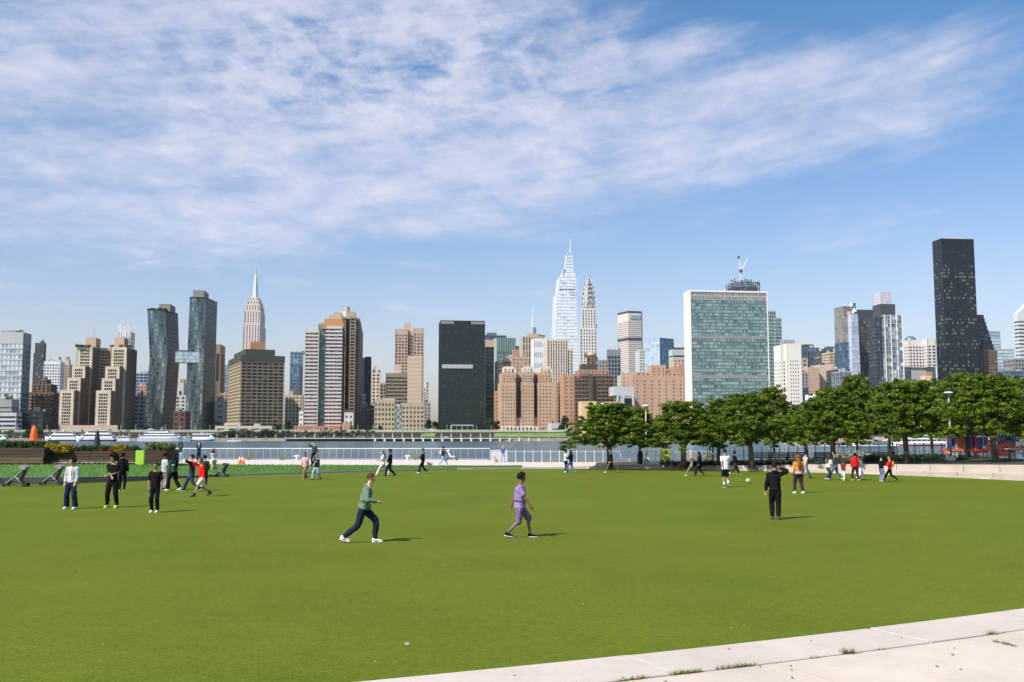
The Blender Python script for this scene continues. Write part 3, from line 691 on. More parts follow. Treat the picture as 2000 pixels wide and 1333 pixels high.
# midtown behind
simple('octagonal_tan_tower', 'tan tower with ribbed round shoulders below a white spire', 1021, 1063, 657, 1700, S(M('ribbed_tan', (.50,.40,.30), .8,.06,.05), gl_grey, fh=12, bw=4.5, pf=.5, sf=.12, inset=1), D=40, cl=0,
       extra=both(bulk(1030, 1056, 652, 1710, tan, D=25), bulk(1053, 1064, 655, 1705, leafdark, D=12, part='roof_garden')))
t = Tower('white_spire_tower', 'white lattice spire rising over the tan ribbed tower', 'spire'); p = at(1041, 655, 2500)
t.loc = V((p.x, 2500, 0)); t.mb('base').tube([(p.x,2500,0),(p.x,2500,at(0,640,2500).z)], [14, 8], steel, 4)
for k in range(3): t.mb('spire').tube([(p.x+(k-1)*1.3,2500,at(0,650,2500).z),(p.x,2500,at(0,600+k*12,2500).z)], [2.6,.5], white, 6)
t.done()
simple('white_ribbed_slab', 'white slab with one dark window row beside the striped cream block', 1043, 1071, 661, 1500, S(white, gl_grey, fh=16, bw=2.8, pf=.66, sf=.5, inset=.8), D=30, cl=0)
t = Tower('cream_striped_block', 'cream office block of close vertical stripes with stepped right shoulder')
cs = S(M('cream_pier', (.60,.51,.42), .8,.05,.05), G('glass_slot', (.10,.10,.10), (.36,.34,.32), .35, .3), fh=4.2, bw=3.5, pf=.5, sf=.14, inset=1.0, top=3)
t.block(1069, 1109, 662, 1400, cs, D=34); t.block(1108, 1119, 681, 1404, cs, D=30); t.done()

# supertall tapering tower
t = Tower('supertall_tower', 'tallest white glass tower, tapering in slanted setbacks to a needle', 'skyscraper'); Y = 2160
vs = S(M('terracotta_white', (.62,.65,.69), .5, .04, .01, .1), G('glass_supertall', (.48,.53,.58), (.68,.72,.77), .5, .3, .1), fh=7, bw=9, pf=.06, sf=.42, inset=.5, bandfront=True)
def taper(t, a, st, nr=None):
    """a: (v bottom, u0, u1, v top, u0, u1, Y, D)"""
    vb, b0, b1, vt, c0, c1, Y, D = a; ey = V((-sin(GR), cos(GR), 0))*D
    A, B = at(b0, vb, Y), at(b1, vb, Y+3); Dd, Cc = at(c0, vt, Y), at(c1, vt, Y+3); B.z = A.z; Cc.z = Dd.z
    if vb >= 838: A.z = B.z = ZM
    if t.loc is None: t.loc = V((A.x, A.y, ZM))
    n_ = max(1, round((Dd.z-A.z)/st['fh']))
    for (p, q, r, s_), w in (((A, B, Cc, Dd), (B-A).length), ((B, B+ey, Cc+ey, Cc), D), ((A+ey, A, Dd, Dd+ey), D)):
        quad_facade(t.mb('wall'), t.mb('windows','stuff'), p, q, r, s_, n_, max(2, round(w/st['bw'])), st['wall'], st['glass'], st['pf'], st['sf'], st['inset'], bandfront=st.get('bandfront', False))
    t.mb('wall').face((B+ey, A+ey, Dd+ey, Cc+ey), st['wall']); t.mb('wall').face((Dd, Cc, Cc+ey, Dd+ey), st['wall'])
for a in ((842,1078,1130,574,1089,1126,Y,60),(576,1090,1126,541,1094,1126,Y+6,44),(545,1100,1124,531,1100,1122,Y+10,34),(545,1098,1105,526,1100,1103.5,Y+8,10),(534,1103.5,1120,497,1107.5,1118.5,Y+14,22),(499,1108,1118,493,1110.5,1116.5,Y+18,14)): taper(t, a, vs)
p = at(1114, 495, Y+26); t.mb('needle').tube([(p.x, Y+26, p.z), (p.x, Y+26, at(0,467,Y+26).z)], [1.7,.5], white, 8)
for i in range(6): q = at(1095+i*5.2, 566, Y-1); t.mb('louvre').box((q.x, Y-.6, q.z), (4.4,.6,3.0), dkgrey, GR)
for i in range(3): q = at(1113+i*4.2, 572, Y-1); t.mb('louvre').box((q.x, Y-.6, q.z), (3,.6,2.4), dkgrey, GR)
q = at(1088, 541.5, Y); t.mb('hoist_arm').bar((q.x, Y, q.z), (at(1099,541,Y).x, Y, q.z), .8, .8, white)
t.done()

# crowned tower with sunburst arches
t = Tower('sunburst_tower', 'slender white brick tower with arched steel sunburst crown and spire', 'skyscraper'); Y = 1955
ck = S(M('white_brick_deco', (.66,.62,.58), .7,.05,.02), G('glass_deco', (.10,.09,.09), (.3,.28,.26), .3, .3), fh=6.2, bw=5.2, pf=.5, sf=.3, inset=1.0, top=3)
for u0, u1, vt, vb, sd, dy in ((1133,1165,640,None,1168.5,0),(1136.5,1164,602,642,1167,4),):
    fr = t.block(u0, u1, vt, Y+dy, ck, side=sd, vb=vb)
ccx, ccy = at(1150.5, 640, Y+22).x, Y+24; kk = (Y+24)/F
nir = M('crown_steel', (.50,.46,.44), .42, .1, .02, .45)
def oct_(r, v, sq=.75):
    z = at(1150, v, ccy).z; r *= kk; out = []
    for a in range(8):
        an = a*pi/4+pi/8+GR; out.append(V((ccx+r*cos(an), ccy+r*sin(an), z)))
    return out
prof = [(13.6,602),(13.2,590),(11.6,580),(10.2,571),(8.2,562),(6.2,554),(4.0,549),(2.3,544)]
t.mb('crown').loft([oct_(r*.92, v) for r, v in prof], nir)
for i, (r, v) in enumerate(prof[:-1]):       # arched tiers, each with its ring of triangular windows
    r2, v2 = prof[i+1]
    for k in range(4):
        an = k*pi/2+GR-pi/2; d = V((cos(an), sin(an), 0)); e = V((-sin(an), cos(an), 0)); z1 = at(0,v,ccy).z; h = at(0,v2,ccy).z-z1
        c0 = V((ccx, ccy, z1))+d*(r*kk*.86); w = r*kk*.62
        for s_ in range(7):
            a0 = pi*s_/7; a1 = pi*(s_+1)/7
            t.mb('crown').bar(c0+e*(w*cos(a0))+V((0,0,h*1.15*sin(a0))), c0+e*(w*cos(a1))+V((0,0,h*1.15*sin(a1))), 1.0, .8, white)
        for s_ in range(3 if i < 5 else 1):
            a0 = pi*(s_+1)/(4 if i < 5 else 2); q = c0+e*(w*.7*cos(a0))+V((0,0,h*.8*sin(a0)))+d*.2; t.mb('crown_window').box(q, (1.6,1.6,2.2), dkgrey, an)
for k in range(4):      # corner gargoyle piers
    an = k*pi/2+pi/4+GR; t.mb('eagle_pier').box((ccx+cos(an)*17, ccy+sin(an)*17, at(0,640,ccy).z+1), (3,3,9), offw, an)
t.mb('spire').loft([oct_(2.3,545), oct_(1.1,538), oct_(.45,532), oct_(.13,518)], M('spire_steel', (.5,.42,.40), .4,.05,.1,.4)); t.done()

# brick pieces right of the apartments
simple('tan_brick_annex', 'tan brick block with tall window slots right of the brick apartments', 1086, 1104, 745, 900, S(tud, gl_dark, fh=3.2, bw=3.4, pf=.6, sf=.55), D=24, cl=2)
simple('orange_brick_annex', 'orange brick tower end beside the scaffolded building', 1101, 1121, 733, 812, S(orbrick, gl_dark, fh=3.2, bw=4.6, pf=.7, sf=.6), D=24, cl=2)
simple('low_white_wall_building', 'long low white building partly behind the first park tree', 1077, 1114, 827, 800, S(ltgrey, gl_grey, blank=True), D=20, cl=0)
t = Tower('netted_building', 'brown building wrapped in dark scaffolding with a stepped roof', 'building'); Y = 812
sca = M('scaffold_net', (.085,.072,.058), .9, .3, .3); bb_ = M('netted_brick', (.34,.215,.15), .85, .18, .15)
fr = t.block(1120, 1198, 731, Y, S(bb_, gl_dark, fh=3.2, bw=3.2, pf=.6, sf=.5, top=1), D=28)
t.block(1132, 1190, 722, Y+4, S(bb_, gl_dark, fh=3, bw=3.2, pf=.6, sf=.5), D=20, vb=733); t.block(1138, 1166, 711, Y+6, S(sca, gl_dark, fh=3, bw=3.2, pf=.4, sf=.5), D=14, vb=724)
O, ex, ey, W, D, z0, zt = fr; mb = t.mb('scaffold_deck')
for j in range(15):
    z = zt-.5-j*3.1; s0 = 0 if j > 0 else .15
    a, b = O+ex*(W*s0)-ey*1.0, O+ex*W-ey*1.0; mb.bar((a.x,a.y,z),(b.x,b.y,z), .7, random.uniform(.25,.7), sca)
mb = t.mb('scaffold_pole')
for i in range(24): p = O+ex*(W*i/23)-ey*1.7; mb.box((p.x,p.y,(ZM+zt)/2), (.14,.14,zt-ZM), sca)
p = O+ex*(W*.41)-ey*2; t.mb('hoist_shaft').box((p.x,p.y,(ZM+zt)/2), (3.4,2.2,zt-ZM), sca, GR)
q = at(1154, 700, 824); kk = 824/F
t.mb('water_tank').tube([(q.x,824,at(0,712,824).z),(q.x,824,at(0,694,824).z)], [8*kk,8*kk], tank, 10); t.mb('water_tank').tube([(q.x,824,at(0,694,824).z),(q.x,824,at(0,686,824).z)], [8*kk,2*kk], tan, 10)
for i in range(10): t.mb('water_tank').box((q.x+random.uniform(-5,5), 821, at(0,708,824).z+random.uniform(-2,6)), (1.2,1.2,random.uniform(2,5)), tank, random.random())
t.done()
simple('grey_slab_behind', 'grey ribbed slab just behind the netted building roof', 1163, 1188, 703, 1150, S(grey, gl_grey, fh=4, bw=4, pf=.5, sf=.3), D=20, cl=2)
simple('steel_grid_tower', 'grey blue tower with a bold pale grid and plain crown', 1187, 1212, 683, 1150, S(M('grid_steel', (.20,.23,.26), .5,.08,.1), gl_dcop, fh=5, bw=4.2, pf=.30, sf=.22, top=7), side=1225, cl=3)
# long octagonal tower with dark cap
t = Tower('octagonal_slab_tower', 'broad pale tower with angled left flank, dark cap and sign panel on top', 'skyscraper'); Y = 1980
zc = at(1230, 612, Y).z; pal = M('precast_white', (.58,.53,.49), .8,.05,.02)
A, B, Cc = at(1206, 617, Y+38), at(1226.5, 612, Y), at(1252, 612, Y+6); Dn = V((-sin(GR), cos(GR), 0))*60
P_ = [V((p.x, p.y, ZM)) for p in (A, B, Cc)]; P_.append(P_[2]+V((6,26,0))); P_.append(P_[0]+Dn*.7+V((20,0,0)))
t.loc = P_[1]; up = V((0,0,zc-ZM)); pst = dict(nr=57)
for i in (0, 1, 2):
    a, b = P_[i], P_[i+1]; quad_facade(t.mb('wall'), t.mb('windows','stuff'), a, b, b+up, a+up, 56, (16,20,14)[i], pal, gl_grey, .22, .52, .9, top=16, bandfront=True)
t.mb('wall').prism([P_[3], P_[4], P_[0]+(P_[4]-P_[0])*.02, P_[2]+(P_[3]-P_[2])*.98], ZM, zc, pal)
t.mb('dark_cap').prism([p+(p-P_[1])*0.0 for p in P_], zc, at(1230,610.5,Y).z+3.0, dkgrey)
for v0 in (676, 625):
    z = at(1230, 662 if v0 == 676 else v0, Y).z
    if v0 == 676: 
        for i in (0, 1): a, b = P_[i], P_[i+1]; t.mb('louvre_band').bar((a.x,a.y-.3,z),(b.x,b.y-.3,z), .8, 5.5, dkgrey)
a, b = P_[1].lerp(P_[2], .18), P_[1].lerp(P_[2], .95); z = at(1230, 620, Y).z; t.mb('sign_panel').bar((a.x,a.y-.8,z),(b.x,b.y-.8,z), .8, 8, M('sign_teal', (.22,.36,.33), .5,.25,.05))
t.done()
simple('white_sliver_tower', 'thin white slab tucked behind the octagonal tower', 1249, 1260, 684, 1700, S(offw, gl_grey, fh=5, bw=4, pf=.5, sf=.4), D=30, cl=0)
t = Tower('blue_corner_tower', 'blue mirror glass tower seen on its corner', 'tower'); Yc = 1450; c0 = at(1288.5, 660, Yc); zt = c0.z; rr = R(38)
exr = V((cos(rr), sin(rr), 0)); eyr = V((-sin(rr), cos(rr), 0)); Pc = V((c0.x, c0.y, ZM)); t.loc = Pc; Wr = hit(V((Pc.x,Pc.y,zt)), exr, 1316, zt); Dl = hit(V((Pc.x,Pc.y,zt)), eyr, 1259, zt)
t.raw(Pc, exr, eyr, Wr, Dl, ZM, zt, S(bluem, G('glass_mirror_dark', (.06,.15,.22), (.22,.36,.45), .3,.06,.6), fh=4.5, bw=4.5, pf=.08, sf=.1, inset=.2, top=.5), S(steel, G('glass_mirror_pale', (.34,.44,.52), (.62,.68,.72), .5,.06,.6), fh=4.5, bw=6, pf=.06, sf=.08, inset=.2, top=.5)); t.done()  # dark and pale copies of one mirror glass: reflections put into the colour
simple('dark_banded_office', 'dark topped office block with thin bands left of the green slab', 1314, 1337, 680, 1350, S(ltgrey, gl_dark, fh=5, bw=40, pf=.05, sf=.45, top=9), D=20, cl=0, extra=bulk(1313, 1338, 679, 1349, dkgrey, D=22, part='crown_band'))
simple('peach_block', 'peach block with narrow windows beside the white edge of the green slab', 1316, 1337, 700, 1150, S(cream, gl_grey, fh=4, bw=4, pf=.6, sf=.5), D=20, cl=0)
# brick river block
t = Tower('long_brick_block', 'long salmon brick block with columns of small dark windows and a roof tower'); Y = 815
lb = M('salmon_brick', (.47,.295,.205), .85, .08, .1)
t.block(1237, 1337, 733, Y, S(lb, gl_dark, fh=3.2, bw=6.6, pf=.84, sf=.55, top=3.5, inset=.4), D=26)
t.block(1273, 1301, 713, Y+5, S(lb, gl_dark, fh=3.2, bw=4, pf=.75, sf=.6, top=2), D=16, vb=735); t.block(1243, 1331, 727, Y+4, S(lb, gl_dark, fh=2.4, bw=4, pf=.7, sf=.4, top=.6), D=20, vb=735)
for u0, u1, v in ((1308,1316,720),(1316,1326,715),(1326,1337,711)): t.solid('roof_turret', u0, u1, v, Y+9, orbrick, D=10, z0=at(0,735,Y).z)
p, q = at(1260, 780, Y-.5), at(1254, 753, Y-.5)
t.done()
simple('tan_mural_block', 'tan block with round topped mural wall left of the long brick block', 1214, 1241, 733, 905, S(cream, gl_grey, fh=3.4, bw=5, pf=.7, sf=.6), D=18, cl=3, extra=bulk(1223, 1240, 728, 910, tan, D=10))
t = Tower('concrete_frame_block', 'grey concrete box raised on columns over a dark opening'); Y = 790
t.block(1200, 1238, 755, Y, S(ltgrey, gl_grey, blank=True), D=20, z0=at(0,773,Y).z); t.solid('dark_core', 1212, 1238, 772, Y+5, dkgrey, D=12)
for u in (1206, 1213, 1217, 1236.5): q = at(u, 773, Y+1); t.mb('column').box((q.x, Y+1, (ZM+q.z)/2), (1.5,1.5,q.z-ZM), ltgrey, GR)
q = at(1219, 771, Y); t.mb('wall').box((q.x+5, Y+3, q.z-2), (17,4,2), grey, GR); t.done()
t = Tower('yellow_low_blocks', 'row of low yellow stone blocks behind the park trees')
ylw = M('yellow_stone', (.58,.42,.24), .85,.06,.1); ys = S(ylw, gl_grey, blank=True)
t.block(1136, 1165, 784, 780, ys, D=14); t.block(1183, 1211, 785, 781, ys, D=7); t.block(1154, 1192, 790, 776, ys, D=10); t.solid('fin_wall', 1176, 1188, 787, 779, offw, D=5); t.done()

# green glass slab of the river campus
t = Tower('green_glass_slab', 'wide green glass slab framed by blank white marble ends', 'tower'); Y = 1060
marb = M('white_marble', (.74,.73,.71), .6, .03, .05)
O, ex, ey, W, D, z0, zt = t.frame(1347.5, 1499, 568, Y, side=1335)
fl = 39
def unt(i, j, nc, nr, cache={}):
    k = (j, i//random.choice([3,4])); 
    if k not in cache: cache[k] = random.random()
    return min(1, max(.01, cache[k]*.72 + random.random()*.28))  # tints run along each floor, reflections painted into the pane colour
def rowz(v): return at(1420, v, Y).z
A, B = V((O.x,O.y,z0))+ey*.5, V((O.x,O.y,z0))+ex*W+ey*.5
grid = M('un_grid', (.42,.40,.38), .7,.05,.1)
bands = [(zt-1.2, rowz(585)), (rowz(655.5), rowz(660)), (rowz(733), rowz(738))]
segs = [(rowz(585), rowz(655.5)), (rowz(660), rowz(733)), (rowz(738), z0)]
unm = M('un_mullion', (.11,.18,.175), .45,.1,.1)
for zt_, zb_ in segs:
    d_ = V((0,0,zb_-z0)); u_ = V((0,0,zt_-z0)); quad_facade(t.mb('wall'), t.mb('windows','stuff'), A+d_, B+d_, B+u_, A+u_, max(1, round((zt_-zb_)/3.55)), 54, unm, gl_un, .10, .26, .18, tintf=unt, bandfront=True)
for zt_, zb_ in bands:
    d_ = V((0,0,zb_-z0)); u_ = V((0,0,zt_-z0)); quad_facade(t.mb('louvre_band','stuff'), t.mb('louvre_band','stuff'), A+d_, B+d_, B+u_, A+u_, 2 if zt_ == zt-1.2 else 1, 54, grid, gl_grey, .45, .25, .3)
w = .7
def slab(a, b): t.mb('marble_wall').prism([a+(-ex)*0, b, b+ey*D, a+ey*D], z0, zt, marb)
base = V((O.x,O.y,0))
t.mb('marble_wall').prism([base-ex*.1, base+ex*.9, base+ex*.9+ey*D, base-ex*.1+ey*D], z0, zt+.8, marb)
t.mb('marble_wall').prism([base+ex*(W-.9), base+ex*(W+.1), base+ex*(W+.1)+ey*D, base+ex*(W-.9)+ey*D], z0, zt+.8, marb)
t.mb('marble_wall').prism([base+ex*.9, base+ex*(W-.9), base+ex*(W-.9)+ey*D, base+ex*.9+ey*D], zt-1.2, zt+.75, marb)
t.mb('rear_wall').prism([base+ex*.9+ey*1.2, base+ex*(W-.9)+ey*1.2, base+ex*(W-.9)+ey*(D-.5), base+ex*.9+ey*(D-.5)], z0, zt-1.3, unm)
t.done()
# tower under construction with a crane
t = Tower('unfinished_tower', 'dark skeletal tower top under construction behind the green slab', 'tower'); Y = 1700
fr = t.frame(1427, 1483, 548, Y, D=40); O, ex, ey, W, D, z0, zt = fr; t.loc = V((O.x, O.y, ZM))
t.solid('core', 1432, 1480, 560, Y+6, dkgrey, D=28)
fm = M('frame_steel', (.07,.08,.10), .6,.2,.05)
for i in range(15):
    for j in (0, 1):
        h = random.uniform(-7, 6) if 1 < i < 13 else -6
        p = O+ex*(W*i/14)+ey*(j*20); t.mb('steel_column').box((p.x,p.y,(zt+h)/2+ZM), (1.5,1.5,zt+h), fm, GR)
for k in range(7):
    z = zt-3-k*5
    for j in (0, 1):
        a, b = O+ex*(W*random.uniform(0,.06))+ey*(j*20), O+ex*(W*random.uniform(.92,1.02))+ey*(j*20); t.mb('steel_beam').bar((a.x,a.y,z),(b.x,b.y,z), 1.2, 1.3, fm)
for k in range(60):
    p = O+ex*(W*random.random())-ey*.6; t.mb('safety_net','stuff').box((p.x,p.y,zt-random.uniform(0,22)), (random.uniform(1,5),.3,random.uniform(1,4)), random.choice([grey, fm, dkgrey, bluem]), GR)
t.done()
t = Tower('tower_crane', 'white luffing crane standing on the unfinished tower', 'crane'); p = at(1447, 545, Y+10); t.loc = V((p.x, Y+10, 0)); zb = at(0,548,Y).z-4
lattice(t.mb('mast'), (p.x,Y+10,zb), (p.x,Y+10,at(0,530,Y+10).z), 1.5, white, 8, .6)
zk = at(0,530,Y+10).z; t.mb('cab').box((p.x,Y+8,zk), (5,4,4.5), dkgrey)
j1, j2 = V((p.x,Y+10,zk)), at(1460, 505, Y+10); 
def jib(mb, a, b, w, n, mat):
    d = (b-a).normalized(); s_ = d.cross(V((0,1,0))).normalized()*w
    for k in (-1,1): mb.bar(a+s_*k, b+s_*k*.4, .8,.8, mat)
    for i in range(n): mb.bar(a.lerp(b,i/n)+s_*(1 if i % 2 else -1), a.lerp(b,(i+1)/n)+s_*(-1 if i % 2 else 1), .6,.6, mat)
jib(t.mb('jib'), j1, j2, 1.6, 12, white); jib(t.mb('counter_jib'), j1, at(1443.5,510,Y+10), 1.0, 9, white)
q = at(1442.5, 503, Y+10); t.mb('counterweight').box(q, (3.5,3,4), dkgrey, mtx=Matrix.Rotation(.5,3,'Y'))
t.mb('tie_rope').bar(at(1443,507,Y+10), at(1459,508,Y+10)+V((0,0,-8)), .25,.25, white); t.done()

# right of the green slab
t = Tower('grey_green_tower', 'slim grey green glass tower stepped at its top beside the white marble edge', 'tower')
gg = S(M('grey_green_metal', (.30,.36,.35), .5,.08,.1), gl_teal, fh=4.4, bw=2.8, pf=.22, sf=.28, inset=.3)
t.block(1498, 1515, 607, 1210, gg, D=24); fr = t.block(1514.5, 1526, 621, 1206, gg, D=26); t.done()
t = Tower('white_punched_tower', 'white tower with rows of small square windows and a dark roof drum', 'building'); Y = 940
wf = M('white_travertine', (.70,.66,.60), .7,.04,.1)
O, ex, ey, W, D, z0, zt = t.block(1536, 1565, 671.5, Y, S(wf, gl_dark, fh=4.2, bw=3.6, pf=.55, sf=.55, top=15, inset=.5, edge=2.6), D=20)
t.block(1525, 1536.2, 674, Y+1.2, S(wf, gl_grey, fh=4.2, bw=5.4, pf=.5, sf=.55, top=15, edge=1.2), D=18)
t.solid('roof_drum', 1530, 1552, 664, Y+8, grey, D=9, z0=zt-1)
t.done()
for nm, lb_, u0, u1, vt, Y, st, kw in (
  ('dark_hotel_block', 'dark blue block with a stepped roof behind the white punched tower', 1565, 1600, 679, 1500, S(bluem, gl_blue, fh=5, bw=5, pf=.3, sf=.2), dict(extra=bulk(1570, 1589, 673, 1505, dkgrey, D=16))),
  ('dark_stepped_block', 'dark banded block stepping up towards its right side', 1602, 1637, 686, 1450, S(dkgrey, gl_grey, fh=5, bw=20, pf=.1, sf=.4), dict(extra=both(bulk(1608,1633,682,1455,dkgrey,D=20), bulk(1616,1634,677,1460,bluem,D=12)))),
  ('peach_terrace_block', 'peach apartment block with balcony bands climbing to the right', 1620, 1648, 688, 1180, S(M('peach_stucco', (.56,.42,.32), .8,.06,.1), gl_grey, fh=3.4, bw=5, pf=.2, sf=.5, bandfront=True), dict(extra=both(bulk(1632,1646,681,1185,cream), bulk(1641,1650,664,1250,pinktan,D=12)))),
  ('tan_corner_house', 'tan house with dark window pairs beside the white punched tower', 1566, 1578, 700, 1200, S(tan, gl_dark, fh=5, bw=6, pf=.5, sf=.5), {}),
  ('salmon_slab', 'salmon brick slab with faint floor lines', 1578, 1600, 718, 1020, S(M('salmon_panel', (.50,.33,.25), .8,.05,.1), G('salmon_joint', (.36,.24,.18),(.42,.28,.21),.5,.7), fh=3.2, bw=60, pf=.02, sf=.75, inset=.1), {}),
  ('pale_peach_slab', 'plain pale peach slab with a thin central seam', 1600.5, 1628, 713, 1030, S(M('peach_panel', (.58,.44,.34), .8,.04,.1), G('peach_joint', (.4,.3,.24),(.46,.35,.28),.5,.7), fh=60, bw=19, pf=.92, sf=.02, inset=.2), {}),
  ('grey_slot_house', 'thin grey building with black slots at the foot of the salmon slab', 1566, 1578, 727, 985, S(grey, gl_dark, fh=3.4, bw=3.2, pf=.5, sf=.3), {}),
  ('beige_window_block', 'beige block with a dense window column right of the peach slab', 1628, 1634, 722, 1040, S(cream, gl_dark, fh=3.4, bw=3.4, pf=.4, sf=.5), dict(cl=0)),
  ('slate_block', 'slate glass block under the torn topped tower', 1632, 1645, 722, 1010, S(dkgrey, gl_teal, fh=4, bw=4, pf=.2, sf=.2), {}),
  ('pale_blue_annex', 'pale blue glass annex with a curved roofline', 1643, 1663, 725, 985, S(steel, gl_blue, fh=4, bw=4, pf=.15, sf=.1), {}),
  ('low_white_hall', 'low white hall just above the park trees', 1592, 1645, 770, 900, S(white, gl_grey, fh=9, bw=60, pf=.02, sf=.8), {})):
    simple(nm, lb_, u0, u1, vt, Y, st, **dict(dict(D=22, cl=3), **kw))
# torn glass tower
t = Tower('torn_glass_tower', 'twisted glass tower with an open torn crown and pale lilac slab', 'tower'); Y = 1040
con = S(M('warm_grey_curtain', (.30,.28,.25), .55,.1,.05), G('glass_concave', (.18,.17,.15), (.40,.40,.37), .5, .15, .4), fh=4.2, bw=3, pf=.12, sf=.15, inset=.2)
taper(t, (842,1650,1667,668,1648.5,1664.5,Y,22), S(bluem, gl_blue, fh=4.2, bw=3, pf=.15, sf=.12, inset=.2)); taper(t, (668,1648.5,1664.5,598,1647,1661,Y+.5,22), con)
taper(t, (842,1669,1686,613,1662.5,1675,Y-6,12), S(M('lilac_panel', (.56,.58,.68), .4,.04,.1,.1), G('glass_lilac', (.40,.44,.56),(.66,.70,.80),.5,.12,.3), fh=4.2, bw=3.2, pf=.10, sf=.22, inset=.15))
for i in range(26):
    p = at(random.uniform(1656,1672), random.uniform(594,616), Y+random.uniform(0,12)); t.mb('torn_crown').box(p, (random.uniform(.6,3.2),.8,random.uniform(1,5)), random.choice([white, white, dkgrey, offw, tan]), mtx=Matrix.Rotation(random.uniform(-.6,.6),3,'Y'))
t.mb('crown_rail').bar(at(1647,597,Y), at(1660,596,Y), .8,.8, white); t.mb('roof_crane').bar(at(1656,589,Y+5), at(1663,596,Y+5), .7,.7, ltgrey); t.done()
simple('black_grid_tower', 'dark gridded office tower with plain crown beside the lilac slab', 1674, 1717, 605, 1080, S(M('grid_black', (.055,.055,.055), .6,.1,.1), G('glass_office', (.02,.02,.02),(.42,.40,.33),.28,.2), fh=3.5, bw=3.1, pf=.4, sf=.45, top=12, inset=.4), D=24, cl=0)
t = Tower('silver_checker_tower', 'silver and white checkered glass tower with a black cap', 'tower'); Y = 985
t.block(1711, 1727, 619, Y+3, S(dkgrey, G('glass_navy', (.02,.045,.09),(.5,.55,.6),.12,.1,.4), fh=3.7, bw=2.6, pf=.35, sf=.3, top=1), D=18)
fr = t.block(1725.5, 1762, 615, Y, S(M('silver_grid', (.34,.35,.36), .4,.06,.1,.3), gl_sil, fh=3.9, bw=4.0, pf=.16, sf=.18, top=1, inset=.25), D=20)
O, ex, ey, W, D, z0, zt = fr
for s_ in (.04,.36,.68,.97): p = O+ex*(W*s_)-ey*.3; t.mb('pilaster').box((p.x,p.y,(ZM+zt)/2), (.8,.7,zt-ZM), white, GR)
t.solid('black_cap', 1719, 1748, 594, Y+5, dkgrey, D=16, z0=zt-1); t.done()
simple('lilac_sliver_tower', 'pale lilac square tower peeking above the black cap', 1719.5, 1740, 570, 2100, S(M('lilac_concrete', (.48,.46,.50), .8,.04,.02), G('glass_432', (.42,.42,.46),(.50,.50,.54),.5,.4), fh=6, bw=6, pf=.4, sf=.4), D=28, cl=0)
simple('dark_slot_block', 'dark block filling the gap right of the checkered tower', 1761, 1776, 672, 1250, S(dkgrey, gl_grey, fh=4, bw=4, pf=.2, sf=.3), D=18, cl=0)
t = Tower('domed_tower', 'small tower with a rounded blue glass cap', 'tower'); fr = t.block(1768, 1786, 664, 1800, S(bluem, gl_blue, fh=6, bw=5, pf=.2, sf=.2), D=24)
p = at(1778, 664, 1812); t.mb('glass_dome').ball((p.x,1812,p.z-2), (10.5,10,9), M('dome_glass', (.20,.28,.36), .15,.05,.1,.5), 14, 8); t.sm.add('glass_dome'); t.done()
t = Tower('white_honeycomb_block', 'white concrete grid building with deep square windows', 'building'); Y = 1120
hc = S(M('honeycomb_white', (.66,.60,.57), .7,.04,.05), gl_grey, fh=4.4, bw=4.1, pf=.3, sf=.42, top=7, inset=1.2)
t.block(1775, 1812, 664, Y+6, hc, D=20, z0=at(0,717,Y).z); t.block(1811, 1827, 662, Y, hc, D=20, z0=at(0,717,Y).z); t.block(1778, 1827, 717, Y+8, S(M('plain_grey_wall', (.36,.37,.38),.8,.04,.1), gl_grey, blank=True), D=18)
t.block(1762, 1779, 717, Y-20, S(dkgrey, gl_teal, fh=4, bw=4, pf=.2, sf=.2), D=18); t.done()
t = Tower('peach_lantern_tower', 'little peach stone tower with a lantern top above the trees'); t.block(1805, 1827, 742, 905, S(M('peach_stone', (.66,.50,.36),.8,.04,.1), gl_grey, blank=True), D=10)
t.solid('upper_tier', 1806, 1820, 735, 907, cream, D=8); t.solid('lantern', 1808, 1820, 727, 908, orange, D=7); q = at(1812, 724, 910); t.mb('finial').tube([(q.x,910,at(0,728,910).z),(q.x,910,q.z)], [.6,.1], dkgrey, 6); t.done()
# black residential tower
t = Tower('black_residential_tower', 'tallest black glass tower with scattered pale windows, on the right', 'skyscraper'); Y = 1320
def tr(i, j, nc, nr):
    r = random.random(); row = (j*7919 % 13)/13
    return .99 if (r < .10 + (.38 if row > .70 else 0)) and j < nr-4 else random.uniform(.02,.85)  # pale panes are lit windows painted into the glass colour
O, ex, ey, W, D, z0, zt = t.block(1838.5, 1901.5, 466, Y, S(M('bronze_mullion', (.006,.012,.014), .4,.1,.1), gl_trump, fh=5.0, bw=3.4, pf=.32, sf=.38, top=11, inset=.12, tint=tr), side=1820.5)
for s_ in (.45,): p = O+ex*(W*s_)-ey*.05; t.mb('seam').box((p.x,p.y,(ZM+zt)/2-4), (.7,.4,zt-ZM-8), blackm, GR)
for i in range(5): p = O+ex*(W*(.25+.13*i))+ey*10; t.mb('roof_plant').box((p.x,p.y,zt+1.6), (random.uniform(2,5),3,random.uniform(2,4.5)), ltgrey, GR)
t.done()
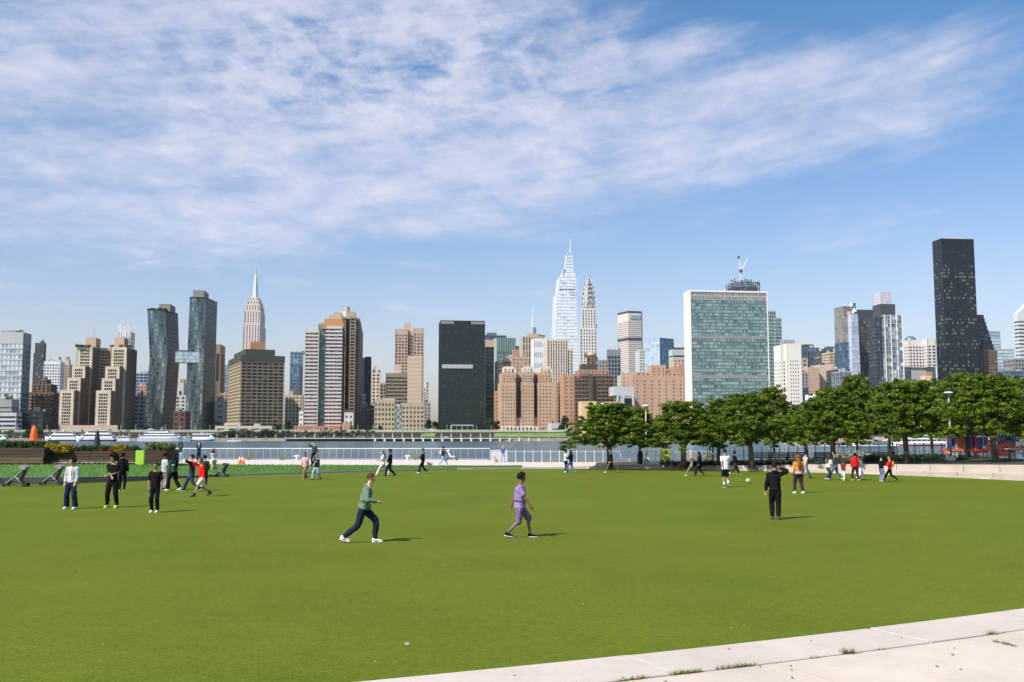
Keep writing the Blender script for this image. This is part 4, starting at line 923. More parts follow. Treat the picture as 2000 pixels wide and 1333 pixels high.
# sloped tower
t = Tower('sloped_terrace_tower', 'dark tower whose right side steps down in terraces', 'tower'); Y = 1360
ss = S(dkgrey, gl_grey, fh=4, bw=20, pf=.05, sf=.45, bandfront=True)
t.block(1900, 1921, 615, Y, S(dkgrey, gl_grey, fh=4, bw=6, pf=.1, sf=.5, top=12), D=22)
for i in range(9): t.block(1919, 1923+i*2.4, 622+i*7.2, Y-i*.6+4, ss, D=22+i*.1)
t.block(1921, 1947, 684, Y-14, S(brown, gl_grey, fh=4, bw=4, pf=.3, sf=.45), D=20); t.done()
simple('mint_glass_tower', 'pale mint glass tower with a flat top', 1931, 1953, 647, 1600, S(steel, gl_pale, fh=5, bw=14, pf=.05, sf=.3), side=1961, cl=0)
simple('aqua_glass_block', 'lower aqua glass block with fine bands', 1946, 1980, 682, 1450, S(steel, G('glass_aqua', (.30,.44,.48),(.6,.72,.74),.5,.12,.3), fh=4.6, bw=10, pf=.06, sf=.28), D=30, cl=0)
t = Tower('wedge_roof_tower', 'white banded tower with a slanting wedge roof at the right edge', 'skyscraper'); Y = 2000
O, ex, ey, W, D, z0, zt = t.block(1988, 2034, 612, Y, S(M('aluminium_white', (.66,.66,.67), .45,.03,.02,.2), gl_grey, fh=8, bw=80, pf=.01, sf=.55, inset=.5, top=14), side=1979)
A = V((O.x,O.y,0)); h = at(0,592,Y).z; m_ = M('aluminium_white', (.66,.66,.67))
t.mb('wedge_roof').add([(A.x,A.y,zt),(A.x+W*ex.x,A.y+W*ex.y,zt),(A+ex*W+ey*D).to_tuple()[:2]+(zt,),(A+ey*D).to_tuple()[:2]+(zt,), (A+ex*(W*.45)).to_tuple()[:2]+(h,), (A+ex*(W*.45)+ey*D).to_tuple()[:2]+(h,)],
   [(0,1,4),(2,3,5),(0,4,5,3),(1,2,5,4)], m_); t.done()
simple('grey_ribbed_office', 'grey ribbed office block at the right edge below the wedge roofed tower', 1982, 2030, 700, 1250, S(M('ribbed_grey', (.26,.26,.27),.6,.08,.05), gl_dark, fh=5, bw=4, pf=.4, sf=.35), D=24, cl=0)
simple('dark_low_office', 'dark low office roof just above the trees at the right', 1967, 2004, 724, 1180, S(bluem, gl_grey, fh=4, bw=4, pf=.3, sf=.4), D=20, cl=3)
# low filler seen between towers
for nm, lb_, u0, u1, vt, Y, m_ in (
  ('hillside_block', 'low grey house row behind the stepped tan pair', 205, 262, 778, 960, grey),
  ('rear_brick_row', 'brown brick row seen under the banded hospital wing', 714, 760, 800, 900, brown),
  ('rear_pale_block', 'pale block between the pink brick tower and the black slab', 826, 834, 764, 1300, offw),
  ('rear_tan_block', 'tan block glimpsed left of the green punched tower', 950, 972, 742, 990, tan),
  ('rear_stone_row', 'stone row behind the netted building', 1112, 1140, 742, 1000, cream),
  ('rear_grey_row', 'grey row behind the steel grid tower', 1222, 1262, 742, 1250, ltgrey)):
    simple(nm, lb_, u0, u1, vt, Y, S(m_, gl_dark, fh=3.4, bw=3.6, pf=.5, sf=.5), D=18, cl=2)
# ============================================================ GROUND, WATER, FAR SHORE
import numpy as np
ZW = -2.2
def turf_mat():
    m, nt, b = nodes('artificial_turf'); N, L = nt.nodes, nt.links
    tc = N.new('ShaderNodeTexCoord')
    def nz(scale, det, rough=.6, st=None):
        src = tc.outputs['Object']
        if st:
            mp = N.new('ShaderNodeMapping'); mp.inputs['Scale'].default_value = st; L.new(src, mp.inputs[0]); src = mp.outputs[0]
        n = N.new('ShaderNodeTexNoise'); n.inputs['Scale'].default_value = scale; n.inputs['Detail'].default_value = det; n.inputs['Roughness'].default_value = rough; L.new(src, n.inputs['Vector']); return n.outputs['Fac']
    big, mid, fine, grit = nz(.22, 4), nz(1.6, 6, .65, (1, 2.2, 1)), nz(9, 5, .8, (1,1.6,1)), nz(34, 4, .8)
    def mm(op, a, c, d=None):
        n = N.new('ShaderNodeMath'); n.operation = op
        for i, q in enumerate((a, c) if d is None else (a, c, d)):
            if isinstance(q, (int, float)): n.inputs[i].default_value = q
            else: L.new(q, n.inputs[i])
        return n.outputs[0]
    s = mm('MULTIPLY_ADD', mm('SUBTRACT', big, .5), .28, .5)
    s = mm('MULTIPLY_ADD', mm('SUBTRACT', mid, .5), .22, s); s = mm('MULTIPLY_ADD', mm('SUBTRACT', fine, .5), .85, s); s = mm('MULTIPLY_ADD', mm('SUBTRACT', grit, .5), 1.3, s)
    r = N.new('ShaderNodeValToRGB'); e = r.color_ramp.elements
    e[0].position = .18; e[0].color = TURF[0]+(1,); e[1].position = .85; e[1].color = TURF[2]+(1,)
    k = e.new(.5); k.color = TURF[1]+(1,); L.new(s, r.inputs[0]); L.new(r.outputs[0], b.inputs['Base Color'])
    b.inputs['Roughness'].default_value = .75; b.inputs['Specular IOR Level'].default_value = .03
    b.inputs['Sheen Weight'].default_value = .07; b.inputs['Sheen Tint'].default_value = (1,.95,.35,1)
    bp = N.new('ShaderNodeBump'); bp.inputs['Strength'].default_value = .55; bp.inputs['Distance'].default_value = .02
    L.new(mm('ADD', fine, grit), bp.inputs['Height']); L.new(bp.outputs[0], b.inputs['Normal']); return m
TURF = ((.030,.054,.001), (.088,.119,.005), (.168,.205,.015))
turf_m = turf_mat()
def concrete_mat(name, col, joint=0, stain=.25):
    m, nt, b = nodes(name); N, L = nt.nodes, nt.links; tc = N.new('ShaderNodeTexCoord')
    def nz(s, d, r=.6):
        n = N.new('ShaderNodeTexNoise'); n.inputs['Scale'].default_value = s; n.inputs['Detail'].default_value = d; n.inputs['Roughness'].default_value = r; L.new(tc.outputs['Object'], n.inputs['Vector']); return n.outputs['Fac']
    a, c, d = nz(.7, 6), nz(9, 8, .7), nz(90, 3, .6)
    ad = N.new('ShaderNodeMath'); ad.operation = 'MULTIPLY_ADD'; L.new(c, ad.inputs[0]); ad.inputs[1].default_value = .6; L.new(a, ad.inputs[2])
    a2 = N.new('ShaderNodeMath'); a2.operation = 'MULTIPLY_ADD'; L.new(d, a2.inputs[0]); a2.inputs[1].default_value = .35; L.new(ad.outputs[0], a2.inputs[2])
    mr = N.new('ShaderNodeMapRange'); L.new(a2.outputs[0], mr.inputs[0]); mr.inputs[1].default_value = .62; mr.inputs[2].default_value = 1.3; mr.inputs[3].default_value = 1-stain; mr.inputs[4].default_value = 1+stain*.5
    mx = N.new('ShaderNodeMix'); mx.data_type = 'RGBA'; mx.blend_type = 'MULTIPLY'; mx.inputs[0].default_value = 1; mx.inputs[6].default_value = col+(1,); L.new(mr.outputs[0], mx.inputs[7])
    L.new(mx.outputs[2], b.inputs['Base Color']); b.inputs['Roughness'].default_value = .85; b.inputs['Specular IOR Level'].default_value = .3
    bp = N.new('ShaderNodeBump'); bp.inputs['Strength'].default_value = .25; bp.inputs['Distance'].default_value = .01; L.new(a2.outputs[0], bp.inputs['Height']); L.new(bp.outputs[0], b.inputs['Normal']); MATS[name] = m; return m
pave = concrete_mat('pavement_concrete', (.55,.46,.39), stain=.22)
kerbm = concrete_mat('kerb_concrete', (.52,.45,.395), stain=.22)
seatm = concrete_mat('seat_concrete', (.47,.40,.34), stain=.30)
promm = concrete_mat('promenade_concrete', (.56,.475,.435), stain=.06)
weed = M('weed_green', (.17,.18,.045), .7, .3, 4)
soil = M('dark_soil', (.045,.038,.026), .95, .3, 2)

# --- near kerb: an arc fitted through four measured points of the turf edge
ZK = .06
pts = [gnd(u, v, ZK) for u, v in ((680,1333),(1286,1273),(1698,1226),(2000,1188))]
A_ = np.array([[2*p.x, 2*p.y, 1] for p in pts]); b_ = np.array([p.x**2+p.y**2 for p in pts]); sol = np.linalg.lstsq(A_, b_, rcond=None)[0]
ccx_, ccy_ = sol[0], sol[1]; CR = sqrt(sol[2]+ccx_**2+ccy_**2)
ang = [math.atan2(p.y-ccy_, p.x-ccx_) for p in pts]
amid = ang[1]; step = 3.55/CR
if CR > 400 or ccy_ < 0: print('arc odd', CR, ccx_, ccy_)
print('arc', CR, ccx_, ccy_, [math.degrees(a) for a in ang])
def arc(a, r=0.0): return V((ccx_+(CR+r)*cos(a), ccy_+(CR+r)*sin(a), 0))
KW = .93
# ground sheet under the park with a river wall at its far side
far = [(-700,985),(-300,962),(0,948),(125,945),(250,941),(330,936),(480,929),(620,925),(760,921.3),(900,917.6),(1040,915.6),(1160,916),(1300,917.3),(1400,918.8),(1480,920.5),(1620,924),(1700,926.5),(1800,930.5),(1900,934.8),(2000,939.5),(2200,950),(2600,985)]
farP = [gnd(u, v) for u, v in far]
g = MB(); g.box((0, 20, -1.6), (400, 150.6, 3.0), M('park_ground', (.30,.27,.23), .9, .15, .5)); struct('ground', g)
arcs = [amid + step*(k-9)+step*.5 for k in range(-2, 26)]
tb = MB(); aa = [amid + (i-60)*.012 for i in range(121)]
aa = [a for a in aa if -40 < arc(a).x < 26 and arc(a).y < 60]
near = [arc(a) for a in aa]
if near[0].x < near[-1].x: pass
else: near = near[::-1]
# turf as strips between the near arc and the far line
def yat(poly, x):
    for p, q in zip(poly, poly[1:]):
        if p.x <= x <= q.x: t = (x-p.x)/(q.x-p.x+1e-9); return p.y+(q.y-p.y)*t
    return poly[0].y if x < poly[0].x else poly[-1].y
xs = [-56+i*1.0 for i in range(103)]
def ynear(x):
    d = CR*CR-(x-ccx_)**2
    return ccy_-sqrt(d) if d > 0 else ccy_
vs = []; fs = []
for i, x in enumerate(xs):
    y0, y1 = min(ynear(x)-.02, yat(farP, x)-.5), yat(farP, x)+.02
    for k in range(9): vs.append((x, y0+(y1-y0)*k/8, .0))
for i in range(len(xs)-1):
    for k in range(8): a = i*9+k; fs.append((a, a+9, a+10, a+1))
tb.add(vs, fs, turf_m); struct('turf_field', tb)

# kerb blocks and pavement slabs, each a piece of its own
root = thing('stone_kerb', 'pale concrete kerb curving along the near edge of the turf', 'kerb', (0,0,0))
pv = bpy.data.objects.new('pavement', None); C.objects.link(pv); pv['kind'] = 'structure'
k0 = math.atan2(gnd(1698,1226,ZK).y-ccy_, gnd(1698,1226,ZK).x-ccx_)
def ring_piece(mb, a0, a1, r0, r1, z0, z1, mat, n=5, bev=.012):
    for (rr0, rr1, zz0, zz1) in ((r0, r1, z0, z1-bev),):
        rings = []
        for i in range(n+1):
            a = a0+(a1-a0)*i/n; p = arc(a, r0), arc(a, r0+bev), arc(a, r1-bev), arc(a, r1)
            rings.append([(p[0].x,p[0].y,z0),(p[0].x,p[0].y,z1-bev),(p[1].x,p[1].y,z1),(p[2].x,p[2].y,z1),(p[3].x,p[3].y,z1-bev),(p[3].x,p[3].y,z0)])
        mb.loft(rings, mat)
sgn = 1
for k in range(-12, 7):
    a0, a1 = k0+step*k, k0+step*(k+1); gap = .013/CR
    if arc(a0).y > 45: continue
    mb = MB(); ring_piece(mb, a0+gap, a1-gap, 0, KW-.018, -.3, ZK+random.uniform(-.004,.004), kerbm); mb.build('kerb_block', root)
    mb = MB(); ring_piece(mb, a0-gap*.9, a0+gap*.9, .02, KW-.04, -.3, ZK+.001, M('pale_mortar', (.55,.50,.44), .8, .1, 5), 1, .002); mb.build('mortar_joint', root)
    for j in range(3):
        r0 = KW+.012+j*3.3
        sh = step*(.35 if j % 2 == 0 else -.1); mb = MB(); g2 = .016/CR
        ring_piece(mb, a0+sh+g2, a1+sh-g2, r0, r0+3.3-.02, -.3, ZK-.012+random.uniform(-.003,.003), pave); mb.build('paving_slab', pv)
# weeds in the joints
def tuft(mb, c, n, spread, h, along=None):
    for i in range(n):
        o = V((random.gauss(0,spread), random.gauss(0,spread*.25), 0)); 
        if along is not None: o = along*random.uniform(-1,1)*spread + V((0,0,0))
        p = c+o; a = random.uniform(0, 2*pi); ln = V((cos(a), sin(a), 0))*random.uniform(.01,.05); w = V((-sin(a), cos(a), 0))*.004; hh = h*random.uniform(.4,1)
        mb.add([p-w, p+w, p+ln+w*.6+V((0,0,hh*.7)), p+ln-w*.6+V((0,0,hh*.7)), p+ln*1.8+V((0,0,hh))], [(0,1,2,3),(3,2,4)], weed)
for (u, v, n, sp, h) in ((1218,1316,160,.17,.035),(1320,1305,200,.17,.05),(1418,1295,230,.24,.045),(1627,1266.5,130,.045,.07),(1908,1231.5,60,.04,.06),(1111,1329,50,.03,.04),(1575,1277,50,.08,.02),(1690,1259,40,.05,.02)):
    c = gnd(u, v, ZK); a = math.atan2(c.y-ccy_, c.x-ccx_); c = arc(a, KW); c.z = ZK-.03; tg = V((-sin(a), cos(a), 0))
    mb = MB(); tuft(mb, c, n, sp, h+.02, tg if sp > .06 else None); o = mb.build('weed_tuft', None)
    tag(o, {1218:'long low line of weeds in the kerb joint nearest the bottom edge',1320:'thick weed clump where kerb joints meet',1418:'longest strip of weeds along the kerb joint',1627:'tallest bushy weed tuft in the kerb joint',1908:'small weed sprig near the right end of the kerb joint',1111:'tiny weed sprig at the bottom end of the kerb joint',1575:'faint mossy weeds between the long strip and the bushy tuft',1690:'mossy weeds just right of the bushy tuft'}[u], 'weed', 'weeds in the kerb joint')
spots = MB()
for u, v in ((1484,1300),(1544,1299),(1546,1307),(1547,1322),(1584,1251),(1761,1245),(1863,1265),(1876,1306),(1696,1227.8),(1005,1319),(1424,1267),(1860,1277),(1830,1300),(1300,1330)):
    c = gnd(u, v, ZK+.004); r = random.uniform(.009,.02); pl = [(c.x+r*random.uniform(.7,1.2)*cos(k*pi/4), c.y+r*random.uniform(.7,1.2)*sin(k*pi/4)) for k in range(8)]
    spots.prism(pl, ZK-.004, ZK+.003, M('old_gum', (.16,.14,.125), .9, .2, 20))
spots.build('gum_spots', pv, 'stuff')
mb = MB(); a, b2 = gnd(1942,1250.5,ZK), gnd(1984,1261,ZK); 
for i in range(120): tuft(mb, a.lerp(b2, random.random())+V((0,0,-.02)), 1, .006, .035)
tag(mb.build('weed_tuft', None), 'dark line of moss in the slab joint at the right', 'weed', 'weeds in the kerb joint')
# specks on the turf
mb = MB(); 
for i in range(20):
    u, v = random.uniform(0, 2000), 950+380*random.random()**1.3; c = gnd(u, v, .008)
    if c.y > ynear(c.x)+.3: mb.box(c, (random.uniform(.01,.024), random.uniform(.01,.02), .008), M('dry_leaf', (.42,.36,.22), .8, .2, 20), random.random()*3)
for i in range(7): c = gnd(795+random.uniform(-6,6), 1258+random.uniform(-2,2), .012); mb.box(c, (.02,.014,.006), M('paper_scrap', (.6,.6,.55), .8, 0), random.random()*3)
tag(mb.build('turf_litter', None), 'tiny dry leaves and scraps scattered over the turf', 'litter', kind='stuff')

# --- left: low wall coloured as shaded, raised lawn
wallpts = [(-300,962,944),(0,948,933),(125,945,932),(250,941,931),(330,936,930.4),(480,929,928),(620,925,924.4),(760,921.3,920.6),(900,917.6,917),(1040,915.6,914.9)]
wm_ = M('shaded_dark_stone', (.14,.13,.12), .8, .2, 1.5)  # dark stone, with the low wall's shade put into its colour
mb = MB(); prev = None; topl = []
for (u, vb, vt) in wallpts:
    p = gnd(u, vb); z = max(.115, at(u, vt, p.y).z); topl.append((p, z))
palee = M('pale_edge_strip', (.34,.31,.27), .85, .1, 2)
for ii, ((p, z), (q, z2)) in enumerate(zip(topl, topl[1:])):
    n = V((-(q-p).y, (q-p).x, 0)).normalized()*.28
    edge_m = wm_ if ii < 5 else palee
    mb.add([(p.x,p.y,-.1),(q.x,q.y,-.1),(q.x,q.y,z2),(p.x,p.y,z),(p.x+n.x,p.y+n.y,z+.002),(q.x+n.x,q.y+n.y,z2+.002),(p.x+n.x,p.y+n.y,-.1),(q.x+n.x,q.y+n.y,-.1)], [(0,1,2,3),(3,2,5,4),(4,5,7,6)], edge_m)
    
tag(mb.build('lawn_edging', None), 'low dark stone edging, left length tinted as shaded, between turf and raised lawn', 'edging')
lawn_m = M('lawn_grass', (.045,.125,.006), .8, .35, 2.2, bump=.5, det=8)
backl = [(-300,905,.62),(0,905,.60),(97,905,.6),(300,904.5,.58),(480,908.5,.42),(620,909,.34),(760,910,.24),(900,911.5,.18),(1040,914,.12)]
vs = []; fs = []; nn = 6; LN = []
def interp(tab, u):
    for a, b in zip(tab, tab[1:]):
        if a[0] <= u <= b[0]: t = (u-a[0])/(b[0]-a[0]); return [a[i]+(b[i]-a[i])*t for i in range(len(a))]
    return list(tab[-1])
us = [-300+i*20 for i in range(67)]
for u in us:
    a = interp(wallpts, u); p = gnd(u, a[1]); z = at(u, a[2], p.y).z; b = interp(backl, u); q = gnd(u, b[1], b[2])
    p.y = yat(farP, p.x)+.22; z = max(.125, z); p.z = z-.005; q.z = max(q.z, .13); q.y = max(q.y, p.y+.4)
    for k in range(nn+1):
        t = k/nn; r = p.lerp(q, t); r.z += sin(t*pi)*.05*(z > .1); vs.append(tuple(r)); LN.append(r)
for i in range(len(us)-1):
    for k in range(nn): a = i*(nn+1)+k; fs.append((a, a+nn+1, a+nn+2, a+1))
mb = MB(); mb.add(vs, fs, lawn_m); struct('raised_lawn', mb)
# short grass over it
gm = M('grass_blade', (.07,.17,.010), .7, .3, 6); mb = MB()
for i in range(15000):
    j = random.randrange(len(us)-1); k = random.randrange(nn); a, b, c2 = LN[j*(nn+1)+k], LN[(j+1)*(nn+1)+k], LN[j*(nn+1)+k+1]
    p = a+(b-a)*random.random()+(c2-a)*random.random(); h = random.uniform(.05,.11); d = V((random.uniform(-.04,.04), random.uniform(-.04,.04), h)); w = V((random.uniform(.015,.03), 0, 0))
    mb.add([p-w, p+w, p+d], [(0,1,2)], gm)
tag(mb.build('lawn_grass', None), 'short bright grass growing on the raised lawn strip', 'grass', kind='stuff')

# promenade and its river edge
mb = MB(); E0 = [V((-95,104,0)), V((-60,98,0)), gnd(300,898.2,.1), gnd(958,898.2,.1), gnd(958.5,903.2,.1), gnd(1400,903.6,.1), V((60,80,0)), V((95,76,0))]
bk = [(p.x, p.y+.5, .1) for p in E0]
def ybk(x): return yat([V(q) for q in bk], x)
xs2 = [-94+i*1.5 for i in range(126)]
for x0, x1 in zip(xs2, xs2[1:]): mb.add([(x0,yat(farP,x0)+.025,.1),(x1,yat(farP,x1)+.025,.1),(x1,ybk(x1),.1),(x0,ybk(x0),.1)], [(0,1,2,3)], promm)
for i in range(len(E0)-1): mb.add([bk[i], bk[i+1], (bk[i+1][0],bk[i+1][1],ZW-.5), (bk[i][0],bk[i][1],ZW-.5)], [(0,3,2,1)], M('river_wall', (.2,.19,.17), .9, .2, .5))
for x0, x1 in zip(xs2, xs2[1:]): mb.add([(x0,yat(farP,x0)+.025,-.1),(x1,yat(farP,x1)+.025,-.1),(x1,yat(farP,x1)+.025,.1),(x0,yat(farP,x0)+.025,.1)], [(0,1,2,3)], promm)
struct('promenade', mb)

# --- right: seating walls and the planted terrace behind
seat = [(1040,915.6,914.6,.10),(1160,916,911.4,.2),(1300,917.3,909.6,.27),(1400,918.8,909,.33),(1480,920.5,908.6,.38),(1570,923,908,.5),(1620,924,908,.55),(1700,926.5,908,.6),(1800,930.5,908.3,.68),(1900,934.8,908.8,.76),(2000,939.5,909.5,.83),(2200,950,912,1.0)]
root = thing('seating_wall', 'long pale concrete seating wall curving round the far right edge of the turf', 'wall', (0,0,0))
bedpts = []
def seatpt(u):
    a = interp(seat, u); p = gnd(u, a[1]); return p, a
ulist = [1040,1095,1160,1220,1290,1345,1395,1448,1500,1560,1620,1680,1740,1805,1870,1940,2010,2090,2200]
for ua, ub in zip(ulist, ulist[1:]):
    n_ = 3; two = ua >= 1555
    mbl = MB(); mbu = MB(); rl = []; ru = []
    for k in range(n_+1):
        u = ua+(ub-ua)*k/n_+(.6 if k == 0 else -.6 if k == n_ else 0); p, a = seatpt(u); q, _ = seatpt(u+2); d = (q-p).normalized(); n = V((-d.y, d.x, 0)); 
        if two:
            zt_ = a[3]; zl = zt_*.46; t1 = .55*min(1, (ua-1500)/120); 
            rl.append([(p.x,p.y,-.05),(p.x,p.y,zl-.02),(p.x+n.x*.02,p.y+n.y*.02,zl),(p.x+n.x*t1,p.y+n.y*t1,zl),(p.x+n.x*t1,p.y+n.y*t1,-.05)])
            o = V((p.x,p.y,0))+n*(t1+.004); bw = .5
            ru.append([(o.x,o.y,-.05),(o.x,o.y,zt_-.02),(o.x+n.x*.02,o.y+n.y*.02,zt_),(o.x+n.x*bw,o.y+n.y*bw,zt_),(o.x+n.x*bw,o.y+n.y*bw,-.05)])
        else:
            zt_ = a[3]; rl.append([(p.x,p.y,-.05),(p.x,p.y,zt_-.02),(p.x+n.x*.02,p.y+n.y*.02,zt_),(p.x+n.x*.6,p.y+n.y*.6,zt_),(p.x+n.x*.6,p.y+n.y*.6,-.05)]); o = V((p.x,p.y,0))+n*.08
        bedpts.append((V((p.x,p.y,0))+n*(1.0 if two else .5), zt_-.03))
    mbl.loft(rl, seatm, closed=True); mbl.build('bench_block', root)
    if two: mbu.loft(ru, seatm, closed=True); mbu.build('bench_block', root)
mb = MB()
bp_ = [b for b in bedpts if b[0].x > gnd(1150,916).x]
for (p, z), (q, z2) in zip(bp_, bp_[1:]):
    if q.x <= p.x: continue
    mb.add([(p.x,p.y,z),(q.x,q.y,z2),(q.x*1.17,84,z2),(p.x*1.17,84,z),(p.x*1.17,84,.0),(q.x*1.17,84,.0)], [(0,1,2,3),(3,2,5,4)], soil)
struct('planting_bed', mb)
def bedz(u): return interp(seat, min(2199,max(1040,u)))[3]-.03

# --- river
m, nt, b = nodes('river_water'); N, L = nt.nodes, nt.links
tc = N.new('ShaderNodeTexCoord'); mp = N.new('ShaderNodeMapping'); L.new(tc.outputs['Object'], mp.inputs[0]); mp.inputs['Scale'].default_value = (.55, 1, 1)
n1 = N.new('ShaderNodeTexNoise'); n1.inputs['Scale'].default_value = .35; n1.inputs['Detail'].default_value = 7; n1.inputs['Roughness'].default_value = .68; L.new(mp.outputs[0], n1.inputs['Vector'])
n2 = N.new('ShaderNodeTexNoise'); n2.inputs['Scale'].default_value = .012; n2.inputs['Detail'].default_value = 5; mp2 = N.new('ShaderNodeMapping'); mp2.inputs['Scale'].default_value = (.35, 2.0, 1); L.new(tc.outputs['Object'], mp2.inputs[0]); L.new(mp2.outputs[0], n2.inputs['Vector'])
bp = N.new('ShaderNodeBump'); bp.inputs['Strength'].default_value = 1.0; bp.inputs['Distance'].default_value = 1.3; L.new(n1.outputs['Fac'], bp.inputs['Height']); L.new(bp.outputs[0], b.inputs['Normal'])
r = N.new('ShaderNodeValToRGB'); r.color_ramp.elements[0].position = .35; r.color_ramp.elements[0].color = (.045,.085,.095,1); r.color_ramp.elements[1].position = .7; r.color_ramp.elements[1].color = (.09,.135,.14,1)
L.new(n2.outputs['Fac'], r.inputs[0]); L.new(r.outputs[0], b.inputs['Base Color']); b.inputs['Roughness'].default_value = .22; b.inputs['IOR'].default_value = 1.33
wm = m
mb = MB(); yy = [60,95,130,200,350,600,900,1400,4000,8900]
for a, c2 in zip(yy, yy[1:]): mb.add([(-5900,a,ZW),(5900,a,ZW),(5900,c2,ZW),(-5900,c2,ZW)], [(0,1,2,3)], wm)
mb.add([(-5900,-350,ZW),(5900,-350,ZW),(5900,60,ZW),(-5900,60,ZW)], [(0,1,2,3)], wm); struct('river', mb)

# --- far bank
def shx(u, Y): return (u-1000)/F*Y*1.0045
bank = [(-5800,760),(shx(-100,760),760),(shx(600,752),752),(shx(735,748),748),(shx(1118,740),740),(shx(1122,700),700),(shx(1500,690),690),(shx(2100,660),660),(5800,640)]
mb = MB(); bw_ = M('seawall_stone', (.30,.26,.21), .9, .25, .2); land = M('city_ground', (.16,.16,.14), .9, .2, .02)
for (x0, y0), (x1, y1) in zip(bank, bank[1:]):
    mb.add([(x0,y0,ZW-.3),(x1,y1,ZW-.3),(x1,y1,ZM-1.0),(x0,y0,ZM-1.0)], [(0,1,2,3)], bw_)
    mb.add([(x0,y0,ZM-1.0),(x1,y1,ZM-1.0),(x1,8900,ZM-1.0),(x0,8900,ZM-1.0)], [(0,1,2,3)], land)
struct('far_bank', mb)
# elevated riverside drive
vg = M('viaduct_green', (.42,.45,.34), .7, .1, .05); vd = M('viaduct_painted_shade', (.06,.06,.05), .9, .2, .1)  # near-black second colour stands for shade under roadway and esplanade
t = Tower('elevated_highway', 'long pale green elevated roadway on columns along the far shore', 'viaduct'); t.loc = V((0,768,0))
Yv = 768; zu, zl = at(900, 841.2, Yv).z, at(900, 844.4, Yv).z; xa, xb = shx(-90, Yv), shx(1118, Yv)
for i in range(16):
    x0, x1 = xa+(xb-xa)*i/16, xa+(xb-xa)*(i+1)/16-.15
    t.mb('deck_span').box(((x0+x1)/2, Yv+5, (zu+zl)/2-.2), (x1-x0, 11, zu-zl-.5), vg)
t.mb('parapet').box(((xa+xb)/2, Yv-.6, zu+.15), (xb-xa, .3, .7), vg)
for i in range(64):
    x = xa+(xb-xa)*(i+.5)/64; t.mb('column').box((x, Yv+1, (zl+ZM-1)/2), (.8, 1.2, zl-ZM+1), vg); 
for i in range(42): x = xa+(xb-xa)*(i+.5)/42; t.mb('lamp_mast').box((x, Yv+2, zu+2.2), (.22,.22,4.4), ltgrey)
t.done()
mb = MB(); mb.box(((xa+xb)/2, Yv+14, (zl+ZM-1)/2), (xb-xa, 1, zl-ZM+1), vd); o = mb.build('retaining_wall', None); tag(o, 'retaining wall coloured dark as the shade under the elevated roadway', 'wall')  # colour holds the shade below the roadway
# piled esplanade
t = Tower('piled_esplanade', 'concrete walkway standing in the river on white piles', 'pier'); Yp = 742; t.loc = V((0,Yp,0))
xa2, xb2 = shx(560, Yp), shx(1119, Yp); zt_ = at(900, 856.4, Yp).z
t.mb('deck').box(((xa2+xb2)/2, Yp+6, zt_-.22), (xb2-xa2, 12, .44), M('esplanade_concrete', (.50,.48,.42), .85, .1, .1))
t.mb('painted_shade').box(((xa2+xb2)/2, Yp+4, -1.5), (xb2-xa2, 1, 2.2), vd)  # dark sheet added to paint the shade under the deck
n = int((1119-735)/18.6)
for i in range(n+1): x = shx(735+18.6*i, Yp); t.mb('pile').box((x, Yp-.1, (zt_+ZW)/2-.2), (1.5, 1.5, zt_-ZW+.0), M('pile_white', (.60,.58,.53), .8, .1, .2)); t.mb('pile_cap').box((x, Yp-.3, zt_-.35), (2.0,1.2,.4), M('pile_white', (.6,.58,.53)))
t.mb('rail').box(((xa2+xb2)/2, Yp+.3, zt_+1.1), (xb2-xa2, .1, .1), grey)
t.mb('rail').box(((xa2+xb2)/2, Yp+.3, zt_+.6), (xb2-xa2, .08, .08), grey)
for i in range(150): t.mb('rail').box((xa2+(xb2-xa2)*i/149, Yp+.3, zt_+.55), (.09,.09,1.1), grey)
t.done()
# grassy bank
mb = MB(); y0, y1 = 752, 766; za, zb = at(1000,853.5,y0).z, at(1000,846.5,y1).z
for u0, u1 in ((826,850),(965,1118)):
    x0, x1 = shx(u0,y0), shx(u1,y0); mb.add([(x0,y0,za),(x1,y0,za),(x1,y1,zb),(x0,y1,zb)], [(0,1,2,3)], M('bank_grass', (.13,.21,.04), .85, .3, .15))
struct('grassy_bank', mb)
# parked cars under and beside the roadway
carb = [M('car_white', (.62,.62,.62), .3, 0, coat=.5), M('car_black', (.02,.02,.025), .25, 0, coat=.5), M('car_silver', (.32,.33,.34), .3, 0, metal=.4), M('car_red', (.30,.03,.03), .3, 0, coat=.5), M('car_yellow', (.55,.36,.03), .4, 0)]
cgl = M('car_glass', (.02,.025,.03), .08, 0); tyr = M('tyre', (.015,.015,.015), .8, 0)
def car(x, y, z, mat, lab, grp, van=False):
    r = thing('parked_car', lab, 'car', (x,y,z), grp); b = MB(); h = .62 if not van else 1.3
    prof = [(-2.2,.35),(-2.2,.85),(-1.5,.98),(-.9,1.45 if not van else 2.1),(.8,1.45 if not van else 2.1),(1.5,.95),(2.2,.8),(2.2,.35)]
    b.loft([[(x+px, y+s, z+pz) for px, pz in prof] for s in (-.85,.85)], mat); b.build('body', r)
    w = MB(); w.add([(x-1.35,y-.86,z+1.0),(x+1.3,y-.86,z+1.0),(x+.75,y-.86,z+1.38),(x-.85,y-.86,z+1.38)], [(0,1,2,3)], cgl); w.build('window', r)
    for px in (-1.35,1.35):
        for s in (-.8,.8): q = MB(); q.tube([(x+px,y+s-.1,z+.33),(x+px,y+s+.1,z+.33)], .33, tyr, 10); q.build('wheel', r)
cn = ['white','black','silver','dark red','yellow']
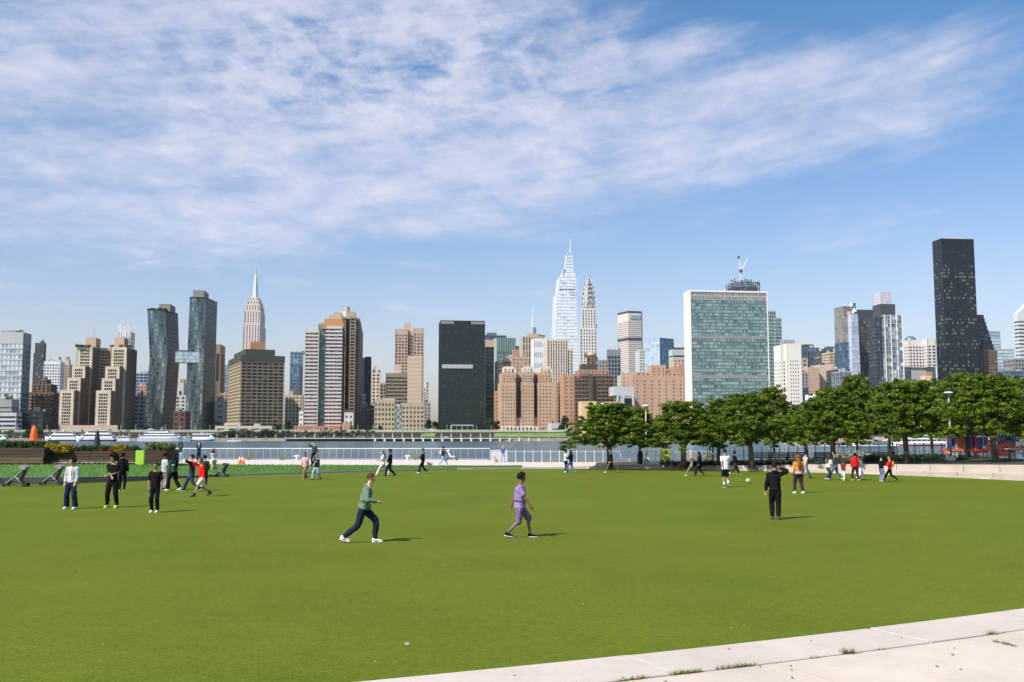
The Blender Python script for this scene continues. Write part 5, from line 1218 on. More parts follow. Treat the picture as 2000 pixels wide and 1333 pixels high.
for i, u in enumerate((22,29,36,43,50,57,548,600,652,690,705,842,872)):
    k = [0,1,0,2,0,1,2,0,0,2,0,4,0][i]
    where = ('in the car park %s of the orange umbrella' % ('left' if i < 5 else 'beside')) if i < 6 else 'under the elevated roadway'
    lab = {0:'white car first in the riverside row at the far left',1:'black car second in the riverside row at the far left',2:'white car third in the riverside row at the far left',3:'silver car fourth in the riverside row at the far left',4:'white car fifth in the riverside row at the far left',5:'black car last in the far left row beside the orange umbrella',
      6:'silver car among shrubs below the banded block podium',7:'white car below the red base of the striped tower',8:'white car near the middle of the striped tower base',9:'silver car under the roadway near the small white house',10:'white car under the roadway below the two tone slab',11:'yellow cab under the roadway left of the black slab',12:'white car under the roadway below the black slab'}[i]
    car(shx(u, 762), 762, ZM-1, carb[k], lab, 'cars parked along the far shore')
for i, u in enumerate((845,1083,300,470,985,1060)):
    k = [0,1,0,2,0,3][i]; car(shx(u,773), 773, zu+.05, carb[k], ['white car driving on the elevated road beside the black slab','black car on the elevated road by the low white building','white car on the elevated road below the leaning pair','silver car on the elevated road below the banded block','white car on the elevated road left of the brick tower arches','dark red car on the elevated road under the brick tower'][i], 'cars on the elevated road')
# rocky shore and islet at the right
def rock(mb, c, s, mat):
    vs = []; 
    for q in ((-1,-1,-.6),(1,-1,-.6),(1,1,-.6),(-1,1,-.6),(-.6,-.7,.5),(.7,-.6,.6),(.5,.7,.5),(-.7,.6,.65),(0,0,.95)): vs.append((c[0]+q[0]*s*random.uniform(.6,1.2), c[1]+q[1]*s*random.uniform(.6,1.2), c[2]+q[2]*s*random.uniform(.5,.9)))
    mb.add(vs, [(0,1,5,4),(1,2,6,5),(2,3,7,6),(3,0,4,7),(4,5,8),(5,6,8),(6,7,8),(7,4,8)], mat)
rk = M('shore_rock', (.42,.33,.27), .9, .3, .3); rk2 = M('wet_rock', (.06,.055,.045), .7, .3, .3)
mb = MB()
for i in range(900):
    u = random.uniform(1115, 2100); y0 = 700-(u-1122)/980*38; rock(mb, (shx(u,y0), y0-random.uniform(0,4), ZW+random.uniform(.2,2.6)), random.uniform(.5,1.3), rk)
for i in range(260):
    u = random.uniform(1115, 2100); y0 = 695-(u-1122)/980*38; rock(mb, (shx(u,y0), y0, ZW+.1), random.uniform(.5,.9), rk2)
tag(mb.build('shore_rocks', None), 'long tan bank of riprap stones at the waterline behind the park trees', 'rocks', kind='stuff')
t = Tower('rock_islet', 'low rocky islet with pale boulders in the river behind the trees', 'islet'); t.loc = V((shx(1620,455),455,ZW))
for i in range(260):
    s_ = random.uniform(0,1); u = 1535+165*s_; h = max(0, 1-((u-1590)/60)**2)*1.5+.5; t.mb('rocks','stuff')
    rock(t.parts['rocks'], (shx(u,455)+random.uniform(-.5,.5), 455+random.uniform(-2,8), ZW+random.uniform(-.1,h)), random.uniform(.35,.9), random.choice([rk,rk,rk2,rk]))
for i in range(60): u = random.uniform(1588,1625); t.mb('shrubs','stuff').ball((shx(u,460), 462, ZW+2.1+random.uniform(-.2,.5)), random.uniform(.3,.6), weed, 6, 4, jit=.3)
t.done()

# ---------------- boats
bwht = M('boat_white', (.74,.75,.77), .35, .03, .5, coat=.3); bblu = M('boat_blue', (.03,.07,.20), .4, .05, 1); bwin = M('boat_glass', (.03,.04,.05), .1, 0); bred = M('boat_red', (.42,.03,.03), .4, .05, 1)
def hull(mb, x0, x1, y, w, z0, z1, mat, bow=1, flare=.25):
    rings = []; L_ = x1-x0
    for i in range(13):
        s = i/12; x = x0+L_*s if bow > 0 else x1-L_*s; k = min(1, ((1-s)/.35))**.6 if s > .65 else 1; wz = max(.03, w/2*k); sh = .5*(max(0, s-.6)/.4)**2*(z1-z0)
        xf = x + (bow*(z1-z0)*flare*(s > .9))
        rings.append([(xf,y-wz,z1+sh),(x,y-wz*.8,z0),(x,y+wz*.8,z0),(xf,y+wz,z1+sh)])
    mb.loft(rings, mat)
def boat(name, lab, u0, u1, Y, vtop, decks, stripe, bow=-1, cat='boat', mastv=None, win=True):
    x0, x1 = shx(u0, Y), shx(u1, Y); Ln = x1-x0; Hh = (ZW-at(0, vtop, Y).z)*-1; w = max(2.4, Ln*.24)
    r = thing(name, lab, cat, ((x0+x1)/2, Y, ZW)); hh = Hh*.34
    a = MB(); hull(a, x0, x1, Y, w, ZW-.2, ZW+hh, bwht, bow); a.build('hull', r)
    if stripe is not None: a = MB(); hull(a, x0-.02*Ln*0, x1, Y, w+.12, ZW+.02, ZW+hh*.42, stripe, bow, 0); a.build('stripe', r)
    z = ZW+hh; hd = (Hh*.66)/max(1, decks)
    for d in range(decks):
        s0, s1 = .05+.07*d, .80-.12*d
        if bow < 0: s0, s1 = 1-s1, 1-s0
        xa_, xb_ = x0+Ln*s0, x0+Ln*s1; sl = hd*.9
        q = ((xa_-(sl if bow < 0 else 0)), (xb_+(sl if bow > 0 else 0)))
        c = MB(); c.loft([[(q[0],Y+s*w*(.42-.04*d),z),(q[1],Y+s*w*(.42-.04*d),z),(xb_,Y+s*w*(.40-.04*d),z+hd*.92),(xa_,Y+s*w*(.40-.04*d),z+hd*.92)] for s in (-1,1)], bwht); cb = c.build('deck_cabin', r)
        if win:
            c = MB(); n = max(3, int(Ln/2.6)-2*d)
            for i in range(n):
                a0 = xa_+(xb_-xa_)*(i+.08)/n; a1 = xa_+(xb_-xa_)*(i+.92)/n; c.box(((a0+a1)/2, Y-w*(.415-.04*d)-.02, z+hd*.55), (a1-a0,.12,hd*.36), bwin)
            c.build('window_row', r, 'stuff')
        c = MB(); c.box(((q[0]+q[1])/2, Y, z+hd*.96), (abs(q[1]-q[0])*1.02, w*(.92-.08*d), hd*.08), bwht); c.build('deck_edge', r)
        z += hd
    c = MB(); xm = (x0+x1)/2-bow*Ln*.05; c.tube([(xm,Y,z-.2),(xm,Y,z+Hh*.28)], [.12,.05], bwht, 6); c.box((xm,Y,z+Hh*.18),(Ln*.05+.4,.3,.12), bwht); c.ball((xm-.8,Y,z+.25), .38, bwht, 8, 6); c.build('mast', r); return r
boat('ferry', 'white ferry with blue hull just left of the orange umbrella', -14, 22, 735, 849, 1, bblu, 1, 'ferry')
boat('ferry', 'white ferry with blue stripe right of the orange umbrella', 98, 160, 742, 843, 2, bblu, -1, 'ferry')
boat('ferry', 'white ferry moored behind the closed black umbrella', 158, 232, 738, 841, 2, bblu, -1, 'ferry')
boat('motor_yacht', 'large white three deck yacht below the leaning towers', 279, 376, 742, 840, 3, None, 1, 'yacht')
boat('motorboat', 'white sport boat moored right of the large yacht', 380, 426, 745, 847, 1, bblu, 1)
boat('motorboat', 'small white speedboat under way on the open river', 449, 480, 690, 858, 1, None, 1)
boat('motorboat', 'tiny white boat tied up between ferry and yacht', 232, 262, 748, 852, 1, None, -1)
r_ = boat('tour_boat', 'red and white tour boat speeding past behind the right hand trees', 1738, 1842, 430, 851, 2, bred, -1)
mb = MB()
for i in range(260):
    u = random.uniform(1600, 1760); s = (u-1600)/160; mb.box((shx(u,432), 432+random.uniform(-1,1)*(1.4-s), ZW+.03), (random.uniform(.5,2.4), random.uniform(.2,.8), random.uniform(.05,.3)), M('foam', (.72,.76,.78), .7, 0), random.uniform(-.2,.2))
for i in range(60):
    u = random.uniform(425, 452); mb.box((shx(u,690), 690+random.uniform(-1,1), ZW+.03), (random.uniform(.5,2), .5, .15), M('foam', (.72,.76,.78)))
tag(mb.build('boat_wake', None), 'white foam wakes trailing behind the moving boats', 'wake', kind='stuff')
# ============================================================ PARK THINGS
# ---------------- leaves and trees
def leaf_mat(name, c0, c1, c2, tr=.35):
    m, nt, b = nodes(name); N, L = nt.nodes, nt.links
    a = N.new('ShaderNodeAttribute'); a.attribute_name = 'tint'; r = N.new('ShaderNodeValToRGB'); L.new(a.outputs['Fac'], r.inputs[0]); e = r.color_ramp.elements
    e[0].color = c0+(1,); e[1].color = c2+(1,); k = e.new(.55); k.color = c1+(1,)
    L.new(r.outputs[0], b.inputs['Base Color']); b.inputs['Roughness'].default_value = .5; b.inputs['Specular IOR Level'].default_value = .35
    t = N.new('ShaderNodeBsdfTranslucent'); L.new(r.outputs[0], t.inputs[0]); mx = N.new('ShaderNodeMixShader'); mx.inputs[0].default_value = tr
    out = N['Material Output']; L.new(b.outputs[0], mx.inputs[1]); L.new(t.outputs[0], mx.inputs[2]); L.new(mx.outputs[0], out.inputs[0]); MATS[name] = m; return m
leafm = leaf_mat('plane_leaf', (.035,.072,.004), (.12,.19,.010), (.28,.35,.03), .42)
leafm2 = leaf_mat('hedge_leaf', (.012,.035,.008), (.025,.06,.012), (.05,.10,.018), .2)
bark = M('bark', (.085,.062,.045), .9, .35, 5, bump=.6, stretch=(3,3,.6))
def leaf_mesh(name, centers, radii, per, size, mat, seed=0, tints=None, upbias=.9):
    rng = np.random.default_rng(seed); n = len(centers)*per
    c = np.repeat(np.array(centers), per, 0); rd = np.repeat(np.array(radii), per, 0)
    d = rng.normal(size=(n,3)); d /= np.linalg.norm(d, axis=1)[:,None]; rr = rng.random(n)**.42
    p = c + d*rd*rr[:,None]
    nr = rng.normal(size=(n,3))*.75 + np.array([0,0,upbias]) + d*.5; nr /= np.linalg.norm(nr, axis=1)[:,None]
    a = rng.normal(size=(n,3)); t1 = np.cross(nr, a); t1 /= np.linalg.norm(t1, axis=1)[:,None]; t2 = np.cross(nr, t1)
    s = (size*(.6+.8*rng.random(n)))[:,None]
    v = np.stack([p-t1*s, p+t2*s*.48-nr*s*.12, p+t1*s, p-t2*s*.48-nr*s*.12], 1).reshape(-1,3)
    me = bpy.data.meshes.new(name); me.vertices.add(n*4); me.vertices.foreach_set('co', v.ravel().astype(np.float32))
    me.loops.add(n*4); me.loops.foreach_set('vertex_index', np.arange(n*4, dtype=np.int32)); me.polygons.add(n)
    me.polygons.foreach_set('loop_start', np.arange(0, n*4, 4, dtype=np.int32)); me.polygons.foreach_set('loop_total', np.full(n, 4, dtype=np.int32))
    at_ = me.attributes.new('tint', 'FLOAT', 'FACE'); ct = np.repeat(rng.random(len(centers))*.55 if tints is None else np.array(tints), per); at_.data.foreach_set('value', np.clip(ct+rng.random(n)*.45, .01, 1).astype(np.float32))
    me.materials.append(mat); me.update(); me.validate(); return me
def tree_meshes(seed, Rr=3.3, zb=1.75, zt=4.6, tiers=7, clumps=150, per=76, size=.080, trunk_r=.19):
    rnd = random.Random(seed); mb = MB(); tips = []
    lean = (rnd.uniform(-.15,.15), rnd.uniform(-.15,.15)); fork = zb*.92
    trunk = [(0,0,-.15),(lean[0]*.3,lean[1]*.3,.5),(lean[0]*.7,lean[1]*.7,1.1),(lean[0],lean[1],fork)]
    mb.tube(trunk, [trunk_r*1.5, trunk_r*1.05, trunk_r*.95, trunk_r*1.05], bark, 10)
    nb = 7; top = V(trunk[-1])
    for i in range(nb):
        a = 2*pi*i/nb+rnd.uniform(-.3,.3); rise = rnd.uniform(.25,1.0); ln = Rr*rnd.uniform(.55,.9)*(1.05-rise*.35)
        e = top+V((cos(a)*ln, sin(a)*ln, (zt-fork)*rise*.75)); m1 = top.lerp(e, .4)+V((0,0,-.05+rise*.35)); m2 = top.lerp(e, .72)+V((rnd.uniform(-.2,.2),rnd.uniform(-.2,.2),.12))
        mb.tube([top-V((0,0,.1)), m1, m2, e], [trunk_r*.62, trunk_r*.42, trunk_r*.25, .02], bark, 7); tips.append((m1, e))
        for j in range(3):
            s0 = m1.lerp(e, rnd.uniform(.1,.7)); b2 = a+rnd.uniform(-.9,.9); l2 = Rr*rnd.uniform(.25,.45); e2 = s0+V((cos(b2)*l2, sin(b2)*l2, rnd.uniform(.1,.7)))
            mb.tube([s0, s0.lerp(e2,.5)+V((0,0,.06)), e2], [trunk_r*.22, trunk_r*.13, .012], bark, 5)
    cen = []; rad = []; tin = []
    Hc = zt-zb
    for i in range(clumps):
        k = rnd.randrange(tiers); f = (k+.5)/tiers
        rmax = Rr*(1.0 - .62*max(0, f-.30)**1.3/.7**1.3) * (.86+.14*sin(k*2.1+seed))
        a = rnd.uniform(0, 2*pi); lobes = 1+.13*sin(3*a+seed)+.10*sin(5*a+seed*2.3+k)
        r = rmax*lobes*sqrt(rnd.uniform(.05,1)); 
        z = zb+Hc*f+rnd.uniform(-.09,.09)*Hc - (r/Rr)**2*.35*Hc*.5 + rnd.uniform(-.1,.1)+.18
        cen.append((r*cos(a)+lean[0], r*sin(a)+lean[1], z)); w = rnd.uniform(.16,.36); rad.append((w, w, w*rnd.uniform(.3,.55))); tin.append(rnd.random()*.55)
    return mb, leaf_mesh('crown', cen, rad, per, size, leafm, seed, tin)
TV = []
for k in range(5):
    mb, cm = tree_meshes(101+k*7, Rr=[3.35,3.1,3.6,3.3,2.7][k], zt=[4.55,4.7,4.6,4.9,4.9][k], clumps=[560,520,620,620,380][k]); tm = mb.mesh('trunk'); tm.polygons.foreach_set('use_smooth', [True]*len(tm.polygons)); TV.append((tm, cm))
def tree(u, Y, var, w, vt, lab, rz=None, thin=1.0, vb=None):
    x = (u-1000)/F*Y*1.0045; z = bedz(u) if Y < 80 else .15
    o = thing('park_tree', lab, 'tree', (x, Y, z), 'trees in the park grove', random.uniform(0,6.28) if rz is None else rz)
    H0 = [4.55,4.7,4.6,4.9,4.9][var]; R0 = [3.35,3.1,3.6,3.3,2.7][var]
    hh = at(u, vt, Y).z-z; sz = hh/H0; sx = (w/2/F*Y)/R0; o.scale = (sx, sx, sz)
    for nm, me in (('trunk', TV[var][0]), ('crown', TV[var][1])):
        c = bpy.data.objects.new(nm, me); C.objects.link(c); c.parent = o
        if nm == 'trunk' and thin != 1: c.scale = (thin, thin, 1)
    return o
for args in (
 (1189,71,0,186,795,'first park tree from the left, its crown spreading over the pale railing'),
 (1248,84,4,130,803,'thin trunked park tree directly behind the tall lamp post',None,.55),
 (1331,69.5,1,172,791,'park tree just right of the lamp post and the green sign box'),
 (1398,80,4,120,786,'small park tree half hidden behind the gap right of the sign tree',None,.5),
 (1463,68,2,178,777,'park tree before the green glass slab, with a low side branch'),
 (1507,81,4,120,763,'taller yellowish park tree with a thin trunk behind the benches',None,.5),
 (1570,76,1,120,796,'low park tree filling the dip below the white punched tower'),
 (1620,66,3,170,768,'thick trunked park tree behind the group with the white blouse'),
 (1668,79,4,120,741,'tall thin trunked park tree whose tip reaches the lilac slab',None,.55),
 (1730,77,1,130,762,'thin trunked park tree left of the one by the red tour boat',None,.55),
 (1763,64.5,0,178,752,'park tree whose forked trunk stands before the red tour boat'),
 (1812,74,4,140,750,'park tree behind the second lamp post beside the hedge',None,.55),
 (1880,71,3,170,739,'tall park tree with a dark trunk inside the playground'),
 (1934,61,2,210,744,'biggest park tree, its wide trunk in front of the orange climbing wall'),
 (2010,68,1,170,748,'last park tree cut off by the right edge'),
 (2075,59,0,190,760,'park tree just outside the right edge with branches reaching in')):
    tree(*args)
# small far trees on the other bank
def far_tree(u, Y, w, vt, vb, lab, name='riverbank_tree', n=26, per=60):
    x = shx(u, Y); k = Y/F; z0 = at(u, vb, Y).z; z1 = at(u, vt, Y).z; h = z1-z0; hw = w/2*k
    o = thing(name, lab, 'tree', (x, Y, z0), 'trees on the far bank')
    cen = []; rad = []
    for i in range(n):
        a = random.uniform(0,2*pi); r = sqrt(random.random())*hw*.8; q = random.random(); cen.append((r*cos(a)*(1-.4*q), r*sin(a)*.7, h*(.25+.65*q))); s = h*.16; rad.append((s, s, s*.8))
    c = bpy.data.objects.new('crown', leaf_mesh('crown', cen, rad, per, h*.05+.15, leafm2, int(u))); C.objects.link(c); c.parent = o
    mb = MB(); mb.tube([(x,Y,z0-.3),(x,Y,z0+h*.6)], [.35,.15], bark, 6); mb.build('trunk', o)
for u, Y, w, vt, vb, lab in ((566,800,22,823,840,'dark bushy tree left of the striped tower base'),(548,796,18,830,842,'smaller dark tree at the end of the tan podium'),(581,792,14,829,841,'round tree by the small white house'),
   (838,805,16,819,841,'dark tree filling the avenue left of the black slab'),(852,800,18,823,842,'dark tree at the left foot of the black slab'),(870,795,14,830,842,'lighter tree before the black slab entrance'),
   (957,800,16,818,842,'dark tree at the right foot of the black slab'),(970,798,14,822,842,'dark tree left of the arched brick base'),(1096,790,22,829,845,'green tree by the low white wall building'),(1102,792,16,812,842,'taller dark tree behind the low white wall'),
   (429,800,20,820,842,'pale green tree right of the taller leaning tower'),(640,792,12,836,846,'small tree at the striped tower terrace'),(745,792,12,832,842,'little tree before the hospital')):
    far_tree(u, Y, w, vt, vb, lab)
cen = []; rad = []
for i in range(420):
    u = random.choice([random.uniform(425,540), random.uniform(500,735), random.uniform(60,90)]) if i % 7 else random.uniform(0, 260); Yq = 759+random.uniform(-2,2); v = random.uniform(841, 853); z = at(u, v, Yq).z; s = random.uniform(.8,1.7); cen.append((shx(u,Yq), Yq, z)); rad.append((s*1.3, s, s))
o = bpy.data.objects.new('riverside_shrubbery', leaf_mesh('riverside_shrubbery', cen, rad, 40, .5, leafm2, 5)); C.objects.link(o); tag(o, 'mass of dark shrubs below the elevated roadway on the far bank', 'shrubbery', kind='stuff')

# ---------------- railings
rw = M('rail_white', (.66,.68,.70), .4, 0); rg_ = M('rail_grey', (.42,.46,.49), .5, 0); irong = M('iron_green', (.012,.022,.018), .5, 0)
t = Tower('promenade_railing', 'long pale steel railing with mesh infill along the left river edge', 'railing')
a, b2 = gnd(300,898.8,.1), gnd(957,898.8,.1); t.loc = V((a.x,a.y,0)); hr = 1.08; n = 46
t.mb('top_rail').bar(a+V((0,0,hr)), b2+V((0,0,hr)), .10, .07, rw); t.mb('bottom_rail').bar(a+V((0,0,.1)), b2+V((0,0,.1)), .03, .03, rg_)
for i in range(n+1): p = a.lerp(b2, i/n); t.mb('post').box((p.x,p.y,.1+hr/2), (.025,.05,hr), rg_)
for k in range(1, 7): t.mb('cable').bar(a+V((0,.03,k*.15)), b2+V((0,.03,k*.15)), .006, .006, rg_)
SPLIT |= {'post', 'cable'}; t.done()
t = Tower('promenade_railing', 'second length of pale railing with white posts behind the first park tree', 'railing')
a, b2 = gnd(990,904,.1), gnd(1400,904,.1); t.loc = V((a.x,a.y,0)); n = 24
for i in range(n+1): p = a.lerp(b2, i/n); t.mb('post').box((p.x,p.y,.1+hr/2), (.045,.06,hr), rw)
for k in (.12,.3,.48,.66,.84): t.mb('cable').bar(a+V((0,0,k)), b2+V((0,0,k)), .012, .012, rg_)
t.mb('top_rail').bar(a+V((0,0,hr-.12)), b2+V((0,0,hr-.12)), .03, .025, rw); t.done()
t = Tower('mesh_screen', 'square grey mesh screen panel with white frame where the two railings meet', 'screen'); p, q = gnd(958.5,903,.1), gnd(990,903,.1); t.loc = V(p)
hs_ = at(958, 880, p.y).z-.1
for c0, c1 in ((p,p+V((0,0,hs_))),(q,q+V((0,0,hs_))),(p+V((0,0,hs_)),q+V((0,0,hs_))),(p,q)): t.mb('frame').bar(c0, c1, .05,.05, rw)
t.mb('panel').box(((p.x+q.x)/2,p.y+.02,.1+hs_/2), (q.x-p.x-.08,.015,hs_-.1), M('mesh_panel', (.48,.50,.52), .6, .1, 2)); t.done()
t = Tower('iron_fence', 'thin dark green iron fence with tall spiked posts behind the right hand trees', 'fence'); t.loc = V((gnd(1340,904).x, 74, .3)); yF = 73.5
Xa, Xb = shx(1378, yF), shx(2040, yF); n = 38
def fz(x): return bedz(1000+x/yF*F)
for i in range(n+1):
    x = Xa+(Xb-Xa)*i/n; z = fz(x); t.mb('post').box((x,yF,z+.62), (.05,.05,1.24), irong)
for k in (.22, .6, 1.0): 
    for i in range(n): x0, x1 = Xa+(Xb-Xa)*i/n, Xa+(Xb-Xa)*(i+1)/n; t.mb('cable').bar((x0,yF,fz(x0)+k),(x1,yF,fz(x1)+k), .018,.018, irong)
for i in range(n*3): x = Xa+(Xb-Xa)*(i+.5)/(n*3); t.mb('picket').box((x,yF,fz(x)+.6), (.014,.014,.8), irong)
SPLIT |= {'picket'}; t.done()
# benches
def bench(u, Y, lab, w=1.7):
    x = shx(u, Y); z = .25; t = Tower('park_bench', lab, 'bench', 'benches facing the river'); t.loc = V((x,Y,z)); g = M('bench_slat', (.028,.036,.030), .6, .15, 3)
    for i in range(4): t.mb('back_slat').box((x, Y-.25, z+.5+i*.11), (w,.03,.08), g)
    for i in range(3): t.mb('seat_slat').box((x, Y-.15+i*.16, z+.44), (w,.13,.035), g)
    for s in (-.42,0,.42): t.mb('leg').box((x+s*w, Y-.2, z+.42), (.05,.07,.84), irong); t.mb('leg').box((x+s*w, Y+.2, z+.22), (.05,.06,.44), irong)
    t.done()
SPLIT |= {'back_slat','seat_slat','leg'}
for i, (u, lab) in enumerate(((1482,'dark slatted bench touching the trunk of the tree with a side branch'),(1513,'dark slatted bench behind the thin trunk of the yellowish tree'),(1550,'dark slatted bench third along the fence, above the boy in black'),(1602,'dark slatted bench left of the thick trunked tree'),(1652,'dark slatted bench right of the thick trunked tree'),(1715,'dark slatted bench before the hedge left of the tour boat tree'))): bench(u, 78, lab)
# hedges
def leafbox(name, lab, u0, u1, Y, v0, v1, D=1.2, n=200, per=60, size=.05, mat=None, cat='hedge', kind=None):
    z1, z0 = at((u0+u1)/2, v0, Y).z, at((u0+u1)/2, v1, Y).z; x0, x1 = shx(u0,Y), shx(u1,Y); cen = []; rad = []
    for i in range(n): cen.append((random.uniform(x0,x1), Y+random.uniform(0,D), z0+(z1-z0)*random.random()**.6-.08)); s = random.uniform(.12,.22); rad.append((s,s,s))
    o = bpy.data.objects.new(name, leaf_mesh(name, cen, rad, per, size, mat or leafm2, abs(int(u0)))); C.objects.link(o); return tag(o, lab, cat, kind=kind or 'stuff')
leafbox('hedge', 'long dark clipped hedge behind the right hand seating wall', 1690, 1838, 69, 889, 907, n=420)
leafbox('hedge', 'dark hedge along the playground fence', 1855, 1932, 67, 894, 908, n=220)
leafbox('ground_shrubs', 'dark low shrubs and shade plants under the park trees', 1290, 1690, 70, 901, 908, n=420, per=40, cat='shrubs', kind='stuff')
wf_ = leaf_mat('white_flowers', (.08,.10,.05), (.35,.36,.28), (.6,.6,.52), .2)
leafbox('flowering_shrub', 'pale white flowering shrub beside the girl in black at the trees', 1374, 1390, 75, 884, 902, n=40, mat=wf_, cat='shrub')
leafbox('flowering_shrub', 'pale flowering shrub under the thick trunked tree, behind the red hooded child', 1640, 1690, 73, 882, 902, n=110, mat=wf_, cat='shrub')
# ---------------- lamp posts
lmp = M('lamp_aluminium', (.42,.40,.35), .45, .1, 3, .2); lcon = concrete_mat('lamp_footing', (.66,.62,.55))
def lamp(u, vb, vt, Y, lab, s=1.0, zb=None):
    x = shx(u, Y); z = at(u, vb, Y).z; zt_ = at(u, vt, Y).z; t = Tower('lamp_post', lab, 'lamp post', 'park lamp posts'); t.loc = V((x,Y,z))
    b = .42*s/2; t.mb('footing').loft([[(x+a*b*k,Y+c*b*k,zz) for a,c in ((-1,-1),(1,-1),(1,1),(-1,1))] for k, zz in ((1.15,z-.1),(1.05,z+.35*s),(.55,z+.56*s))], lcon)
    t.mb('pole').tube([(x,Y,z+.5*s),(x,Y,z+1.4),(x,Y,zt_-.28)], [.075*s,.065*s,.045*s], lmp, 10)
    r = .36*s; t.mb('head').tube([(x,Y,zt_-.30),(x,Y,zt_-.22),(x,Y,zt_-.12),(x,Y,zt_-.10),(x,Y,zt_-.03),(x,Y,zt_)], [.07,.10,.30*s,r,.22*s,.03], M('lamp_shade', (.66,.64,.58), .45, .05, 3), 20); t.sm |= {'pole','head'}; t.done()
lamp(1259.5, 907, 791, 75, 'tall lamp post with disc head between the first park trees', .95)
lamp(1848, 907, 765, 66.5, 'lamp post rising through the tree beside the playground', 1.0)
lamp(1656, 896, 848, 86, 'short white lamp post under the grove near the river', .8)
# ---------------- signs
def panel(u0, u1, v0, v1, Y, D=.3):
    x0, x1 = shx(u0,Y), shx(u1,Y); return x0, x1, at(u0,v1,Y).z, at(u0,v0,Y).z
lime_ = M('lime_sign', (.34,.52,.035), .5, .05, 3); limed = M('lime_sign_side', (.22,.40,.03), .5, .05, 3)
t = Tower('sign_box', 'lime green and yellow information box under the park trees', 'sign'); Y = 73; x0, x1, z0, z1 = panel(1287.5,1302,877,906.5,Y); t.loc = V((x0,Y,z0))
t.mb('cabinet').box(((x0+x1)/2+.08, Y+.3, (z0+z1)/2), (x1-x0+.14,.55,z1-z0), lime_)
t.mb('front_panel').box(((x0+x1)/2, Y-.01, z0+(z1-z0)*.36), (x1-x0-.1,.04,(z1-z0)*.5), M('sign_yellow', (.62,.66,.12), .5, .04, 4))
t.mb('base_strip').box(((x0+x1)/2, Y-.015, z0+.09), (x1-x0-.06,.05,.16), offw)
t.mb('screen').box(((x0+x1)/2+.05, Y-.01, z0+(z1-z0)*.81), ((x1-x0)*.55,.05,(z1-z0)*.22), M('sign_dark', (.05,.055,.05), .4, 0))
for i in range(3): t.mb('text_line').box(((x0+x1)/2+.05, Y-.04, z0+(z1-z0)*(.77+.045*i)), ((x1-x0)*[.4,.3,.44][i],.01,.025), M('sign_ink', (.35,.35,.30), .5, 0))
t.done()
t = Tower('info_sign', 'plain lime green rectangular panel in front of the wooden planters', 'sign'); Y = 62; x0, x1, z0, z1 = panel(273.5,289,880,907.5,Y); t.loc = V((x0,Y,z0))
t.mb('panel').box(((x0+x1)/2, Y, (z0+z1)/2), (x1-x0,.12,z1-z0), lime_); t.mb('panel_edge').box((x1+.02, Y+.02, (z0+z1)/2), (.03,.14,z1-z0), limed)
for s in (x0+.05, x1-.05): t.mb('foot').box((s, Y+.02, z0-.12), (.05,.08,.3), dkgrey)
t.done()
# litter bin
t = Tower('litter_bin', 'dark litter bin with a tied bag beside the lamp post footing', 'bin'); Y = 74.5; x = shx(1247.5,Y); z = at(1247,907,Y).z; t.loc = V((x,Y,z))
t.mb('body').tube([(x,Y,z),(x,Y,z+.75)], [.19,.22], M('bin_dark', (.02,.022,.02), .6, .1, 4), 14); t.mb('bag').ball((x,Y,z+.85), (.18,.18,.16), M('bin_bag', (.012,.012,.012), .35, 0), 10, 7, jit=.08); t.done()
# bollards
def bollard(u, lab):
    p = gnd(u, 900.2, .1); t = Tower('mooring_bollard', lab, 'bollard', 'white mooring bollards on the promenade'); t.loc = V(p); x, y, z = p
    t.mb('post').tube([(x,y,z),(x,y,z+.10),(x,y,z+.34)], [.12,.09,.085], white, 12); t.mb('cross_head').tube([(x-.26,y,z+.38),(x-.2,y,z+.42),(x,y,z+.44),(x+.2,y,z+.42),(x+.26,y,z+.38)], [.03,.06,.09,.06,.03], white, 10); t.done()
bollard(579.5, 'white T shaped mooring bollard left of the pair in pink and black'); bollard(796, 'white T shaped mooring bollard left of the walker dressed in black')
# cones
def cone(u, v, lab):
    p = gnd(u, v, .25); x, y, z = p; oc = M('cone_orange', (.72,.12,.02), .5, 0); r = thing('traffic_cone', lab, 'traffic cone', p, 'traffic cones by the lawn'); h = .66
    mb = MB(); mb.box((x,y,z+.02), (.36,.36,.04), oc); mb.build('base', r)
    mb = MB(); mb.tube([(x,y,z+.04),(x,y,z+h*.5)], [.15,.09], oc, 14); mb.build('cone', r); mb = MB(); mb.tube([(x,y,z+h*.5),(x,y,z+h*.78)], [.092,.06], M('cone_white', (.75,.74,.70), .5, 0), 14); mb.build('reflective_band', r)
    mb = MB(); mb.tube([(x,y,z+h*.78),(x,y,z+h)], [.058,.03], oc, 14); mb.build('tip', r)
cone(468.5, 907, 'left one of two orange cones standing on the lawn edge'); cone(474.5, 907.5, 'right one of two orange cones standing on the lawn edge')
# reeds near the cones
for u, w, lab in ((486,20,'thin reedy shrub growing beside the traffic cones'),(551,20,'thin reedy shrub on the promenade left of the pair'),(812,16,'faint reedy shrub right of the second bollard')):
    p = gnd(u, 899, .1); mb = MB()
    for i in range(70 if u < 800 else 35):
        a = random.uniform(-1,1); h = random.uniform(.4,.75); b0 = p+V((a*.15,random.uniform(-.1,.1),0)); e = b0+V((a*.38,0,h)); mb.add([b0-V((.008,0,0)), b0+V((.008,0,0)), e], [(0,1,2)], weed)
        if random.random() < .5: mb.ball(e, .03, weed, 5, 4)
    tag(mb.build('reedy_shrub', None), lab, 'shrub', kind='stuff')
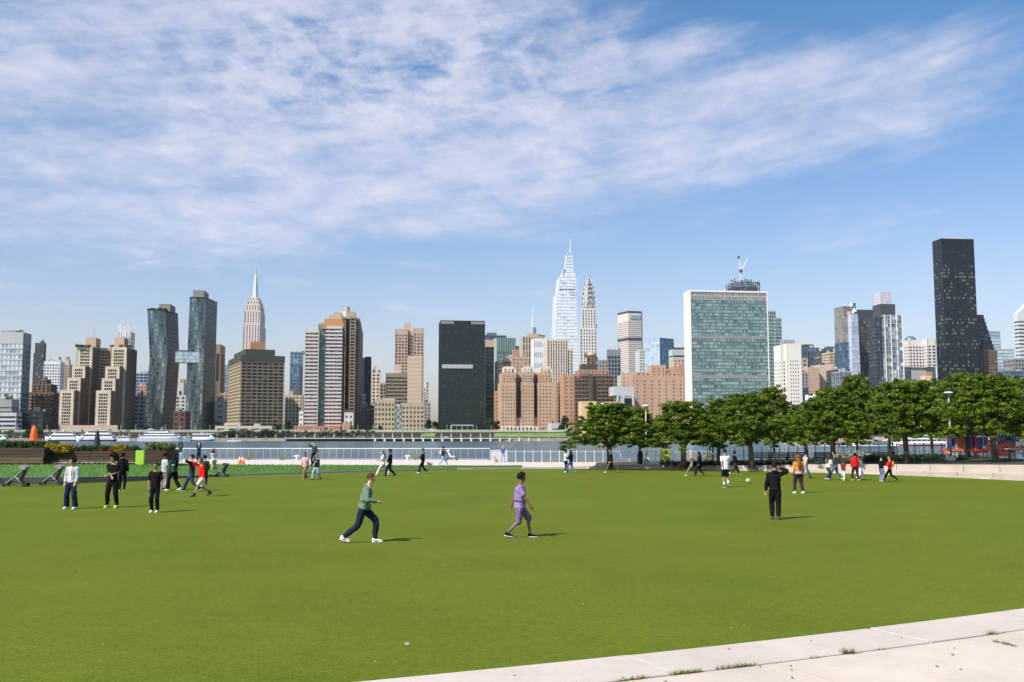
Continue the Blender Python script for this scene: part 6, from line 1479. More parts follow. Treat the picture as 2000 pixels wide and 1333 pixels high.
# ---------------- planters
wood = M('weathered_plank', (.050,.032,.019), .85, .35, 1.2, bump=.4, stretch=(.4,1,6)); wood2 = M('pale_plank', (.115,.078,.040), .85, .3, 1.2, bump=.4, stretch=(.4,1,6))
def planter(lab, u0, u1, Y, vt, vb, courses, D=2.2, pale=1):
    t = Tower('wooden_planter', lab, 'planter', 'wooden planters'); x0, x1, z0, z1 = panel(u0,u1,vt,vb,Y); t.loc = V(((x0+x1)/2,Y,z0)); h = (z1-z0)/courses
    for i in range(courses):
        n = max(1, round((x1-x0)/3.4)); 
        for k in range(n):
            a, b = x0+(x1-x0)*k/n, x0+(x1-x0)*(k+1)/n; sh = random.uniform(0,.02); t.mb('plank').box(((a+b)/2, Y+.06+sh-(.12 if i < pale else 0), z0+h*(i+.5)), (b-a-.015,.12,h-.018), wood2 if i < pale else wood)
        t.mb('plank').box((x1-.05, Y+D/2+.15, z0+h*(i+.5)), (.1,D-.1,h-.018), wood)
    t.mb('soil').box(((x0+x1)/2, Y+D/2+.12, (z0+z1)/2-.06), (x1-x0-.25,D-.2,z1-z0-.1), soil); t.done(); return x0, x1, z1
SPLIT |= {'plank'}
planter('long dark wooden planter of stacked planks at the far left', -120, 96, 63.5, 875, 905.5, 5, pale=2)
planter('middle wooden planter with yellow and red flowers on top', 97.5, 272, 64.5, 881, 903.5, 4)
planter('small wooden box planter holding a tall grassy hedge', 291, 331, 64, 880, 906, 4, D=2.5, pale=0)
pl = leaf_mat('planter_leaf', (.015,.035,.008), (.035,.075,.014), (.07,.12,.02), .25); yl = leaf_mat('yellow_flower', (.08,.10,.01), (.40,.28,.02), (.62,.42,.03), .25); rl = leaf_mat('red_flower', (.05,.08,.02), (.30,.06,.03), (.5,.16,.04), .2); gl = leaf_mat('reed_green', (.06,.09,.02), (.14,.18,.04), (.26,.28,.08), .3)
leafbox('planter_plants', 'dark leafy plants along the top of the far left planter', -100, 108, 64.5, 862, 876, n=320, mat=pl, cat='plants')
leafbox('planter_plants', 'low mixed plants with tiny blossoms on the middle planter', 145, 272, 65.5, 872, 883, n=210, mat=pl, cat='plants')
leafbox('yellow_flowers', 'bank of yellow flowers spilling over between the two long planters', 98, 143, 64.2, 867, 881, D=.6, n=90, mat=yl, cat='flowers')
leafbox('yellow_flowers', 'orange and yellow flowers near the right end of the middle planter', 228, 248, 65, 869, 881, D=.6, n=40, mat=yl, cat='flowers')
leafbox('red_flowers', 'little red blossoms scattered over the middle planter', 190, 272, 65.2, 875, 882, D=.8, n=26, per=24, mat=rl, cat='flowers')
leafbox('grassy_hedge', 'tall yellow green grasses growing from the small box planter', 291, 331, 64.3, 866, 882, D=2, n=150, mat=gl, cat='grasses')
# ---------------- closed umbrellas
def closed_umbrella(u, vt, vb, Y, hw, mat, lab, prof):
    x = shx(u, Y); zt_, zb_ = at(u, vt, Y).z, at(u, vb, Y).z; k = Y/F; t = Tower('closed_umbrella', lab, 'umbrella'); t.loc = V((x,Y,.1)); mb = t.mb('canopy'); h = zt_-zb_; rings = []
    for s, w in prof:
        r = w*hw*k; rings.append([V((x+r*(1+.13*sin(a*pi/12*8))*cos(a*pi/12), Y+r*(1+.13*sin(a*pi/12*8))*sin(a*pi/12), zb_+h*s)) for a in range(24)])
    mb.loft(rings, mat); t.sm.add('canopy'); t.mb('pole').tube([(x,Y,.1),(x,Y,zb_+h*.3)], .03, dkgrey, 8)
    t.mb('strap').tube([(x,Y,zb_+h*.42),(x,Y,zb_+h*.46)], [prof[1][1]*hw*k*1.04]*2, mat, 16); t.mb('finial').ball((x,Y,zt_+.03), .035, mat, 8, 6); t.done()
closed_umbrella(75, 832, 864, 76, 8.2, M('umbrella_orange', (.75,.11,.015), .6, .08, 3), 'closed bright orange patio umbrella above the left planter', [(0,1.0),(.12,.92),(.45,.72),(.75,.6),(.88,.45),(1,.08)])
closed_umbrella(197.5, 840, 880, 74, 9.0, M('umbrella_black', (.018,.018,.02), .7, .1, 3), 'closed black patio umbrella flaring towards its hem behind the middle planter', [(0,1.0),(.3,.62),(.55,.5),(.75,.42),(.9,.3),(1,.06)])

# ---------------- playground
por = M('play_orange', (.72,.13,.02), .4, .04, 2); pbl = M('play_blue', (.015,.09,.45), .4, .04, 2); ppu = M('play_purple', (.13,.06,.30), .4, .04, 2); prd = M('play_red', (.55,.03,.02), .4, .04, 2); pgr = M('play_post', (.42,.42,.38), .45, .04, 2); pdk = M('play_roof', (.03,.06,.07), .5, .05, 2); psl = M('slide_steel', (.55,.60,.66), .25, .03, 2, .5)
t = Tower('play_structure', 'orange, blue and purple climbing structure with slides under the trees at the right', 'playground'); Y = 71; t.loc = V((shx(1890,Y),Y,.5))
def pb_(part, u0, u1, v0, v1, mat, dy=0, th=.08, tilt=0.0):
    x0, x1, z0, z1 = panel(u0,u1,v0,v1,Y+dy); t.mb(part).box(((x0+x1)/2,Y+dy,(z0+z1)/2), (x1-x0,th,z1-z0), mat, mtx=Matrix.Rotation(tilt,3,'Y') if tilt else None)
for u, v0, dy in ((1840.5,846,0),(1859.5,850,0),(1876.5,850,0),(1884.5,855,.4),(1911,846,0),(1925,862,.5),(1961.5,852,0),(1973,842,0),(1893,850,1.6),(1940,862,1.2)): 
    x = shx(u,Y+dy); t.mb('post').tube([(x,Y+dy,.5),(x,Y+dy,at(u,v0,Y+dy).z)], .055, pgr, 10)
x = shx(1896,Y); t.mb('post').tube([(x,Y,.5),(x,Y,at(0,850,Y).z)], .10, prd, 10)
pb_('purple_panel',1842,1847,850,877,ppu,.1); pb_('blue_panel',1854.5,1858,853,876,pbl,.1); pb_('purple_panel',1850,1853.5,856,872,ppu,.6)
for i in range(7): pb_('orange_slat',1861+i*2.15,1862.6+i*2.15,852.5,873,por,.05)
pb_('orange_rail',1860,1876,851,853.5,por,.02); pb_('orange_rail',1860,1876,872.5,875.5,por,.02)
for i in range(8):
    a0, a1 = pi*i/8, pi*(i+1)/8; c = V((shx(1868,Y),Y,at(0,882,Y).z)); r = .30; t.mb('arch').bar(c+V((cos(a0)*r,0,sin(a0)*r*.75)), c+V((cos(a1)*r,0,sin(a1)*r*.75)), .12,.06, por)
t.mb('roof').loft([[(shx(1857,Y),Y-.5,at(0,850.5,Y).z),(shx(1879,Y),Y-.5,at(0,850.5,Y).z),(shx(1879,Y),Y+1.2,at(0,850.5,Y).z),(shx(1857,Y),Y+1.2,at(0,850.5,Y).z)],[(shx(1865,Y),Y+.2,at(0,844,Y).z),(shx(1871,Y),Y+.2,at(0,844,Y).z),(shx(1871,Y),Y+.5,at(0,844,Y).z),(shx(1865,Y),Y+.5,at(0,844,Y).z)]], pdk)
pb_('blue_panel',1886,1893,853,877,pbl,.1); pb_('blue_panel',1898.5,1910,854,877,pbl,.1); pb_('purple_panel',1913,1921,853,871,ppu,.1); pb_('orange_panel',1918,1924,865,879,por,-.1,.08,-.5)
pb_('platform',1836,1927,877,880.5,por,.5,1.2); pb_('orange_panel',1836.5,1846,876,888,por,-.3); pb_('red_panel',1885,1921,880.5,884.5,prd,-.1)
a, b = V((shx(1839,Y-.8),Y-.8,at(0,880,Y).z)), V((shx(1848,Y-.8),Y-1.4,at(0,889,Y).z)); t.mb('small_slide').bar(a, b, .35,.06, psl)
for i in range(5):
    for k in range(4): pb_('climbing_panel',1941.5+i*6,1946.6+i*6,864+k*7,869.6+k*7, por if (i+k) % 3 else prd, .1+.05*((i*k) % 2))
for k in range(5): pb_('climbing_bar',1940.5,1971.5,863+k*7,864.2+k*7,prd,-.02,.06)
for i in range(5): a0 = pi/2+i*2*pi/5; c = V((shx(1945.5,Y),Y-.12,at(0,865,Y).z)); t.mb('star').add([c+V((cos(a0)*.17,-.02,sin(a0)*.17)), c+V((cos(a0+.63)*.07,-.02,sin(a0+.63)*.07)), c+V((0,-.04,0)), c+V((cos(a0-.63)*.07,-.02,sin(a0-.63)*.07))], [(0,3,2,1)], prd)
t.mb('blue_roof').loft([[(shx(a_,Y),Y+d,at(0,v,Y).z) for a_, d in ((u0,-.5),(u1,-.5),(u1,1),(u0,1))] for v, u0, u1 in ((863.5,1945,1966),(850,1951,1960))], pbl)
t.mb('blue_roof').loft([[(shx(a_,Y),Y+.3+d,at(0,v,Y).z) for a_, d in ((u0,-.5),(u1,-.5),(u1,1),(u0,1))] for v, u0, u1 in ((862,1962,1981),(843,1968,1975))], pbl)
a, b = V((shx(1976,Y),Y-.4,at(0,863,Y).z)), V((shx(1995,Y),Y-.9,at(0,880,Y).z)); t.mb('slide').bar(a, b, .6,.08, psl); d_ = V((0,.3,.1)); t.mb('slide_side').bar(a+d_, b+d_, .05,.22, psl); t.mb('slide_side').bar(a-d_+V((0,0,.2)), b-d_+V((0,0,.2)), .05,.22, psl)
pb_('orange_panel',1975,1981,872,882,por,.2); pb_('orange_panel',1983,1990,870,880,prd,.5)
SPLIT |= {'purple_panel','blue_panel','orange_slat','orange_rail','orange_panel','climbing_panel','climbing_bar','blue_roof','slide_side','text_line'}
t.done()
t = Tower('picnic_table', 'pale topped table with benches at the right end of the playground', 'table'); Y = 69; x = shx(1980,Y); z = .78; t.loc = V((x,Y,z)); t.mb('tabletop').box((x,Y,z+.72), (1.6,.8,.06), ltgrey)
for s in (-.6,.6): t.mb('leg').box((x+s,Y,z+.35), (.08,.6,.7), dkgrey)
for s in (-.6,.6): t.mb('bench_seat').box((x,Y+s,z+.42), (1.5,.25,.05), dkgrey)
t.done()
# dark seat posts by the fence
t = Tower('dark_gate_posts', 'pair of dark square gate posts behind the girl with the pale scarf', 'gate'); Y = 80; t.loc = V((shx(1385,Y),Y,.2))
for u in (1382.5, 1388.5, 1401): x = shx(u,Y); t.mb('post').box((x,Y,.85), (.12,.12,1.5), irong)
t.mb('crossbar').box((shx(1391,Y),Y,1.5), (.8,.08,.08), irong); t.done()

# ---------------- pushchairs
def pushchair(u, v, s, rz, lab, fab, frame, grp='pushchairs parked at the lawn edge', canm=None):
    canm = canm or M('canopy_grey', (.26,.26,.25), .7, .1, 5)
    p = gnd(u, v); r = thing('pushchair', lab, 'pushchair', (p.x, p.y, 0), grp); r.rotation_euler.z = rz; r.scale = (s,s,s)
    def part(n, f, sm=False): mb = MB(); f(mb); me = mb.mesh(n); o = bpy.data.objects.new(n, me); C.objects.link(o); o.parent = r; me.polygons.foreach_set('use_smooth', [sm]*len(me.polygons)); return o
    # x: forward; handle behind and above
    for sd in (-.22,.22):
        part('frame_tube', lambda m: m.tube([(.50,sd,.12),(-.02,sd,.50),(-.52,sd,.98),(-.60,sd,1.0)], .016, frame, 8), True)
        part('rear_leg', lambda m: m.tube([(.02,sd,.52),(-.42,sd,.10)], .014, frame, 8), True)
        for wx in (.52,-.44): part('wheel', lambda m: m.tube([(wx,sd-.03,.09),(wx,sd+.03,.09)], .09, tyr, 14))
    part('handle', lambda m: m.tube([(-.60,-.22,1.0),(-.60,.22,1.0)], .018, frame, 8))
    part('seat', lambda m: m.loft([[(.36,y,.30),(.32,y,.42),(-.02,y,.48),(-.34,y,.98),(-.48,y,.94),(-.16,y,.26)] for y in (-.2,-.1,.1,.2)], fab))
    part('footrest', lambda m: m.loft([[(.34,y,.34),(.50,y,.16),(.46,y,.13),(.30,y,.28)] for y in (-.18,.18)], dkgrey))
    def can(m):
        prof = [(-.47,.84),(-.49,.94),(-.43,1.02),(-.33,1.05),(-.22,1.02),(-.15,.96)]
        m.loft([[(px-(.03 if abs(y) > .2 else 0), y, pz-(.05 if abs(y) > .2 else 0)) for y in (-.24,-.19,-.07,.07,.19,.24)] for px, pz in prof], canm, cap=False, closed=False)
        m.loft([[(px*.98, s_, pz) for px, pz in prof]+[(-.30,s_,.86)] for s_ in (-.235,-.225)], canm); m.loft([[(px*.98, s_, pz) for px, pz in prof]+[(-.30,s_,.86)] for s_ in (.225,.235)], canm)
    part('canopy', can); part('basket', lambda m: m.box((-.08,0,.2), (.42,.34,.14), dkgrey)); return r
gfab = M('pushchair_grey', (.07,.07,.07), .8, .15, 5); bfab = M('pushchair_black', (.02,.02,.022), .8, .15, 5)
pushchair(33, 951, .98, pi, 'grey pushchair at the far left, leaning against the dark edging', gfab, ltgrey)
pushchair(103, 948, .95, pi, 'second grey pushchair nearer the boy in the grey hoodie', gfab, ltgrey)
pushchair(432, 932, .78, pi*.93, 'black pushchair in front of the woman in the red cap', bfab, ltgrey, None, bfab)
wp = pushchair(882, 901.5, .95, 0.0, 'white canopied pushchair being pushed along the promenade', M('pushchair_white', (.66,.66,.66), .7, .05, 5), dkgrey, None, M('pushchair_white', (.66,.66,.66))); wp.location.z = .1
# football
p = gnd(1461.5, 946); r = thing('ball', 'small tan and white ball bouncing on the turf behind the boy in black', 'ball', (p.x,p.y,.13))
mb = MB(); mb.ball((p.x,p.y,.17), .125, M('ball_tan', (.52,.42,.33), .5, .1, 9), 16, 12); mb.build('ball_shell', r, smooth=True)
mb = MB()
for q in ((.6,-.7,.3),(-.5,-.8,-.3),(0,-.6,.8)): d = V(q).normalized(); mb.ball(V((p.x,p.y,.17))+d*.10, .04, M('ball_patch', (.12,.09,.08), .5, 0), 8, 6)
mb.build('patches', r, 'stuff')
# brown bird on the lawn edge
p = gnd(840, 911, .18); r = thing('bird', 'small reddish brown bird with raised wings on the lawn edge', 'bird', p); bc = M('bird_brown', (.22,.08,.05), .8, .2, 9); x, y, z = p
mb = MB(); mb.tube([(x-.20,y,z+.10),(x-.08,y,z+.12),(x+.06,y,z+.14),(x+.14,y,z+.19),(x+.19,y,z+.2)], [.03,.07,.08,.05,.012], bc, 10); mb.tube([(x-.2,y,z+.1),(x-.34,y,z+.14)], [(.03,.02),(.05,.01)], bc, 6); mb.build('body', r, smooth=True)
for s in (-1,1): mb = MB(); mb.add([(x+.02,y+s*.05,z+.16),(x-.12,y+s*.05,z+.15),(x-.28,y+s*.24,z+.28),(x-.08,y+s*.26,z+.30)], [(0,1,2,3)], bc); mb.build('wing', r)
for s in (-1,1): mb = MB(); mb.tube([(x,y+s*.03,z+.08),(x,y+s*.03,z)], .008, bc, 5); mb.build('leg', r)
# ============================================================ PEOPLE
skins = {'light': M('skin_light', (.55,.33,.23), .55, .05, 6), 'tan': M('skin_tan', (.36,.19,.11), .55, .05, 6), 'brown': M('skin_brown', (.17,.085,.05), .55, .05, 6), 'dark': M('skin_dark', (.075,.038,.024), .5, .05, 6)}
hairs = {'black': M('hair_black', (.010,.008,.007), .75, .3, 20, spec=.15), 'brown': M('hair_brown', (.06,.028,.014), .75, .3, 20, spec=.15), 'auburn': M('hair_auburn', (.075,.028,.013), .75, .3, 20, spec=.15), 'blond': M('hair_blond', (.48,.30,.11), .75, .3, 20, spec=.15), 'long_brown': M('hair_warm_brown', (.16,.075,.03), .75, .3, 20, spec=.15)}
def cloth(name, col, rough=.9): return M('cloth_'+name, col, rough, .2, 7, bump=.4, spec=.12)
K = {n: cloth(n, c) for n, c in dict(white=(.72,.72,.74), offwhite=(.58,.56,.52), grey=(.30,.31,.34), ltgrey=(.42,.42,.45), dkgrey=(.07,.07,.08), black=(.007,.007,.008), navy=(.012,.018,.045), jeans=(.07,.13,.24), ltjeans=(.26,.36,.48), dkjeans=(.025,.045,.09),
    red=(.62,.015,.012), maroon=(.20,.02,.03), green=(.022,.07,.045), dkgreen=(.03,.055,.04), sage=(.13,.20,.14), pink=(.60,.34,.34), palepink=(.5,.38,.36), beige=(.42,.34,.24), khaki=(.20,.17,.11), olive=(.12,.11,.06), brown=(.20,.12,.06), plum=(.045,.02,.028), lilac=(.25,.17,.36), purple=(.17,.11,.22), blue=(.05,.08,.30), orange=(.55,.22,.05), camo=(.26,.24,.23), yellow=(.72,.55,.06), teal=(.12,.22,.22), blueg=(.16,.19,.27)).items()}
sole = M('shoe_sole', (.7,.7,.66), .6, .05, 9); eyew = M('eye_white', (.6,.58,.55), .3, 0); eyed = M('eye_dark', (.01,.008,.008), .2, 0); lipm = M('lips', (.28,.10,.08), .5, 0)
PEND = []       # (object, voxel) meshes to be fused into one skin
def ik(a, c, l1, l2, hint):
    a, c = V(a), V(c); d = c-a; L_ = d.length
    if L_ > (l1+l2)*.995: c = a+d.normalized()*(l1+l2)*.995; d = c-a; L_ = d.length
    x = (l1*l1-l2*l2+L_*L_)/(2*L_); h = sqrt(max(0, l1*l1-x*x)); u = d.normalized(); n = V(hint); n = n-u*n.dot(u)
    n = n.normalized() if n.length > 1e-5 else V((0,1,0)); return a+u*x+n*h, c
def catm(pts, rads, sub=3):
    P = [V(p) for p in pts]; out = []; ro = []; n = len(P)
    for i in range(n-1):
        p0, p1, p2, p3 = P[max(0,i-1)], P[i], P[i+1], P[min(n-1,i+2)]
        for k in range(sub):
            t = k/sub; t2, t3 = t*t, t*t*t
            out.append(.5*((2*p1)+(p2-p0)*t+(2*p0-5*p1+4*p2-p3)*t2+(3*p1-p0-3*p2+p3)*t3))
            a, b = rads[i], rads[i+1]; ro.append(tuple(a[j]+(b[j]-a[j])*t for j in (0,1)) if isinstance(a, tuple) else a+(b-a)*t)
    out.append(P[-1]); ro.append(rads[-1]); return out, ro
def person(u, vf, vh, face, lab, top, bot, shoe, hair='black', skin='tan', pose='stand', arms='down', topk='hoodie', botk='pants', legs=None, lean=0, hairk='short', z0=0.0, hmul=1.0, head=0.0, extra=None, group=None, twist=0.0, build=1.0, headtilt=0, YY=None):
    """u, vf: feet in the photo; vh: top of head; face: heading in degrees, 0 away, 90 left, 180 towards us, -90 right"""
    P0 = gnd(u, vf, z0) if YY is None else V((shx(u,YY), YY, z0)); px = vf-vh if YY is None else vf-vh
    ht = (at(u, vh, P0.y).z - z0)*hmul; s = ht/1.74; near = px > 88; mid = px > 60
    r = thing('person', lab, 'person', P0, group, R(face)); r.scale = (s, s, s)
    T = Matrix.Translation
    # --- joints in body space: x right, y forward, z up
    LP = {'stand': ((-.11,.02,.09),(.11,-.02,.09)), 'walk': ((-.09,.30,.09),(.09,-.32,.13)), 'walk2': ((-.09,-.32,.13),(.09,.30,.09)), 'stride': ((-.10,.42,.09),(.10,-.42,.17)), 'stride2': ((-.10,-.42,.17),(.10,.42,.09)),
          'run': ((-.09,.28,.09),(.09,-.62,.24)), 'kick': ((-.09,.05,.09),(.10,-.50,.42)), 'apart': ((-.19,.05,.09),(.19,-.03,.09)), 'cross': ((.02,.05,.09),(-.02,-.05,.09))}[pose]
    if legs: LP = legs
    spread = max(abs(LP[0][1]-LP[1][1]), .0); pz = .95 - (.10 if pose == 'run' else .06*min(1, (spread/.8)**2)+ (.02 if spread > .3 else 0))
    hy = (LP[0][1]+LP[1][1])*.25 if pose in ('run','kick') else 0.0
    pel = V((0, hy, pz)); ln = R(lean); sp = V((0, sin(ln), cos(ln)))
    waist = pel+V((0,0,.06)); chest = pel+sp*.34; neckb = pel+sp*.53; tw = R(twist)
    rt = V((cos(tw), sin(tw), 0)); shL, shR = neckb-sp*.05-rt*.175, neckb-sp*.05+rt*.175
    hd = neckb+sp*.10+V((0,.02+sin(R(headtilt))*.05,0)); hc = hd+V((0,.012,.105)); hr_ = Matrix.Rotation(R(head), 3, 'Z') @ Matrix.Rotation(-R(headtilt), 3, 'X')
    ft = [V(p)+V((0, 0, 0)) for p in LP]; kn = []
    for i, sx in ((0,-1),(1,1)):
        hip = pel+V((sx*.09,0,-.02)); k, a = ik(hip, ft[i], .43, .43, (sx*.12, 1, .1)); kn.append((hip, k, a))
    A = {'down': ((-.27,.03,.80),(.27,.03,.80)), 'swing': ((-.25,-.26,.88),(.26,.28,.90)), 'swing2': ((-.25,.28,.92),(.26,-.26,.88)), 'pockets': ((-.20,.13,.92),(.20,.13,.92)), 'head_r': ((-.30,.02,.83),(.16,.20,1.62)), 'head_l': ((-.16,.20,1.60),(.28,.05,.85)),
         'up': ((-.10,.05,1.98),(.12,.05,1.97)), 'crossed': ((.05,.26,1.10),(-.06,.24,1.06)), 'push': ((-.20,.50,1.02),(.20,.50,1.02)), 'hold': ((-.08,.30,1.14),(.10,.32,1.18)), 'out_r': ((-.24,.10,.85),(.44,.20,.90)), 'bag': ((-.24,.02,.76),(.24,.10,.80)),
         'runner': ((-.20,-.02,1.02),(.20,.26,1.10)), 'photo': ((-.08,.34,1.50),(.10,.34,1.50)), 'hug': ((-.10,.35,1.20),(.12,.36,1.25)), 'lowfront': ((-.07,.24,.95),(.07,.24,.95))}[arms]
    off = pel.z-.95; arm = []
    for (h, w, sx) in ((shL, A[0], -1), (shR, A[1], 1)):
        w = V(w)+V((0, (neckb.y)*.6, off)); hint = (sx*.6, -1, -.25) if w.z < 1.5+off else (sx*1.0, .1, -.2)
        el, wr = ik(h, w, .285, .255, hint); arm.append((h, el, wr))
    seg = 12 if near else 9
    # --- body: every limb is fused into one skin
    b = MB(); sk = skins[skin]
    b.tube([pel-V((0,0,.08)), pel, chest-sp*.08, chest+sp*.04, neckb-sp*.03, neckb+sp*.03], [(.11,.08),(.145,.10),(.125,.095),(.15,.10),(.11,.08),(.055,.055)], sk, 14, up=(1,0,0), rnd=True)
    b.tube([neckb-sp*.05, neckb+sp*.04, hd+V((0,.0,.03))], [.062,.054,.056], sk, 10, rnd=True)
    def hp(x, y, z): return hc + hr_ @ V((x,y,z))
    b.ball(hc+hr_@V((0,-.006,.018)), (.077,.096,.098), sk, 16, 12, mtx=hr_)
    b.ball(hp(0,.026,-.050), (.055,.066,.068), sk, 12, 9, mtx=hr_); b.ball(hp(0,.055,-.088), (.03,.032,.026), sk, 8, 6)
    b.tube([hp(0,.088,.018), hp(0,.106,-.012), hp(0,.096,-.030)], [.010,.017,.014], sk, 7, rnd=True)
    for sx in (-1,1): b.ball(hp(sx*.078,-.008,-.005), (.012,.022,.032), sk, 8, 6, mtx=hr_)
    for i, (h, k, a) in enumerate(kn):
        b.tube(*catm([h, h.lerp(k,.45), k, k.lerp(a,.35)+V((0,-.015,0)), a], [.080,.070,.050,.048,.034]), sk, seg, rnd=True)
        fd = V((0,1,0)); b.tube([a+V((0,-.03,-.03)), a+V((0,.06,-.045)), a+V((0,.15,-.065))], [(.032,.035),(.036,.028),(.03,.018)], sk, 8, rnd=True)
    for i, (h, e, w) in enumerate(arm):
        sx = -1 if i == 0 else 1
        b.tube(*catm([h-V((0,0,.005)), h.lerp(e,.5), e, e.lerp(w,.4), w], [.050,.044,.036,.035,.024]), sk, seg, rnd=True)
        f = (w-e).normalized(); side = f.cross(V((0,1,0)) if abs(f.y) < .8 else V((1,0,0))).normalized(); pn = f.cross(side)
        if arms in ('down','swing','swing2','bag','runner'): side = V((0,1,0))-f*f.y; side.normalize(); pn = f.cross(side)
        pc = w+f*.045; b.tube([w-f*.01, w+f*.03, w+f*.082], [(.024,.018),(.040,.016),(.042,.014)], sk, 10, up=side, rnd=True)
        curl = pn*(-sx if arms in ('down','swing','swing2') else 1)
        for q in range(4):      # four fingers of different length, slightly bent
            o = side*(.029-.0195*q); L1 = (.068,.078,.073,.058)[q]; r0 = .0085 if near else .0105
            a0 = w+f*.078+o; m = a0+f*L1*.5+curl*.006; e2 = m+f*L1*.42+curl*.022; b.tube([a0-f*.01, m, e2], [r0, r0*.95, r0*.8], sk, 7, rnd=True)
        a0 = w+f*.02+side*.030; m = a0+side*.024+f*.030+curl*.008; e2 = m+f*.030+side*.004+curl*.008; b.tube([a0, m, e2], [.013,.0115,.009], sk, 7, rnd=True)
    PEND.append((b.mesh('body'), 'body', r, .0085 if near else .0135 if mid else .02, 0))
    # --- clothes
    bt = K[bot]; g = MB(); flare = {'pants': (.104,.096,.082,.076,.064), 'wide': (.105,.100,.092,.095,.100), 'slim': (.098,.088,.070,.066,.054), 'jogger': (.103,.098,.084,.076,.056), 'shorts': (.102,.100,.096,0,0), 'capri': (.100,.098,.092,.080,0)}[botk]
    g.tube([pel-V((0,0,.10)), pel-V((0,0,.02)), pel+V((0,0,.06)), pel+sp*.12], [(.125,.10),(.158,.122),(.150,.115),(.138,.105)], bt, 16, up=(1,0,0), rnd=True)
    for i, (h, k, a) in enumerate(kn):
        if botk == 'shorts': pp = [h, h.lerp(k,.5), h.lerp(k,.98)]; rr_ = [.098,.098,.094]
        elif botk == 'capri': pp = [h, h.lerp(k,.5), k, k.lerp(a,.16)]; rr_ = [.098,.094,.086,.078]
        else: pp = [h, h.lerp(k,.45), k, k.lerp(a,.5), a+V((0,0,-.005))]; rr_ = list(flare)
        g.tube(*catm(pp, [x*build for x in rr_]), bt, seg, rnd=False)
    PEND.append((g.mesh('trousers' if botk not in ('shorts',) else 'shorts'), 'shorts' if botk == 'shorts' else 'trousers', r, .014 if near else .018 if mid else .024, 1))
    tp = K[top]; g = MB(); bb = build
    wj = {'hoodie': 1.12, 'tee': 1.0, 'loose': 1.2, 'coat': 1.15, 'jacket': 1.13}[topk]*bb; hem = {'hoodie': -.03, 'tee': -.06, 'loose': -.10, 'coat': -.28, 'jacket': -.04}[topk]
    g.tube([pel+sp*hem, pel+sp*.08, chest-sp*.06, chest+sp*.07, neckb-sp*.055, neckb+sp*.0], [(.160*wj,.125*wj),(.150*wj,.118*wj),(.150*wj,.116*wj),(.168*wj,.118*wj),(.135*wj,.092*wj),(.070,.068)], tp, 18, up=tuple(rt))
    short = topk in ('tee','loose')
    for i, (h, e, w) in enumerate(arm):
        if short: pp = [h+V((0,0,.0)), h.lerp(e,.45), h.lerp(e,.88 if topk == 'loose' else .74)]; rr_ = [.070,.068,.074]
        else: pp = [h, h.lerp(e,.5), e, e.lerp(w,.55), w-(w-e).normalized()*.012]; rr_ = [.074*wj,.066*wj,.060*wj,.052*wj,.038*wj]
        g.tube(*catm(pp, rr_), tp, seg, rnd=False); g.ball(h-V((0,0,.01)), .074*(.95+.05*wj), tp, 10, 8)
    if topk == 'hoodie': g.tube([neckb+V((-.09,-.02,.01)), neckb+V((-.05,-.085,.035)), neckb+V((.05,-.085,.035)), neckb+V((.09,-.02,.01))], [.028,.045,.045,.028], tp, 10, rnd=True)
    nm = {'hoodie':'hoodie','tee':'t_shirt','loose':'t_shirt','coat':'coat','jacket':'jacket'}[topk]
    PEND.append((g.mesh(nm), nm, r, .014 if near else .018 if mid else .024, 1))
    # --- shoes with soles
    for i, (h, k, a) in enumerate(kn):
        up_ = (a.z-.09); pit = -R(min(55, up_*260)) if up_ > .02 else 0
        mt = Matrix.Rotation(pit, 3, 'X'); o = V((a.x, a.y, a.z)); mb = MB(); sl = MB()
        def rg2(y, w, z0_, z1_): return [o+mt@V((sx*w*cx, y, z0_+(z1_-z0_)*cz-.09)) for sx, cx, cz in ((-1,.9,0),(-1,1,.45),(-1,.55,1),(1,.55,1),(1,1,.45),(1,.9,0))]
        mb.loft([rg2(-.075,.030,.022,.085), rg2(-.055,.042,.022,.115), rg2(0,.044,.022,.105), rg2(.06,.047,.022,.078), rg2(.12,.050,.022,.062), rg2(.165,.040,.022,.048), rg2(.185,.018,.022,.036)], K[shoe] if shoe in K else sole)
        sl.loft([rg2(-.08,.034,0,.024), rg2(-.05,.046,0,.024), rg2(.06,.050,0,.024), rg2(.125,.054,0,.024), rg2(.17,.044,0,.024), rg2(.192,.020,.002,.024)], sole if shoe != 'dkgrey' else K['dkgrey'])
        me = mb.mesh('shoe'); me.polygons.foreach_set('use_smooth', [True]*len(me.polygons)); so = bpy.data.objects.new('shoe', me); C.objects.link(so); so.parent = r
        if mid: se = sl.mesh('sole'); s2 = bpy.data.objects.new('sole', se); C.objects.link(s2); s2.parent = so
        else: pass
    # --- hair
    hm = hairs.get(hair, None)
    if hm:
        mb = MB(); j = {'curly': .12, 'afro': .10}.get(hairk, .04); big = {'curly': 1.06, 'afro': 1.3, 'big': 1.38}.get(hairk, 1.08)
        vs = []; sg, rgn = 18, 12
        for a in range(rgn+1):
            for k in range(sg):
                th = pi*.62*a/rgn; ph = 2*pi*k/sg; fy = sin(th)*sin(ph)
                if fy > .35 and th > .9: th = .9+(th-.9)*.1
                jj = 1+random.uniform(-j, j); vs.append(hp(.083*big*jj*sin(th)*cos(ph), -.012+.104*big*jj*sin(th)*sin(ph), .024+.104*big*jj*cos(th)))
        fs = [(a*sg+k, a*sg+(k+1) % sg, (a+1)*sg+(k+1) % sg, (a+1)*sg+k) for a in range(rgn) for k in range(sg)]; mb.add(vs, fs, hm)
